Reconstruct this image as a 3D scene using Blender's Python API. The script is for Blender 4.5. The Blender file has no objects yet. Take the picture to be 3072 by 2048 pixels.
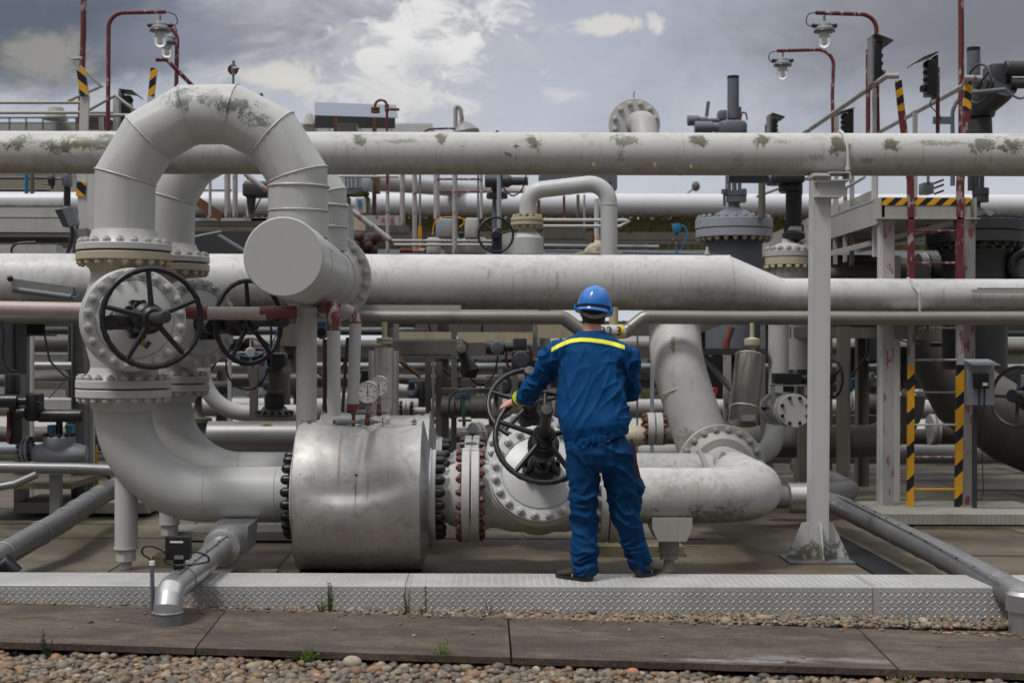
import bpy, math, random
import numpy as np
from mathutils import Vector, Matrix, Quaternion, noise
random.seed(7)
C = bpy.context.scene.collection
S = bpy.context.scene
PI = math.pi
def V(*a): return Vector(a)

# ---------------------------------------------------------------- camera, sky, sun, exposure
FX, CX, CY, CZ, ROLL = 4267.0, 1456.0, 1038.0, 1.43, 0.0026
def P(x, y, D):
    """point at depth D whose place in the 3072 px wide photograph is x, y"""
    dx, dy = x-1536, y-1024
    x, y = 1536+dx+ROLL*dy, 1024+dy-ROLL*dx
    return Vector(((x-CX)/FX*D, D, CZ-(y-CY)/FX*D))
TC, TR = (0, 760, 1500, 2272), (0, 500, 1000, 1488)
def T(c, r, x, y, D): return P(TC[c]+x/2.8, TR[r]+y/2.8, D)
def px(n, D): return n/FX*D

cd = bpy.data.cameras.new('camera'); cam = bpy.data.objects.new('camera', cd); C.objects.link(cam)
cam.location = (0, 0, CZ)
cam.rotation_euler = (Matrix.Rotation(PI/2, 3, 'X') @ Matrix.Rotation(ROLL, 3, 'Z')).to_euler()
cd.sensor_width = 36; cd.lens = FX/3072*36
cd.shift_x = (1536-CX)/3072; cd.shift_y = (CY-1024)/3072
cd.clip_start = .1; cd.clip_end = 3000
cd.dof.use_dof = True; cd.dof.focus_distance = 9.6; cd.dof.aperture_fstop = 2.6
S.camera = cam

class NT:
    """small helper for node trees"""
    def __init__(s, tree): s.t = tree; s.n = tree.nodes; s.l = tree.links
    def new(s, typ, **kw):
        n = s.n.new(typ)
        for k, v in kw.items(): setattr(n, k, v)
        return n
    def put(s, sock, v):
        if isinstance(v, bpy.types.NodeSocket): s.l.new(v, sock)
        elif isinstance(v, (tuple, list, Vector)) and len(v) == 3 and sock.type == 'RGBA': sock.default_value = (*v, 1)
        else: sock.default_value = v
    def m(s, op, a, b=None, c=None, clamp=False):
        n = s.new('ShaderNodeMath', operation=op, use_clamp=clamp)
        for i, v in enumerate((a, b, c)):
            if v is not None: s.put(n.inputs[i], v)
        return n.outputs[0]
    def vm(s, op, a, b=None):
        n = s.new('ShaderNodeVectorMath', operation=op)
        s.put(n.inputs[0], a)
        if b is not None: s.put(n.inputs[1], b)
        return n.outputs['Value'] if op in ('LENGTH', 'DISTANCE', 'DOT_PRODUCT') else n.outputs[0]
    def mix(s, f, a, b, mode='MIX'):
        n = s.new('ShaderNodeMix', data_type='RGBA', blend_type=mode)
        s.put(n.inputs[0], f); s.put(n.inputs[6], a); s.put(n.inputs[7], b)
        return n.outputs[2]
    def noise(s, vec, scale, detail=4, rough=.55, dist=0):
        n = s.new('ShaderNodeTexNoise')
        s.put(n.inputs['Vector'], vec); n.inputs['Scale'].default_value = scale
        n.inputs['Detail'].default_value = detail; n.inputs['Roughness'].default_value = rough
        n.inputs['Distortion'].default_value = dist
        return n.outputs['Fac']
    def step(s, v, a, b, hi=1.0, lo=0.0):
        n = s.new('ShaderNodeMapRange', interpolation_type='SMOOTHSTEP')
        s.put(n.inputs[0], v); s.put(n.inputs[1], a); s.put(n.inputs[2], b); s.put(n.inputs[3], lo); s.put(n.inputs[4], hi)
        return n.outputs[0]
    def scale(s, v, k):
        return s.vm('MULTIPLY', v, k)

SUN_EL, SUN_AZ = math.radians(62), math.radians(232)   # azimuth clockwise from +Y
w = bpy.data.worlds.new('World'); S.world = w; w.use_nodes = True
t = NT(w.node_tree); t.n.clear()
out = t.new('ShaderNodeOutputWorld'); bg = t.new('ShaderNodeBackground'); t.l.new(bg.outputs[0], out.inputs[0])
bg.inputs[1].default_value = .1
sky = t.new('ShaderNodeTexSky', sky_type='NISHITA', sun_disc=False, sun_elevation=SUN_EL, sun_rotation=SUN_AZ)
dirn = t.new('ShaderNodeTexCoord').outputs['Generated']
sep = t.new('ShaderNodeSeparateXYZ'); t.l.new(dirn, sep.inputs[0])
yy = t.m('MAXIMUM', t.m('ABSOLUTE', sep.outputs[1]), .12)
uu = t.m('DIVIDE', sep.outputs[0], yy); vv = t.m('DIVIDE', sep.outputs[2], yy)
comb = t.new('ShaderNodeCombineXYZ'); t.l.new(uu, comb.inputs[0]); t.l.new(t.m('MULTIPLY', vv, 1.7), comb.inputs[1]); t.l.new(sep.outputs[1], comb.inputs[2])
uv = comb.outputs[0]
n1 = t.noise(uv, 3.2, 7, .62, .5); n2 = t.noise(uv, 11, 9, .66, .9); n3 = t.noise(t.vm('ADD', uv, (5, 3, 1)), 5.5, 8, .64, .6); n4 = t.noise(t.vm('ADD', uv, (2, 8, 1)), 26, 8, .7, .8)
K = 10.0
def cl(r, g, b): return (r*K, g*K, b*K)
col = t.mix(t.step(vv, -.02, .30), cl(.68, .72, .79), cl(.47, .495, .57))
col = t.mix(.12, col, t.vm('SCALE', sky.outputs[0]))
def blob(x, y, rx, ry, soft, amt, nz, na):
    """cloud bank centred where photo pixel x, y looks"""
    u0, v0 = (x-CX)/FX, (CY-y)/FX
    a = t.m('DIVIDE', t.m('SUBTRACT', uu, u0), rx/FX); b = t.m('DIVIDE', t.m('SUBTRACT', vv, v0), ry/FX)
    d = t.m('SQRT', t.m('ADD', t.m('MULTIPLY', a, a), t.m('MULTIPLY', b, b)))
    d = t.m('ADD', d, t.m('MULTIPLY', t.m('SUBTRACT', nz, .5), na)); d = t.m('ADD', d, t.m('MULTIPLY', t.m('SUBTRACT', n4, .5), na*.35))
    return t.m('MULTIPLY', t.step(d, 1+soft, 1-soft), amt)
col = t.mix(t.step(n1, .45, .68, .35), col, cl(.30, .325, .39))
col = t.mix(t.step(n3, .50, .68, .35), col, cl(.62, .63, .66))
col = t.mix(blob(100, 60, 760, 190, .7, .95, n3, 2.4), col, cl(.105, .13, .17))
col = t.mix(blob(60, 210, 360, 80, .6, .6, n3, 2.4), col, cl(.12, .135, .165))
col = t.mix(blob(800, 110, 480, 110, .5, .7, n3, 3.0), col, cl(.29, .30, .37))
col = t.mix(blob(3050, 60, 700, 300, .9, .8, n3, 1.8), col, cl(.16, .16, .18))
col = t.mix(blob(1200, 190, 360, 230, .8, .75, n2, 4.5), col, cl(.60, .61, .63))
col = t.mix(blob(1290, 60, 150, 60, .8, .85, n4, 7.5), col, cl(.84, .84, .83))
col = t.mix(blob(1270, 160, 140, 75, .8, .85, n4, 7.5), col, cl(.86, .86, .85))
col = t.mix(blob(1150, 280, 230, 55, .8, .7, n4, 7.0), col, cl(.76, .76, .74))
col = t.mix(blob(1260, 190, 60, 40, .7, .5, n2, 3.5), col, cl(.48, .50, .54))
col = t.mix(blob(820, 40, 180, 90, .8, .5, n2, 5.5), col, cl(.60, .59, .58))
col = t.mix(blob(830, 230, 130, 30, .5, .75, n2, 5.5), col, cl(.74, .72, .66))
col = t.mix(blob(140, 165, 110, 70, .6, .6, n2, 5.0), col, cl(.42, .40, .35))
col = t.mix(blob(1840, 70, 140, 28, .4, .8, n2, 6.5), col, cl(.78, .76, .71))
col = t.mix(blob(1590, 88, 18, 10, .6, .5, n2, 2), col, cl(.74, .73, .70))
col = t.mix(blob(1680, 285, 80, 18, .6, .6, n2, 6.0), col, cl(.74, .73, .70))
# brighter overhead, duller behind the camera
zs = sep.outputs[2]
col = t.mix(t.step(zs, .30, .75), col, cl(1.25, 1.26, 1.28))
col = t.mix(t.m('MULTIPLY', t.step(t.m('ABSOLUTE', sep.outputs[0]), .42, .75, .8), t.step(zs, .65, .3)), col, cl(.21, .215, .23))
col = t.mix(t.m('MULTIPLY', t.step(sep.outputs[1], .15, -.5), t.step(zs, .80, .40)), col, cl(.19, .20, .215))
t.l.new(col, bg.inputs[0])

sl = bpy.data.lights.new('sun', 'SUN'); sun = bpy.data.objects.new('sun', sl); C.objects.link(sun)
sl.energy = 2.35; sl.angle = math.radians(12); sl.color = (1, .97, .93)
sd = Vector((math.sin(SUN_AZ)*math.cos(SUN_EL), math.cos(SUN_AZ)*math.cos(SUN_EL), math.sin(SUN_EL)))
sun.rotation_euler = sd.to_track_quat('Z', 'Y').to_euler(); sun.location = (0, 0, 30)
S.view_settings.view_transform = 'Standard'; S.view_settings.look = 'None'
S.view_settings.exposure = -.12; S.view_settings.gamma = 1
S.cycles.max_bounces = 6; S.cycles.use_denoising = True

# ---------------------------------------------------------------- materials
def shader(name, rough=.5, metal=0.0):
    m = bpy.data.materials.new(name); m.use_nodes = True
    t = NT(m.node_tree); b = t.n['Principled BSDF']
    b.inputs['Roughness'].default_value = rough; b.inputs['Metallic'].default_value = metal
    return m, t, b
def mat(name, col, rough=.5, metal=0.0, var=.12, scale=5, dirt=0, dirtcol=(.16, .14, .10), streak=0, streakcol=(.22, .20, .15),
        chips=0, chipcol=(.5, .5, .49), chipscale=9, bump=.15, bumpscale=30, moss=(), mosscol=(.075, .085, .035), under=0, rough_var=.1, top=0):
    m, t, b = shader(name, rough, metal)
    oc = t.new('ShaderNodeTexCoord').outputs['Object']
    nz = t.noise(oc, scale, 5)
    c = t.mix(nz, tuple(x*(1-var) for x in col), tuple(min(1, x*(1+var)) for x in col))
    fine = t.noise(oc, 34, 6, .7)
    if chips:
        f = t.step(t.noise(t.scale(oc, (1, 1, .45)), chipscale, 6, .62), chips-.015, chips+.015)
        c = t.mix(f, c, chipcol)
    if streak:
        f = t.noise(t.scale(oc, (30, 30, 1.6)), 1, 4, .6)
        g = t.step(t.noise(oc, 2.2, 3), .42, .68)
        c = t.mix(t.m('MULTIPLY', t.step(f, .5, .72, streak), g), c, streakcol)
    if dirt:
        f = t.step(t.noise(t.scale(oc, (1, 1, .7)), 3.1, 8, .72), .52, .74, dirt)
        c = t.mix(f, c, dirtcol)
        f = t.step(fine, .64, .70, dirt*.8)
        c = t.mix(f, c, dirtcol)
    if moss:
        mossn = t.m('ADD', t.m('MULTIPLY', t.m('SUBTRACT', t.noise(t.scale(oc, (1, 1, .8)), 55, 6, .8), .5), 3.6), t.m('MULTIPLY', t.m('SUBTRACT', t.noise(oc, 9, 5, .6, .8), .5), 4.2))
    if top:        # thin dirt film and runs along the upper side
        sp = t.new('ShaderNodeSeparateXYZ'); t.l.new(t.new('ShaderNodeNewGeometry').outputs['Normal'], sp.inputs[0])
        f = t.m('MULTIPLY', t.step(sp.outputs[2], .1, .5), t.step(t.noise(t.scale(oc, (1, 1, 2.5)), 5.5, 9, .75, .3), .48, .70, top*.75))
        c = t.mix(f, c, (.17, .165, .14))
        f = t.m('MULTIPLY', t.step(sp.outputs[2], .75, .3), t.step(t.noise(t.scale(oc, (16, 16, 1.0)), 1, 5, .65), .56, .74, top*.8))
        c = t.mix(f, c, (.19, .175, .135))
    for (p, r, amt) in moss:
        d = t.vm('LENGTH', t.scale(t.vm('SUBTRACT', oc, tuple(p)), tuple(1/x for x in r)))
        d = t.m('ADD', d, mossn)
        c = t.mix(t.step(d, 1.35, .45, amt), c, mosscol)
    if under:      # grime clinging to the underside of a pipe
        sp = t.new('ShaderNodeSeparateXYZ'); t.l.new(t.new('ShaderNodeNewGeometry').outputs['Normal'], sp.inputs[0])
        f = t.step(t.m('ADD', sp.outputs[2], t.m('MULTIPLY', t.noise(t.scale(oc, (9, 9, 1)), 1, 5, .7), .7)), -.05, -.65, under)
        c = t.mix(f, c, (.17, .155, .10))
    t.l.new(c, b.inputs['Base Color'])
    if rough_var:
        t.l.new(t.m('ADD', t.m('MULTIPLY', t.m('SUBTRACT', nz, .5), rough_var*2), rough, clamp=True), b.inputs['Roughness'])
    if bump:
        bn = t.new('ShaderNodeBump'); bn.inputs['Strength'].default_value = bump; bn.inputs['Distance'].default_value = .004
        t.l.new(t.noise(oc, bumpscale, 4), bn.inputs['Height']); t.l.new(bn.outputs[0], b.inputs['Normal'])
    return m
W = (.475, .47, .455)
M = {}
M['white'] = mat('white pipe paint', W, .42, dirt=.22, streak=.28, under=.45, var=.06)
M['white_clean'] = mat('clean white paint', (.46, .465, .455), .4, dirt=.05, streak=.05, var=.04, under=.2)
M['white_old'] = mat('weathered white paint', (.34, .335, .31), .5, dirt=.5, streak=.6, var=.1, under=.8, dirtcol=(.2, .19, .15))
M['bg_old_shaded'] = mat('grimy paint darkened for shade', (.10, .092, .078), .6, dirt=.5, streak=.5, var=.15, dirtcol=(.08, .07, .05))  # old white paint darkened to carry the background's shade; dirt and streaks on top
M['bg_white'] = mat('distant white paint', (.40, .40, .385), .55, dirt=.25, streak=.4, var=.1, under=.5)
M['cream'] = mat('cream rust stained flange', (.42, .37, .27), .55, dirt=.5, dirtcol=(.22, .12, .05), streak=.5, streakcol=(.25, .14, .06))
M['gray'] = mat('grey valve paint', (.115, .128, .15), .45, dirt=.15, streak=.2)
M['gray_pale'] = mat('pale blue grey paint', (.27, .30, .34), .45, dirt=.3, dirtcol=(.3, .17, .08), streak=.4, streakcol=(.36, .2, .08))
M['dark_gray'] = mat('dark grey casting', (.034, .036, .040), .5, dirt=.15)
M['black'] = mat('black painted iron', (.014, .014, .017), .38, var=.4, bump=.3)
M['rubber'] = mat('black plastic', (.012, .012, .014), .32, var=.3)
M['cable'] = mat('black cable', (.01, .01, .012), .45, bump=0)
M['chrome'] = mat('brushed steel', (.60, .58, .55), .33, .85, var=.08, bump=.08)
M['steel'] = mat('weathered aluminium cladding', (.48, .48, .49), .36, .85, dirt=.3, dirtcol=(.2, .18, .16), streak=.3, streakcol=(.25, .2, .15), bump=.25, bumpscale=5)
M['steel_dark'] = mat('dull aluminium cladding', (.26, .26, .265), .45, .7, dirt=.35, dirtcol=(.12, .11, .1), bump=.3, bumpscale=4)
M['galv'] = mat('galvanised steel', (.24, .245, .25), .46, .5, var=.25, dirt=.3, dirtcol=(.14, .14, .14), scale=12)
M['redpaint'] = mat('flaking red paint over white', (.12, .017, .022), .6, chips=.575, chipcol=(.30, .25, .25), chipscale=14, var=.35)
M['redwhite'] = mat('white paint with red showing', (.34, .325, .32), .55, chips=.58, chipcol=(.22, .09, .095), chipscale=12, var=.15, dirt=.2)
M['red'] = mat('faded red paint', (.15, .042, .038), .5, var=.25, dirt=.2)
M['redpatch'] = mat('red paint with white patches', (.16, .04, .035), .5, var=.25, chips=.54, chipcol=(.42, .40, .39), chipscale=6, dirt=.2)
M['pink'] = mat('pale pink paint on pipe', (.43, .35, .33), .45, chips=.70, chipcol=(.25, .04, .04), dirt=.2)
M['rust'] = mat('rusty steel', (.12, .05, .026), .75, var=.5, scale=20, bump=.4)
M['rustbolt'] = mat('oxide red bolt paint', (.11, .024, .017), .5, chips=.62, chipcol=(.45, .44, .42), chipscale=20)
M['yellow'] = mat('yellow safety paint', (.62, .30, .015), .5, dirt=.15)
M['bluepaint'] = mat('blue instrument paint', (.02, .16, .33), .35)
M['greenpaint'] = mat('green paint', (.03, .16, .09), .4)
M['glass'] = None
m, t, b = shader('clear lamp glass', .06); b.inputs['Base Color'].default_value = (.95, .97, .97, 1); b.inputs['Transmission Weight'].default_value = .92; b.inputs['IOR'].default_value = 1.25
M['glass'] = m
M['lampwhite'] = mat('white lamp reflector', (.75, .75, .73), .4, bump=0)

def stripes(name, ax, period, slope, thr=.5, c1=(.66, .33, .012), c2=(.008, .009, .02)):
    """hazard stripes: ax = the two object axes of the striped face"""
    m, t, b = shader(name, .4)
    oc = t.new('ShaderNodeTexCoord').outputs['Object']
    sp = t.new('ShaderNodeSeparateXYZ'); t.l.new(oc, sp.inputs[0])
    v = t.m('FRACT', t.m('DIVIDE', t.m('ADD', sp.outputs[ax[0]], t.m('MULTIPLY', sp.outputs[ax[1]], slope)), period))
    f = t.m('GREATER_THAN', v, thr)
    c = t.mix(f, c1, c2)
    c = t.mix(t.step(t.noise(oc, 9, 6, .65), .62, .66, .5), c, (.34, .32, .28))
    t.l.new(c, b.inputs['Base Color'])
    return m

def tread_height(t, x, y, period):
    """raised lozenges of checker plate, two crossed lattices"""
    res = None
    for off, sg in ((0.0, 1), (.5, -1)):
        a = t.m('SUBTRACT', t.m('FRACT', t.m('ADD', t.m('DIVIDE', x, period), 50.5+off)), .5)
        b = t.m('SUBTRACT', t.m('FRACT', t.m('ADD', t.m('DIVIDE', y, period), 50.5+off)), .5)
        p = t.m('DIVIDE', t.m('ADD', a, t.m('MULTIPLY', b, sg)), .60); q = t.m('DIVIDE', t.m('SUBTRACT', a, t.m('MULTIPLY', b, sg)), .14)
        d = t.m('ADD', t.m('MULTIPLY', p, p), t.m('MULTIPLY', q, q))
        h = t.step(d, 1.0, .4)
        res = h if res is None else t.m('MAXIMUM', res, h)
    return res
def plate_mat(name, col, col2, dirtcol, rough=.55, treads=True, amt=.7):
    m, t, b = shader(name, rough, .1)
    oc = t.new('ShaderNodeTexCoord').outputs['Object']
    nz = t.noise(oc, 2.2, 7, .65); c = t.mix(t.step(nz, .35, .65), col, col2)
    c = t.mix(t.step(t.noise(t.vm('ADD', oc, (9, 2, 4)), 1.1, 8, .7), .5, .72, amt), c, dirtcol)
    c = t.mix(t.step(t.noise(oc, 40, 5, .7), .56, .72, .5), c, tuple(x*.5 for x in dirtcol))
    if treads:
        sp = t.new('ShaderNodeSeparateXYZ'); t.l.new(oc, sp.inputs[0])
        h = tread_height(t, sp.outputs[0], sp.outputs[1], .043)
        bn = t.new('ShaderNodeBump'); bn.inputs['Strength'].default_value = 1; bn.inputs['Distance'].default_value = .006
        t.l.new(h, bn.inputs['Height']); t.l.new(bn.outputs[0], b.inputs['Normal'])
        c = t.mix(t.m('MULTIPLY', h, .35), c, tuple(min(1, x*1.5) for x in col2))
    t.l.new(c, b.inputs['Base Color'])
    return m

# ---------------------------------------------------------------- mesh builder and object tree
def frame(ax):
    ax = Vector(ax).normalized()
    u = ax.cross(Vector((0, 0, 1)))
    if u.length < 1e-4: u = Vector((1, 0, 0))
    u.normalize(); return u, ax.cross(u).normalized(), ax
class MB:
    def __init__(s): s.v = []; s.f = []
    def add(s, vs, fs):
        o = len(s.v); s.v.extend(Vector(p) for p in vs); s.f.extend(tuple(i+o for i in q) for q in fs); return s
    def rings(s, rr, cap=True, closed=False):
        n = len(rr[0]); vs = [p for r in rr for p in r]; fs = []
        m = len(rr)
        for i in range(m if closed else m-1):
            a, b = i*n, ((i+1) % m)*n
            for k in range(n): fs.append((a+k, a+(k+1) % n, b+(k+1) % n, b+k))
        if cap and not closed: fs += [tuple(range(n))[::-1], tuple((m-1)*n+k for k in range(n))]
        return s.add(vs, fs)
    def lathe(s, o, ax, prof, n=32, cap=True):
        u, w_, a = frame(ax); o = Vector(o)
        return s.rings([[o+a*h+(u*math.cos(2*PI*k/n)+w_*math.sin(2*PI*k/n))*max(r, 1e-4) for k in range(n)] for r, h in prof], cap)
    def cyl(s, a, b, r, r2=None, n=24):
        a, b = Vector(a), Vector(b)
        return s.lathe(a, b-a, [(r, 0), (r if r2 is None else r2, (b-a).length)], n)
    def tube(s, pts, r, n=16, cap=True, closed=False):
        pts = [Vector(p) for p in pts]; m = len(pts)
        rs = r if isinstance(r, (list, tuple)) else [r]*m
        d = [(pts[(i+1) % m]-pts[i]).normalized() for i in range(m if closed else m-1)]
        u, w_, _ = frame(d[0]); rr = []
        for i in range(m):
            if closed: d0, d1 = d[i-1], d[i]
            else: d0, d1 = d[max(i-1, 0)], d[min(i, m-2)]
            if i > 0:
                q = d[i-2 if closed or i > 1 else 0].rotation_difference(d0) if i > 1 or closed else Quaternion()
                u = q @ u; w_ = q @ w_
            nn = d0+d1; nn = nn.normalized() if nn.length > 1e-6 else d0; ring = []
            for k in range(n):
                e = (u*math.cos(2*PI*k/n)+w_*math.sin(2*PI*k/n))*rs[i]
                dn = d0.dot(nn)
                if abs(dn) > .2: e = e-d0*(e.dot(nn)/dn)
                ring.append(pts[i]+e)
            rr.append(ring)
        return s.rings(rr, cap, closed)
    def torus(s, c, ax, R, r, n=48, m=10, a0=0, a1=2*PI, wob=0):
        u, w_, a = frame(ax); c = Vector(c); full = abs(a1-a0-2*PI) < 1e-3; rr = []
        for i in range(n if full else n+1):
            th = a0+(a1-a0)*i/n; e = u*math.cos(th)+w_*math.sin(th)
            q = r*(1+wob*math.sin(th*26))
            rr.append([c+e*(R+q*math.cos(2*PI*k/m))+a*q*math.sin(2*PI*k/m) for k in range(m)])
        return s.rings(rr, True, full)
    def box(s, c, size, rot=None):
        c = Vector(c); h = [x/2 for x in size]
        vs = [Vector((sx*h[0], sy*h[1], sz*h[2])) for sx in (-1, 1) for sy in (-1, 1) for sz in (-1, 1)]
        if rot is not None: vs = [rot @ p for p in vs]
        return s.add([c+p for p in vs], [(0, 1, 3, 2), (4, 6, 7, 5), (0, 4, 5, 1), (2, 3, 7, 6), (0, 2, 6, 4), (1, 5, 7, 3)])
    def bar(s, a, b, w_, h, up=(0, 0, 1)):
        a, b = Vector(a), Vector(b); d = (b-a); L_ = d.length; d.normalize(); up = Vector(up)
        x = d.cross(up)
        if x.length < 1e-4: x = Vector((1, 0, 0)) if abs(d.x) < .9 else Vector((0, 1, 0)); x = (x-d*x.dot(d))
        x.normalize(); z = x.cross(d)
        return s.box((a+b)/2, (w_, L_, h), Matrix((x, d, z)).transposed())
    def rbox(s, c, size, r, n=4, rot=None):
        """box with rounded vertical edges and softened rims"""
        hx, hy, hz = (x/2 for x in size); r = min(r, hx*.98, hy*.98); c = Vector(c); e = min(r, hz)*.5
        def ring(z, q):
            o = []
            for sx, sy, a0 in ((1, 1, 0), (-1, 1, PI/2), (-1, -1, PI), (1, -1, 3*PI/2)):
                for k in range(n+1):
                    a = a0+PI/2*k/n; o.append(Vector((sx*(hx-r)+(r-q)*math.cos(a), sy*(hy-r)+(r-q)*math.sin(a), z)))
            return [c+(rot @ p if rot is not None else p) for p in o]
        return s.rings([ring(-hz, e), ring(-hz+e*.4, e*.25), ring(-hz+e, 0), ring(hz-e, 0), ring(hz-e*.4, e*.25), ring(hz, e)])
    def ball(s, c, r, n=20, m=12, rot=None):
        c = Vector(c); r = r if isinstance(r, (tuple, list)) else (r, r, r); rr = []
        for i in range(m+1):
            th = PI*(i+.001)/(m+.002)
            ring = [Vector((r[0]*math.sin(th)*math.cos(2*PI*k/n), r[1]*math.sin(th)*math.sin(2*PI*k/n), -r[2]*math.cos(th))) for k in range(n)]
            rr.append([c+(rot @ p if rot is not None else p) for p in ring])
        return s.rings(rr)
    def prism(s, poly, off, flip=False):
        n = len(poly); off = Vector(off); vs = [Vector(p) for p in poly]; vs += [p+off for p in vs]
        return s.add(vs, [tuple(range(n))[::-1], tuple(range(n, 2*n))]+[(k, (k+1) % n, n+(k+1) % n, n+k) for k in range(n)])
    def mesh(s, name, angle=38):
        me = bpy.data.meshes.new(name); me.from_pydata([tuple(p) for p in s.v], [], s.f); me.update()
        me.shade_smooth(); me.set_sharp_from_angle(angle=math.radians(angle))
        import bmesh
        bm = bmesh.new(); bm.from_mesh(me); bmesh.ops.recalc_face_normals(bm, faces=bm.faces); bm.to_mesh(me); bm.free()
        return me
ORG = {}
def put(s, name, m, parent=None, angle=38, label=None, org=None):
    o = ORG[parent.name] if parent is not None else (Vector(org) if org is not None else None)
    if o is None:
        xs = [p.x for p in s.v]; ys = [p.y for p in s.v]; zs = [p.z for p in s.v]
        o = Vector(((min(xs)+max(xs))/2, (min(ys)+max(ys))/2, min(zs)))
    s.v = [p-o for p in s.v]
    ob = bpy.data.objects.new(name, s.mesh(name, angle)); C.objects.link(ob)
    ob.data.materials.append(M[m] if isinstance(m, str) else m)
    if parent is not None: ob.parent = parent
    else: ob.location = o
    ORG[ob.name] = o
    if label: ob['label'] = label
    return ob
MB.put = put
def tag(o, label, cat, group=None, kind=None):
    o['label'] = label; o['category'] = cat
    if group: o['group'] = group
    if kind: o['kind'] = kind
    return o
def thing(name, loc, label, cat, group=None):
    o = bpy.data.objects.new(name, None); C.objects.link(o); o.location = loc; o.empty_display_size = .1
    ORG[o.name] = Vector(loc)
    return tag(o, label, cat, group)
def copy_tree(o, parent=None):
    c = o.copy(); C.objects.link(c)
    if parent is not None: c.parent = parent
    for ch in [x for x in KIDS.get(o.name, [])]: copy_tree(ch, c)
    return c
KIDS = {}
def clone(o, loc, label, rz=0, scale=None, group=None):
    KIDS.clear()
    for x in bpy.data.objects:
        if x.parent is not None: KIDS.setdefault(x.parent.name, []).append(x)
    c = copy_tree(o); c.location = loc; c.rotation_euler = (0, 0, rz); c['label'] = label
    if scale: c.scale = (scale,)*3
    if group: c['group'] = group
    return c
def structure(s, name, m, **k):
    o = s.put(name, m, **k); o['kind'] = 'structure'; return o

# shared bolt meshes (unit size, axis +Z)
def hexr(r, h): return [Vector((r*math.cos(PI/3*k), r*math.sin(PI/3*k), h)) for k in range(6)]
_b = MB().rings([hexr(.93, 0), hexr(1, .08), hexr(1, .82), hexr(.88, .95)]); _b.lathe((0, 0, .9), (0, 0, 1), [(.56, 0), (.56, .42), (.4, .5)], 12); NUT = _b.mesh('nut')
_b = MB().rings([hexr(.93, 0), hexr(1, .08), hexr(1, .6), hexr(.86, .72)]); _b.lathe((0, 0, .7), (0, 0, 1), [(.55, 0), (.5, .1), (.3, .06)], 12); HEAD = _b.mesh('bolt_head')
_b = MB().lathe((0, 0, 0), (0, 0, 1), [(1.05, 0), (1.05, .25), (1, .3), (1, 1.1), (.9, 1.5), (.65, 1.85), (.3, 2.02), (0, 2.06)], 16); CAPB = _b.mesh('bolt_cap')
def bolt(parent, me, m, pos, ax, size, name='bolt', turn=0):
    o = bpy.data.objects.new(name, me.copy() if False else me); C.objects.link(o)
    o.parent = parent; o.location = Vector(pos)-ORG[parent.name]
    u, w_, a = frame(ax)
    o.rotation_euler = (Matrix((u, w_, a)).transposed() @ Matrix.Rotation(turn, 3, 'Z')).to_euler(); o.scale = (size,)*3
    mm = M[m] if isinstance(m, str) else m
    if not me.materials: me.materials.append(None)
    o.material_slots[0].link = 'OBJECT'; o.material_slots[0].material = mm
    return o
def ring_bolts(parent, c, ax, R, n, size, m, me=NUT, a0=None, skip=lambda th: False, name='bolt'):
    u, w_, a = frame(ax); a0 = PI/n if a0 is None else a0
    for k in range(n):
        th = a0+2*PI*k/n
        if skip(th): continue
        bolt(parent, me, m, Vector(c)+(u*math.cos(th)+w_*math.sin(th))*R, ax, size, name, th)
def flange(parent, c, ax, R, thick, m, n=16, bs=.02, bm='white', me=NUT, both=False, hub=None, Rb=None, name='flange', ch=.006):
    """one flange plate from c along ax, bolts standing on its far face"""
    a = Vector(ax).normalized(); f = MB()
    f.lathe(c, a, [(R-ch, 0), (R, ch), (R, thick-ch), (R-ch, thick)], 56)
    if hub: f.lathe(Vector(c)+a*thick, a, [(hub*1.22, 0), (hub*1.12, hub*.15), (hub*1.01, hub*.45)], 40)
    ob = f.put(name, m, parent)
    ring_bolts(ob, Vector(c)+a*thick, a, Rb or R*.885, n, bs, bm, me)
    return ob
def bend(pts, rad, k=8):
    """round the corners of a path"""
    pts = [Vector(p) for p in pts]; o = [pts[0]]
    for i in range(1, len(pts)-1):
        a, b, c = pts[i-1], pts[i], pts[i+1]; r = rad[i-1] if isinstance(rad, (list, tuple)) else rad
        d0 = (a-b).normalized(); d1 = (c-b).normalized(); ang = d0.angle(d1)
        if r <= 0 or ang > PI-.02: o.append(b); continue
        tl = min(r/math.tan(ang/2), (a-b).length*.98, (c-b).length*.98); r = tl*math.tan(ang/2)
        cen = b+(d0+d1).normalized()*(r/math.sin(ang/2)); p0 = b+d0*tl; p1 = b+d1*tl
        e0 = (p0-cen).normalized(); e1 = (p1-cen).normalized(); tot = e0.angle(e1)
        for j in range(k+1):
            f = j/k; o.append(cen+(e0*math.sin((1-f)*tot)+e1*math.sin(f*tot))/math.sin(tot)*r)
    return o+[pts[-1]]
def bead(mb, c, ax, R, r=.006, n=40): return mb.torus(c, ax, R, r, n, 6, wob=.25)
def wheel(parent, c, ax, R, r, m='black', spokes=5, a0=PI/2, hub=.05, name='handwheel', lean=0, wob=.06):
    """hand wheel with rim, spokes and hub"""
    u, w_, a = frame(ax); c = Vector(c); f = MB().torus(c, a, R, r, 60, 10, wob=wob)
    ob = f.put(name, m, parent)
    g = MB()
    for k in range(spokes):
        th = a0+2*PI*k/spokes; e = u*math.cos(th)+w_*math.sin(th)
        g.tube([c-a*lean+e*hub*.5, c-a*lean*.7+e*R*.45, c+e*(R-.2*r)], [r*1.15, r*.95, r*.85], 10)
    g.lathe(c-a*(lean+hub*.5), a, [(hub*.8, 0), (hub, hub*.25), (hub, hub*1.1), (hub*.75, hub*1.3)], 24)
    g.put('spokes', m, ob)
    return ob
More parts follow.
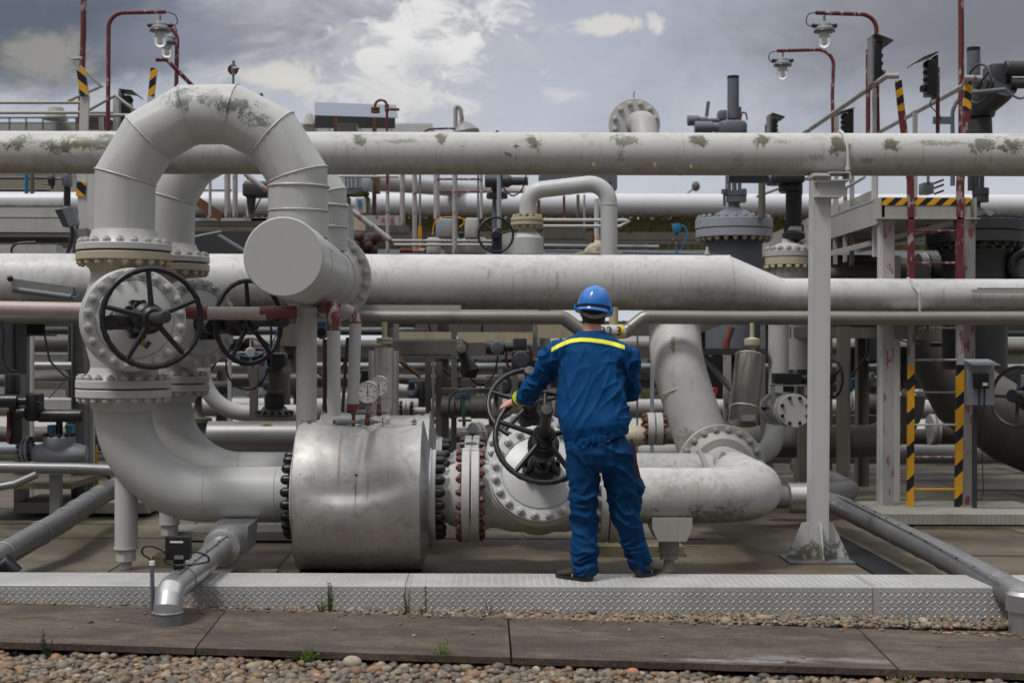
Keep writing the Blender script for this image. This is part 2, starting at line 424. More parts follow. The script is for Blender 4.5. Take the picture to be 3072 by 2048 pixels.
# ================================================================ SETTING
FLOOR = -.18
def soft(v, a, b): x = min(1, max(0, (v-a)/(b-a))); return x*x*(3-2*x)
def slabz(X): return -.100-.028*(X+1.2)
# ground
m, t, b = shader('pebble ground', .8)
oc = t.new('ShaderNodeTexCoord').outputs['Object']
vo = t.new('ShaderNodeTexVoronoi'); vo.inputs['Scale'].default_value = 22; t.l.new(oc, vo.inputs['Vector'])
rp = t.new('ShaderNodeValToRGB'); el = rp.color_ramp.elements
t.l.new(vo.outputs['Color'], rp.inputs[0])
el[0].position = .0; el[0].color = (.10, .08, .06, 1); el[1].position = 1; el[1].color = (.33, .26, .19, 1)
for p_, c_ in ((.3, (.26, .15, .08, 1)), (.55, (.22, .19, .15, 1)), (.8, (.36, .25, .15, 1))):
    e = el.new(p_); e.color = c_
c = t.mix(t.step(vo.outputs['Distance'], .25, .62), rp.outputs[0], (.04, .03, .02))
t.l.new(c, b.inputs['Base Color'])
bn = t.new('ShaderNodeBump'); bn.inputs['Distance'].default_value = .02; bn.invert = True; t.l.new(vo.outputs['Distance'], bn.inputs['Height']); t.l.new(bn.outputs[0], b.inputs['Normal'])
M['pebble_ground'] = m
g = MB(); xs = [-900, -60, -12, -4, 0, 4, 12, 60, 900]; ys = [-60, 0, 6.6, 7.9, 8.15, 9.2, 9.3, 22, 60, 1500]
gv = []
for y_ in ys:
    for x_ in xs:
        xc = max(-4, min(4, x_)); z_ = slabz(xc)-.078 if y_ < 8 else (-.175-.012*xc if y_ <= 9.2 else -.32)
        if y_ > 59: z_ = -.5
        gv.append((x_, y_, z_))
nx = len(xs); g.add(gv, [(j*nx+i, j*nx+i+1, (j+1)*nx+i+1, (j+1)*nx+i) for j in range(len(ys)-1) for i in range(nx-1)])
structure(g, 'ground', 'pebble_ground', org=(0, 0, 0))

# plant floor: steel checker plates and concrete
FL1 = plate_mat('worn checker plate floor', (.085, .068, .045), (.145, .122, .086), (.055, .036, .022))
FL2 = plate_mat('mossy checker plate', (.105, .093, .055), (.19, .168, .105), (.065, .05, .028))
FL3 = plate_mat('smooth stained concrete', (.10, .083, .06), (.165, .14, .105), (.05, .036, .025), treads=False)
WK = plate_mat('painted checker plate', (.30, .30, .29), (.37, .37, .36), (.25, .21, .185), .45, treads=False, amt=.35)
WKT = plate_mat('painted checker plate treads', (.37, .37, .36), (.46, .46, .445), (.28, .24, .21), .4, treads=False, amt=.3)  # treads lighter than their plate, so relief shading sits in the colour
structure(MB().box((0, 15.0, FLOOR-.1), (60, 12.0, .2)), 'floor', FL1, org=(0, 9, FLOOR))
def sheet(name, corners, m, dz=.004):
    """thin floor sheet given by (X, Y) corners"""
    o = MB().prism([(x, y, FLOOR+.0005) for x, y in corners], (0, 0, dz))
    return structure(o, name, m, org=(corners[0][0], corners[0][1], FLOOR))
sheet('floor_plate', [(-.34, 9.1), (.62, 9.1), (.60, 9.93), (-.30, 9.93)], FL2)
sheet('floor_plate', [(.66, 9.1), (1.02, 9.1), (1.02, 9.8), (.64, 9.8)], FL2)
sheet('floor_concrete', [(1.7, 9.05), (2.6, 9.05), (2.6, 9.9), (1.65, 9.9)], FL3)
sheet('floor_plate', [(1.15, 9.15), (1.62, 9.15), (1.55, 9.75), (1.12, 9.75)], FL1, .010)
sheet('floor_plate', [(-3.0, 9.1), (-1.95, 9.1), (-2.0, 9.72), (-2.9, 9.72)], FL1, .010)
rf = random.Random(17); y_ = 9.95; k_ = 0
while y_ < 20:
    dy = rf.uniform(.7, 1.3); x_ = -6+rf.random()
    while x_ < 7:
        dx = rf.uniform(1.0, 2.6)
        if rf.random() < .8 and not (2.6 < x_ < 3.2 or 2.6 < x_+dx < 3.2 or x_ < 2.6 < x_+dx) : k_ += 1; sheet('floor_plate', [(x_+.012, y_+.015), (x_+dx-.012, y_+.015), (x_+dx-.012-.02, y_+dy-.015), (x_+.012-.02, y_+dy-.015)], rf.choice((FL1, FL2, FL3, FL3)), .006+.0003*(k_ % 9))
        x_ += dx
    y_ += dy
# drain grating
m, t, b = shader('dark drain grating', .5, .5); b.inputs['Base Color'].default_value = (.018, .02, .024, 1)
o = t.new('ShaderNodeTexCoord').outputs['Object']; wv = t.new('ShaderNodeTexWave'); wv.inputs['Scale'].default_value = 14; wv.bands_direction = 'Y'; t.l.new(o, wv.inputs['Vector'])
bn = t.new('ShaderNodeBump'); bn.inputs['Distance'].default_value = .01; t.l.new(wv.outputs['Fac'], bn.inputs['Height']); t.l.new(bn.outputs[0], b.inputs['Normal'])
GR = m
o = MB().box((2.88, 10.7, FLOOR+.008), (.26, 3.2, .014)).put('drain_grating', GR); tag(o, 'dark drain grating strip let into the floor under the aluminium pipe', 'drain')

# painted checker plate walkway with real treads
def walkway(x0, x1, label):
    y0, y1, H = 8.5, 8.96, -.30
    r = thing('walkway', (x0, y0, H), label, 'walkway', 'painted checker plate walkway boxes')
    b = MB(); n = 6; prof = [(y1, H), (y1, -.006), (y1-.004, 0)]+[(y0+.012-.012*math.sin(PI/2*k/n), -.012+.012*math.cos(PI/2*k/n)) for k in range(n+1)]+[(y0, H)]
    b.rings([[Vector((x, y, z)) for y, z in prof] for x in (x0+.002, x1-.002)])
    b.put('plate', WK, r, 50)
    q = MB(); p = .043
    def loz(c, a, bb, nn, sg):
        """one raised lozenge at c, a/bb in-plane axes, nn outward"""
        d = (a+bb*sg).normalized(); e = (a-bb*sg).normalized()
        L_, w_, h_ = .0155, .0042, (.0032 if nn.y else .0026)
        vs = [c+d*L_, c+d*L_*.5+e*w_, c-d*L_*.5+e*w_, c-d*L_, c-d*L_*.5-e*w_, c+d*L_*.5-e*w_, c+d*L_*.55+nn*h_, c-d*L_*.55+nn*h_]
        q.add(vs, [(0, 1, 6), (1, 2, 7, 6), (2, 3, 7), (3, 4, 7), (4, 5, 6, 7), (5, 0, 6)])
    i0 = math.ceil((x0+.02)/p); i1 = math.floor((x1-.02)/p)
    for i in range(i0, i1+1):
        for j in range(5): loz(V(i*p, y0, -.030-j*p), V(1, 0, 0), V(0, 0, 1), V(0, -1, 0), -1)
        for j in range(4):
            if i*p+p/2 < x1-.015: loz(V(i*p+p/2, y0, -.0515-j*p+.043*0), V(1, 0, 0), V(0, 0, 1), V(0, -1, 0), 1)
        for j in range(10):
            loz(V(i*p, y0+.030+j*p, 0), V(1, 0, 0), V(0, 1, 0), V(0, 0, 1), -1)
            if i*p+p/2 < x1-.015 and y0+.0565+j*p < y1-.015: loz(V(i*p+p/2, y0+.0515+j*p, 0), V(1, 0, 0), V(0, 1, 0), V(0, 0, 1), 1)
    q.put('treads', WKT, r, 60)
walkway(-6.5, -.475, 'long pale checker plate walkway box crossed by the elbowed aluminium pipe')
walkway(-.475, 2.32, 'pale checker plate walkway box the worker stands on')
walkway(2.32, 6.5, 'pale checker plate walkway box at the end by the sloping aluminium pipe')

# concrete slabs
def slab_mat(name, lime=()):
    m, t, b = shader(name, .9); oc = t.new('ShaderNodeTexCoord').outputs['Object']
    big = t.noise(t.scale(oc, (1, 2.2, 1)), 1.7, 8, .7, .6); mid = t.noise(t.scale(oc, (1, 1.8, 1)), 9, 8, .72); fine = t.noise(t.scale(oc, (1, 1.5, 1)), 85, 5, .75)
    c = t.mix(t.step(big, .36, .64), (.040, .028, .020), (.118, .088, .064)); c = t.mix(t.step(mid, .44, .62, .7), c, (.040, .031, .027)); c = t.mix(t.step(mid, .40, .30, .6), c, (.15, .125, .10))
    c = t.mix(t.step(fine, .50, .70, .7), c, (.19, .16, .13)); c = t.mix(t.step(fine, .46, .30, .7), c, (.025, .02, .018))
    for (q, r, amt) in lime:
        d = t.vm('LENGTH', t.scale(t.vm('SUBTRACT', oc, q), tuple(1/x for x in r))); d = t.m('ADD', d, t.m('MULTIPLY', t.m('SUBTRACT', mid, .5), 4)); d = t.m('ADD', d, t.m('MULTIPLY', t.m('SUBTRACT', fine, .5), 2))
        c = t.mix(t.step(d, 1.3, .4, amt), c, (.33, .36, .37))
    # broken dark front lip
    t.l.new(c, b.inputs['Base Color']); bn = t.new('ShaderNodeBump'); bn.inputs['Strength'].default_value = .9; bn.inputs['Distance'].default_value = .006
    t.l.new(t.m('ADD', t.m('MULTIPLY', fine, .5), mid), bn.inputs['Height']); t.l.new(bn.outputs[0], b.inputs['Normal']); return m
CS = slab_mat('mossy dark concrete'); CS2 = slab_mat('mossy dark concrete with lime stain', [((.35, -.36, .06), (.22, .07, .06), .35), ((.80, -.34, .05), (.20, .05, .05), .3), ((.05, -.44, .06), (.25, .04, .05), .4)])
def slab(xb0, xb1, xf0, xf1, yf, m, label, y1=8.22):
    n = 60; top = []; pr = []
    for k in range(n+1):
        x = xf0+(xf1-xf0)*k/n; pr.append(V(x, yf+.012*noise.noise((x*5, 0, 3))+.006*noise.noise((x*23, 0, 3)), slabz(x)))
    bk = [V(xb0+(xb1-xb0)*k/n, y1, slabz(xb0+(xb1-xb0)*k/n)) for k in range(n+1)]
    vs = pr+bk; N = n+1; b = MB(); e = V(0, 0, -.034)
    vs2 = [p+e for p in pr]+[p+e for p in bk]
    fs = [(k, k+1, N+k+1, N+k) for k in range(n)]+[(2*N+k+1, 2*N+k, 3*N+k, 3*N+k+1) for k in range(n)]
    fs += [(k+1, k, 2*N+k, 2*N+k+1) for k in range(n)]+[(N+k, N+k+1, 3*N+k+1, 3*N+k) for k in range(n)]+[(0, N, 3*N, 2*N), (n, 2*N+n, 3*N+n, N+n)]
    b.add(vs+vs2, fs); o = b.put('concrete_slab', m); return tag(o, label, 'slab', 'concrete slabs along the pebble strip')
def sx(x, D): return (x-CX)/FX*D
slab(-7, sx(681, 8.22), -7, sx(586, 7.17), 7.17, CS, 'dark mossy concrete slab the elbowed aluminium pipe stands on')
slab(sx(684, 8.22), sx(1524, 8.22), sx(592, 7.17), sx(1533, 7.17), 7.17, CS2 if False else CS, 'long brown concrete slab with a green weed at its front edge')
slab(sx(1529, 8.22), sx(2572, 8.22), sx(1540, 7.17), sx(2694, 7.17), 7.17, CS2, 'brown concrete slab with white lime stains below the worker')
slab(sx(2578, 8.22), 7, sx(2702, 7.17), 7, 7.17, CS, 'dark concrete slab beyond the slanting joint')

# pebbles
PAL = [(.27, .18, .11), (.20, .155, .11), (.34, .28, .21), (.15, .13, .11), (.085, .085, .09), (.30, .16, .085), (.24, .21, .175), (.42, .37, .30), (.17, .10, .065), (.13, .135, .14), (.27, .23, .185), (.19, .165, .135)]
m, t, b = shader('pebble stone', .62)
at = t.new('ShaderNodeVertexColor', layer_name='stone'); oc = t.new('ShaderNodeTexCoord').outputs['Object']
t.l.new(t.mix(t.step(t.noise(oc, 60, 5, .6), .35, .7, .5), at.outputs[0], (.16, .13, .10)), b.inputs['Base Color'])
M['pebble'] = m
def ico():
    import bmesh
    bm = bmesh.new(); bmesh.ops.create_icosphere(bm, subdivisions=2, radius=1); bm.verts.ensure_lookup_table()
    v = np.array([p.co[:] for p in bm.verts]); f = np.array([[q.index for q in x.verts] for x in bm.faces]); bm.free(); return v, f
IV, IF = ico()
def pebbles(name, spots, label):
    rng = np.random.default_rng(3); allv, allf, cols = [], [], []
    for i, (x, y, z, r) in enumerate(spots):
        s = np.array([r*rng.uniform(.8, 1.45), r*rng.uniform(.75, 1.1), r*rng.uniform(.5, .85)])
        v = IV*s; k = rng.normal(size=3); k /= np.linalg.norm(k)
        v = v*(1+.13*np.sin(IV@(k*2.3)+rng.uniform(0, 6)))[:, None]
        a, bb = rng.uniform(0, 6.28), rng.normal()*.35
        Rz = np.array([[math.cos(a), -math.sin(a), 0], [math.sin(a), math.cos(a), 0], [0, 0, 1]]); Rx = np.array([[1, 0, 0], [0, math.cos(bb), -math.sin(bb)], [0, math.sin(bb), math.cos(bb)]])
        v = v@(Rz@Rx).T+np.array([x, y, z]); allf.append(IF+i*len(IV)); allv.append(v)
        c = np.array(PAL[rng.integers(len(PAL))])*rng.uniform(.7, 1.25); c = c*np.array([.72, .68, .60]); cols.append(np.tile(np.append(c, 1), (len(IV), 1)))
    v = np.concatenate(allv); f = np.concatenate(allf); me = bpy.data.meshes.new(name)
    me.from_pydata(v.tolist(), [], f.tolist()); me.shade_smooth()
    ca = me.color_attributes.new('stone', 'FLOAT_COLOR', 'POINT'); ca.data.foreach_set('color', np.concatenate(cols).ravel())
    me.materials.append(M['pebble']); o = bpy.data.objects.new(name, me); C.objects.link(o)
    return tag(o, label, 'pebbles', kind='stuff')
rng = random.Random(11); sp = []
for layer in range(2):
    y = 6.45
    while y < 7.20:
        x = -3.1+rng.random()*.03
        while x < 3.1:
            r = rng.uniform(.011, .024)*(1.45 if rng.random() < .2 else 1)
            z = slabz(x)-.078+layer*.016+rng.uniform(-.004, .008)+(.012*noise.noise((x*2, y*3, 1)))
            if not (layer and rng.random() < .35): sp.append((x+rng.uniform(-.008, .008), y+rng.uniform(-.01, .01), z, r))
            x += r*1.75
        y += .034
pebbles('foreground_pebbles', sp, 'loose rounded river pebbles along the front of the concrete slabs')
sp = []
for layer in range(2):
    y = 8.24
    while y < 8.50:
        x = -3.45
        while x < 3.4:
            r = rng.uniform(.009, .022)*(1.3 if rng.random() < .1 else 1)
            z = -.158-.012*x+layer*.010+rng.uniform(-.006, .006)
            if not (layer and rng.random() < .4): sp.append((x, y+rng.uniform(-.008, .008), z, r))
            x += r*1.9
        y += .03
pebbles('pebble_strip', sp, 'strip of pebbles between the walkway and the concrete slabs')
# single larger stones
def stone(p, s, col, label):
    b = MB().ball(p, s, 24, 14); b.v = [q+Vector(noise.noise_vector(q*9))*.006 for q in b.v]
    o = b.put('stone', mat('stone '+label[:12], col, .7, var=.2, scale=20, dirt=.3, dirtcol=(.1, .09, .07))); tag(o, label, 'stone')
stone((-.66, 7.10, slabz(-.66)-.035), (.050, .036, .034), (.30, .27, .20), 'large squarish beige stone lying against the front edge of the slab')
stone((1.63, 8.33, slabz(1.63)+.018), (.052, .035, .026), (.28, .19, .13), 'flat brown stone in the pebble strip by the walkway')
stone((.74, 7.12, slabz(.74)-.045), (.034, .026, .026), (.36, .17, .09), 'orange brown stone among the foreground pebbles')
stone((.64, 8.44, -.145), (.026, .02, .017), (.10, .10, .11), 'dark grey stone touching the walkway')

# weeds
def weed(p, h, n, spread, col, label, seed, tuft=False):
    r_ = random.Random(seed); root = thing('weed', p, label, 'weed', 'weeds growing in the pebbles'); st = MB(); lf = MB(); p = Vector(p)
    for k in range(n):
        a = r_.uniform(0, 6.28); l_ = h*r_.uniform(.55, 1); d = V(math.cos(a)*spread*r_.random(), math.sin(a)*spread*.6*r_.random(), 1).normalized()
        pts = [p+V(d.x*l_*f*f*1.2+math.cos(a)*.01, d.y*l_*f*f+math.sin(a)*.01, d.z*l_*f) for f in (0, .3, .6, .85, 1)]
        st.tube(pts, [.0028, .0024, .002, .0014, .0006], 5)
        m_ = int(l_*(200 if not tuft else 120))
        for q in range(m_):
            f = .12+.88*(q+r_.random())/m_; i = min(3, int(f*4)); c_ = pts[0].lerp(pts[-1], f)
            c_ = p+V(d.x*l_*f*f*1.2+math.cos(a)*.01, d.y*l_*f*f+math.sin(a)*.01, d.z*l_*f)
            b_ = r_.uniform(0, 6.28); L2 = r_.uniform(.016, .040)*(1.25-.8*f); e = V(math.cos(b_), math.sin(b_), r_.uniform(.5, 1.3)).normalized()
            s_ = e.cross(V(r_.random(), r_.random(), .3)).normalized()*.0030
            lf.add([c_-s_, c_+s_, c_+e*L2], [(0, 1, 2)])
    sm = mat('weed stem '+str(seed), tuple(x*.8 for x in col), .7, bump=0); st.put('stem', sm, root)
    lf.put('leaves', mat('weed leaf '+str(seed), col, .6, var=.35, scale=40, bump=0), root)
G1, G2, G3 = (.10, .125, .035), (.11, .19, .03), (.14, .115, .04)
def wz(x, y): return -.165-.012*x if y > 8 else slabz(x)-.08
for (x, D, h, n, s_, c_, lab, tf) in (
    (991, 8.36, .205, 7, .16, G1, 'tall dense green weed in front of the walkway below the big drum', 0),
    (968, 8.34, .12, 5, .5, G1, 'shorter spindly weed beside the tall dense weed', 0),
    (1224, 8.34, .18, 4, .10, G1, 'two thin upright weeds close together by the walkway joint', 0),
    (1284, 8.34, .235, 2, .05, G3, 'single tallest feathery weed stem in front of the walkway', 0),
    (1262, 8.33, .07, 4, .4, G3, 'low reddish sprig between the two taller weeds', 0),
    (1472, 8.36, .11, 2, .35, G3, 'thin pale sprig against the walkway left of the worker', 0),
    (2506, 8.36, .06, 6, .5, G2, 'small grass tuft by the walkway under the white column', 1),
    (1330, 7.20, .17, 14, .85, G2, 'bright green spreading weed on the slab edge', 0),
    (925, 7.14, .12, 18, 1.1, G2, 'low bushy green weed at the front edge of the long slab', 0),
    (140, 7.16, .17, 6, .3, (.04, .07, .02), 'dim green weed at the dark slab near the corner', 0),
    (2880, 7.16, .09, 5, .3, (.05, .075, .02), 'small dark weed on the last slab front', 0),
    (2715, 7.10, .09, 16, 1.3, (.26, .19, .09), 'dry straw tuft below the slanting slab joint', 1),
    (820, 7.08, .05, 16, 1.8, (.28, .2, .1), 'dry straw beside the low bushy weed', 1)):
    X = sx(x, D); weed((X, D, wz(X, D)), h, n, s_, c_, lab, int(x), tf)

# ================================================================ THE TWO FRONT PIPE LINES (second is a copy 1.4 m behind)
DA, ZP, X1 = 10.2, .364, -2.592
ROW2 = V(0, 1.4, 0)
def A(x, y): return P(x, y, DA)
both = []          # things to be copied to the rear line: (root, label)
UPG = M['white_clean']
moss_arch = [(A(560, 315)-A(373, 740)+V(0, -.2, 0), (.10, .2, .09), .8), (A(617, 308)-A(373, 740)+V(0, -.2, 0), (.04, .2, .05), .8), (A(655, 315)-A(373, 740)+V(0, -.2, 0), (.05, .2, .06), .45),
             (A(725, 330)-A(373, 740)+V(0, -.2, 0), (.14, .2, .05), .9), (A(780, 370)-A(373, 740)+V(0, -.2, 0), (.09, .2, .05), .8)]
M['arch'] = mat('painted arch pipe', (.45, .455, .445), .42, dirt=.10, streak=.12, var=.05, under=.25, moss=moss_arch, mosscol=(.075, .08, .06))
r = thing('arched_pipe', A(373, 740), 'large white mitred pipe arch nearest the camera with moss spots on its crown', 'pipe', 'white mitred pipe arches')
J = [(376, 532), (446, 414), (564, 345), (695, 343), (818, 406), (893, 526)]
pts = [A(373, 736)]+[A(*j) for j in J]+[A(895, 715)]
MB().tube(pts, .213, 48).put('pipe', 'arch', r, 12)
bd = MB()
for i in range(1, len(pts)-1):
    d0 = (pts[i]-pts[i-1]).normalized(); d1 = (pts[i+1]-pts[i]).normalized(); nn = (d0+d1).normalized(); u, w_, a = frame(V(0, 1, 0)); q = []
    e1 = V(0, 1, 0); e2 = nn.cross(e1).normalized(); k_ = 1/d0.dot(nn)
    for k in range(48):
        th = 2*PI*k/48; q.append(pts[i]+e1*math.cos(th)*.214+e2*math.sin(th)*.214*k_)
    bd.tube(q, [.0065+.002*math.sin(k*2.7) for k in range(48)], 6, closed=True)
for x, y, R_ in ((373, 697, .215), (895, 561, .217), (895, 634, .216)):
    bead(bd, A(x, y), V(0, 0, 1), R_, .009 if y == 561 else .0065)
bd.put('weld_beads', 'arch', r)
fp = flange(r, A(373, 756.5)+V(0, 0, .005), (0, 0, 1), .337, .05, 'white', 20, .0295, 'white', hub=.222, Rb=.302)
both.append((r, 'white mitred pipe arch standing behind the nearest one, mostly hidden'))
# lower elbow run to the drum
r = thing('elbow_pipe', A(369, 1190), 'big smooth white elbow pipe below the nearest handwheel valve', 'pipe', 'white elbow pipes running to the drums')
path = bend([A(369, 1186), V(X1, DA, ZP), V(-1.395, DA, ZP)], .60, 22)
path[0].x = X1
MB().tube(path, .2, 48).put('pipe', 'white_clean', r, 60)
b = MB(); bead(b, V(X1+.6, DA, ZP), V(1, 0, 0), .2, .004); bead(b, V(-1.49, DA, ZP), V(1, 0, 0), .2, .004); b.put('weld_beads', 'white_clean', r)
zt = A(369, 1164.5).z
flange(r, V(X1, DA, zt-.005), (0, 0, -1), .337, .058, 'white', 20, .0295, 'white', hub=.215, Rb=.302)
o = flange(r, V(-1.312, DA, ZP), (-1, 0, 0), .325, .05, 'white_clean', 20, .034, 'rubber', CAPB, Rb=.283)
s_ = MB(); zb = FLOOR+.01
s_.cyl((X1+.02, DA, .46), (X1+.02, DA, -.015), .081); s_.cyl((X1+.02, DA, -.015), (X1+.02, DA, -.028), .086); s_.lathe((X1+.02, DA, -.028), (0, 0, -1), [(.072, 0), (.072, .085)], 8); s_.cyl((X1+.02, DA, -.11), (X1+.02, DA, zb), .04)
s_.put('support_leg', 'white', r)
both.append((r, 'white elbow pipe of the rear line, partly hidden by the nearest elbow'))
b = MB()
b.box((-1.45, DA-.18, .155), (.0, 0, 0)) if False else None

# big handwheel gate valve, built about its centre: pipe axis X, bonnet towards -Y
def gate_valve(name, loc, label, detail, a0):
    r = thing(name, (0, 0, 0), label, 'valve', 'white gate valves with black handwheels')
    b = MB(); b.tube([V(-.43, 0, 0), V(-.3, 0, 0), V(-.2, 0, 0), V(.2, 0, 0), V(.3, 0, 0), V(.43, 0, 0)], [.225, .235, .262, .262, .235, .225], 44)
    b.lathe((0, .18, 0), (0, -1, 0), [(.15, -.1), (.24, 0), (.275, .2), (.285, .42), (.30, .50)], 44)
    b.lathe((0, 0, 0), (0, 1, 0), [(.255, 0), (.24, .17), (.16, .27), (.1, .28)], 40)
    b.put('body', 'white', r, 45)
    for sg in (-1, 1):
        flange(r, V(sg*.4825, 0, 0), (-sg, 0, 0), .337, .058, 'cream' if detail == 'cream' and sg < 0 else 'white', 20, .0295, 'rustbolt' if detail == 'red' and sg < 0 else 'cream' if detail == 'cream' and sg < 0 else 'white', hub=.225, Rb=.302)
    f = MB(); f.lathe((0, -.315, 0), (0, -1, 0), [(.352, 0), (.36, .006), (.36, .05), (.352, .056)], 60); f.lathe((0, -.376, 0), (0, -1, 0), [(.345, 0), (.355, .004), (.355, .05), (.347, .056), (.275, .058), (.27, .052), (.262, .064), (.2, .085), (.12, .1), (.08, .11)], 60)
    f.lathe((0, -.370, 0), (0, -1, 0), [(.34, 0), (.34, .008)], 50)
    fo = f.put('bonnet', 'white_clean', r, 30)
    ring_bolts(fo, V(0, -.434, 0), (0, -1, 0), .318, 20, .0290, 'white_clean')
    y = MB(); y.lathe((0, -.47, 0), (0, -1, 0), [(.10, 0), (.10, .05), (.07, .07), (.062, .16)], 24)
    for sg in (-1, 1):
        y.bar((sg*.085, -.50, 0), (sg*.06, -.86, 0), .03, .075, (0, 0, 1)); y.bar((sg*.105, -.50, 0), (sg*.13, -.50, 0), .05, .05)
        y.cyl((sg*.115, -.49, .035), (sg*.115, -.57, .035), .018, n=10); y.cyl((sg*.115, -.49, -.035), (sg*.115, -.57, -.035), .018, n=10)
    y.lathe((0, -.84, 0), (0, -1, 0), [(.085, 0), (.105, .02), (.105, .09), (.08, .11), (.08, .19)], 28)
    y.cyl((0, -.5, 0), (0, -.88, 0), .026)
    y.put('yoke', 'black', r)
    wheel(r, (0, -1.05, 0), (0, -1, 0), .318, .0190, 'black', 5, a0, .075, lean=0, wob=.13)
    s = MB(); s.lathe((0, -.9, 0), (0, -1, 0), [(.036, 0), (.036, .5), (.040, .51), (.040, .57), (.034, .585), (.008, .587)], 20); s.put('stem', 'dark_gray', r)
    if detail == 'cream':
        g = MB(); g.rbox((.015, -.80, -.15), (.12, .16, .15), .04); g.cyl((.03, -.78, -.24), (.03, -.90, -.24), .05); g.cyl((-.08, -.84, -.06), (-.08, -.90, -.06), .028); g.cyl((-.06, -.84, -.12), (-.06, -.88, -.12), .022); g.put('gearbox', 'black', r)
    return r
v = gate_valve('gate_valve', None, 'white gate valve with the fully visible black handwheel at the left', 'cream', math.radians(5))
v.location = (X1, DA, A(373, 961).z)
v.rotation_euler = (Matrix.Rotation(math.radians(24), 3, 'Z') @ Matrix.Rotation(math.radians(90), 3, 'Y')).to_euler()
v2 = clone(v, V(X1, DA, A(373, 961).z)+ROW2, 'white gate valve of the rear line turned edge on, behind the left handwheel'); v2.rotation_euler = (Matrix.Rotation(math.radians(48), 3, 'Z') @ Matrix.Rotation(math.radians(90), 3, 'Y')).to_euler()
va = gate_valve('gate_valve', None, 'white gate valve whose handwheel the worker is holding', 'red', math.radians(52))
va.location = (.385, DA, ZP); va.rotation_euler = (math.radians(-27), 0, 0)
va2 = clone(va, V(.385, DA, ZP)+ROW2, 'white gate valve of the rear line behind the worker\'s wheel, grey rim above it'); va2.rotation_euler = (math.radians(-37), 0, math.radians(-3))
for o in bpy.data.objects:      # the rear wheel of the copy is worn to grey
    pass
# embossed numbers on the left bonnet
def text(s, size, loc, rot, m, parent, name='number', ext=.002, align='CENTER'):
    cu = bpy.data.curves.new(name, 'FONT'); cu.body = s; cu.size = size; cu.extrude = ext; cu.align_x = align; cu.align_y = 'CENTER'
    tmp = bpy.data.objects.new('tmp', cu); C.objects.link(tmp); dg = bpy.context.evaluated_depsgraph_get()
    me = bpy.data.meshes.new_from_object(tmp.evaluated_get(dg)); bpy.data.objects.remove(tmp); bpy.data.curves.remove(cu)
    me.materials.clear(); me.materials.append(M[m] if isinstance(m, str) else m)
    o = bpy.data.objects.new(name, me); C.objects.link(o)
    if parent is not None: o.parent = parent
    o.location = loc; o.rotation_euler = rot; return o
# local frame of the left valve: photo-up is local -X, photo-right is local Z (see rotation above)
Rl = Matrix(((0, -1, 0), (0, 0, -1), (1, 0, 0))).to_euler()
text('3', .06, (-.20, -.4625, .0), Rl, 'white_clean', v, 'raised_number'); text('22', .055, (-.10, -.4745, -.03), Rl, 'white_clean', v, 'raised_number')

# spool between drum and valve
r = thing('flanged_spool', (-.35, DA, ZP), 'short white spool with black capped bolts and red nuts right of the drum', 'pipe', 'short spools between drum and valve')
MB().cyl((-.36, DA, ZP), (-.13, DA, ZP), .2, n=44).put('pipe', 'white', r)
b = MB(); bead(b, V(-.2, DA, ZP), V(1, 0, 0), .2, .004); b.put('weld_beads', 'white', r)
flange(r, V(-.392, DA, ZP), (1, 0, 0), .325, .045, 'white_clean', 20, .034, 'rubber', CAPB, Rb=.283)
fb = flange(r, V(-.1065, DA, ZP), (-1, 0, 0), .337, .058, 'white', 20, .0295, 'rustbolt', hub=.21, Rb=.302)
hb = MB().tube(bend([V(-.20, DA-.1, ZP+.33), V(-.20, DA-.1, ZP+.375), V(-.0, DA-.1, ZP+.375), V(-.0, DA-.1, ZP+.33)], .015, 4), .006, 8); hb.box((-.1, DA-.1, ZP+.375), (.07, .02, .02)); hb.put('bonding_bracket', 'galv', r)
both.append((r, 'short white spool of the rear line with black bolt caps, behind the nearest spool'))

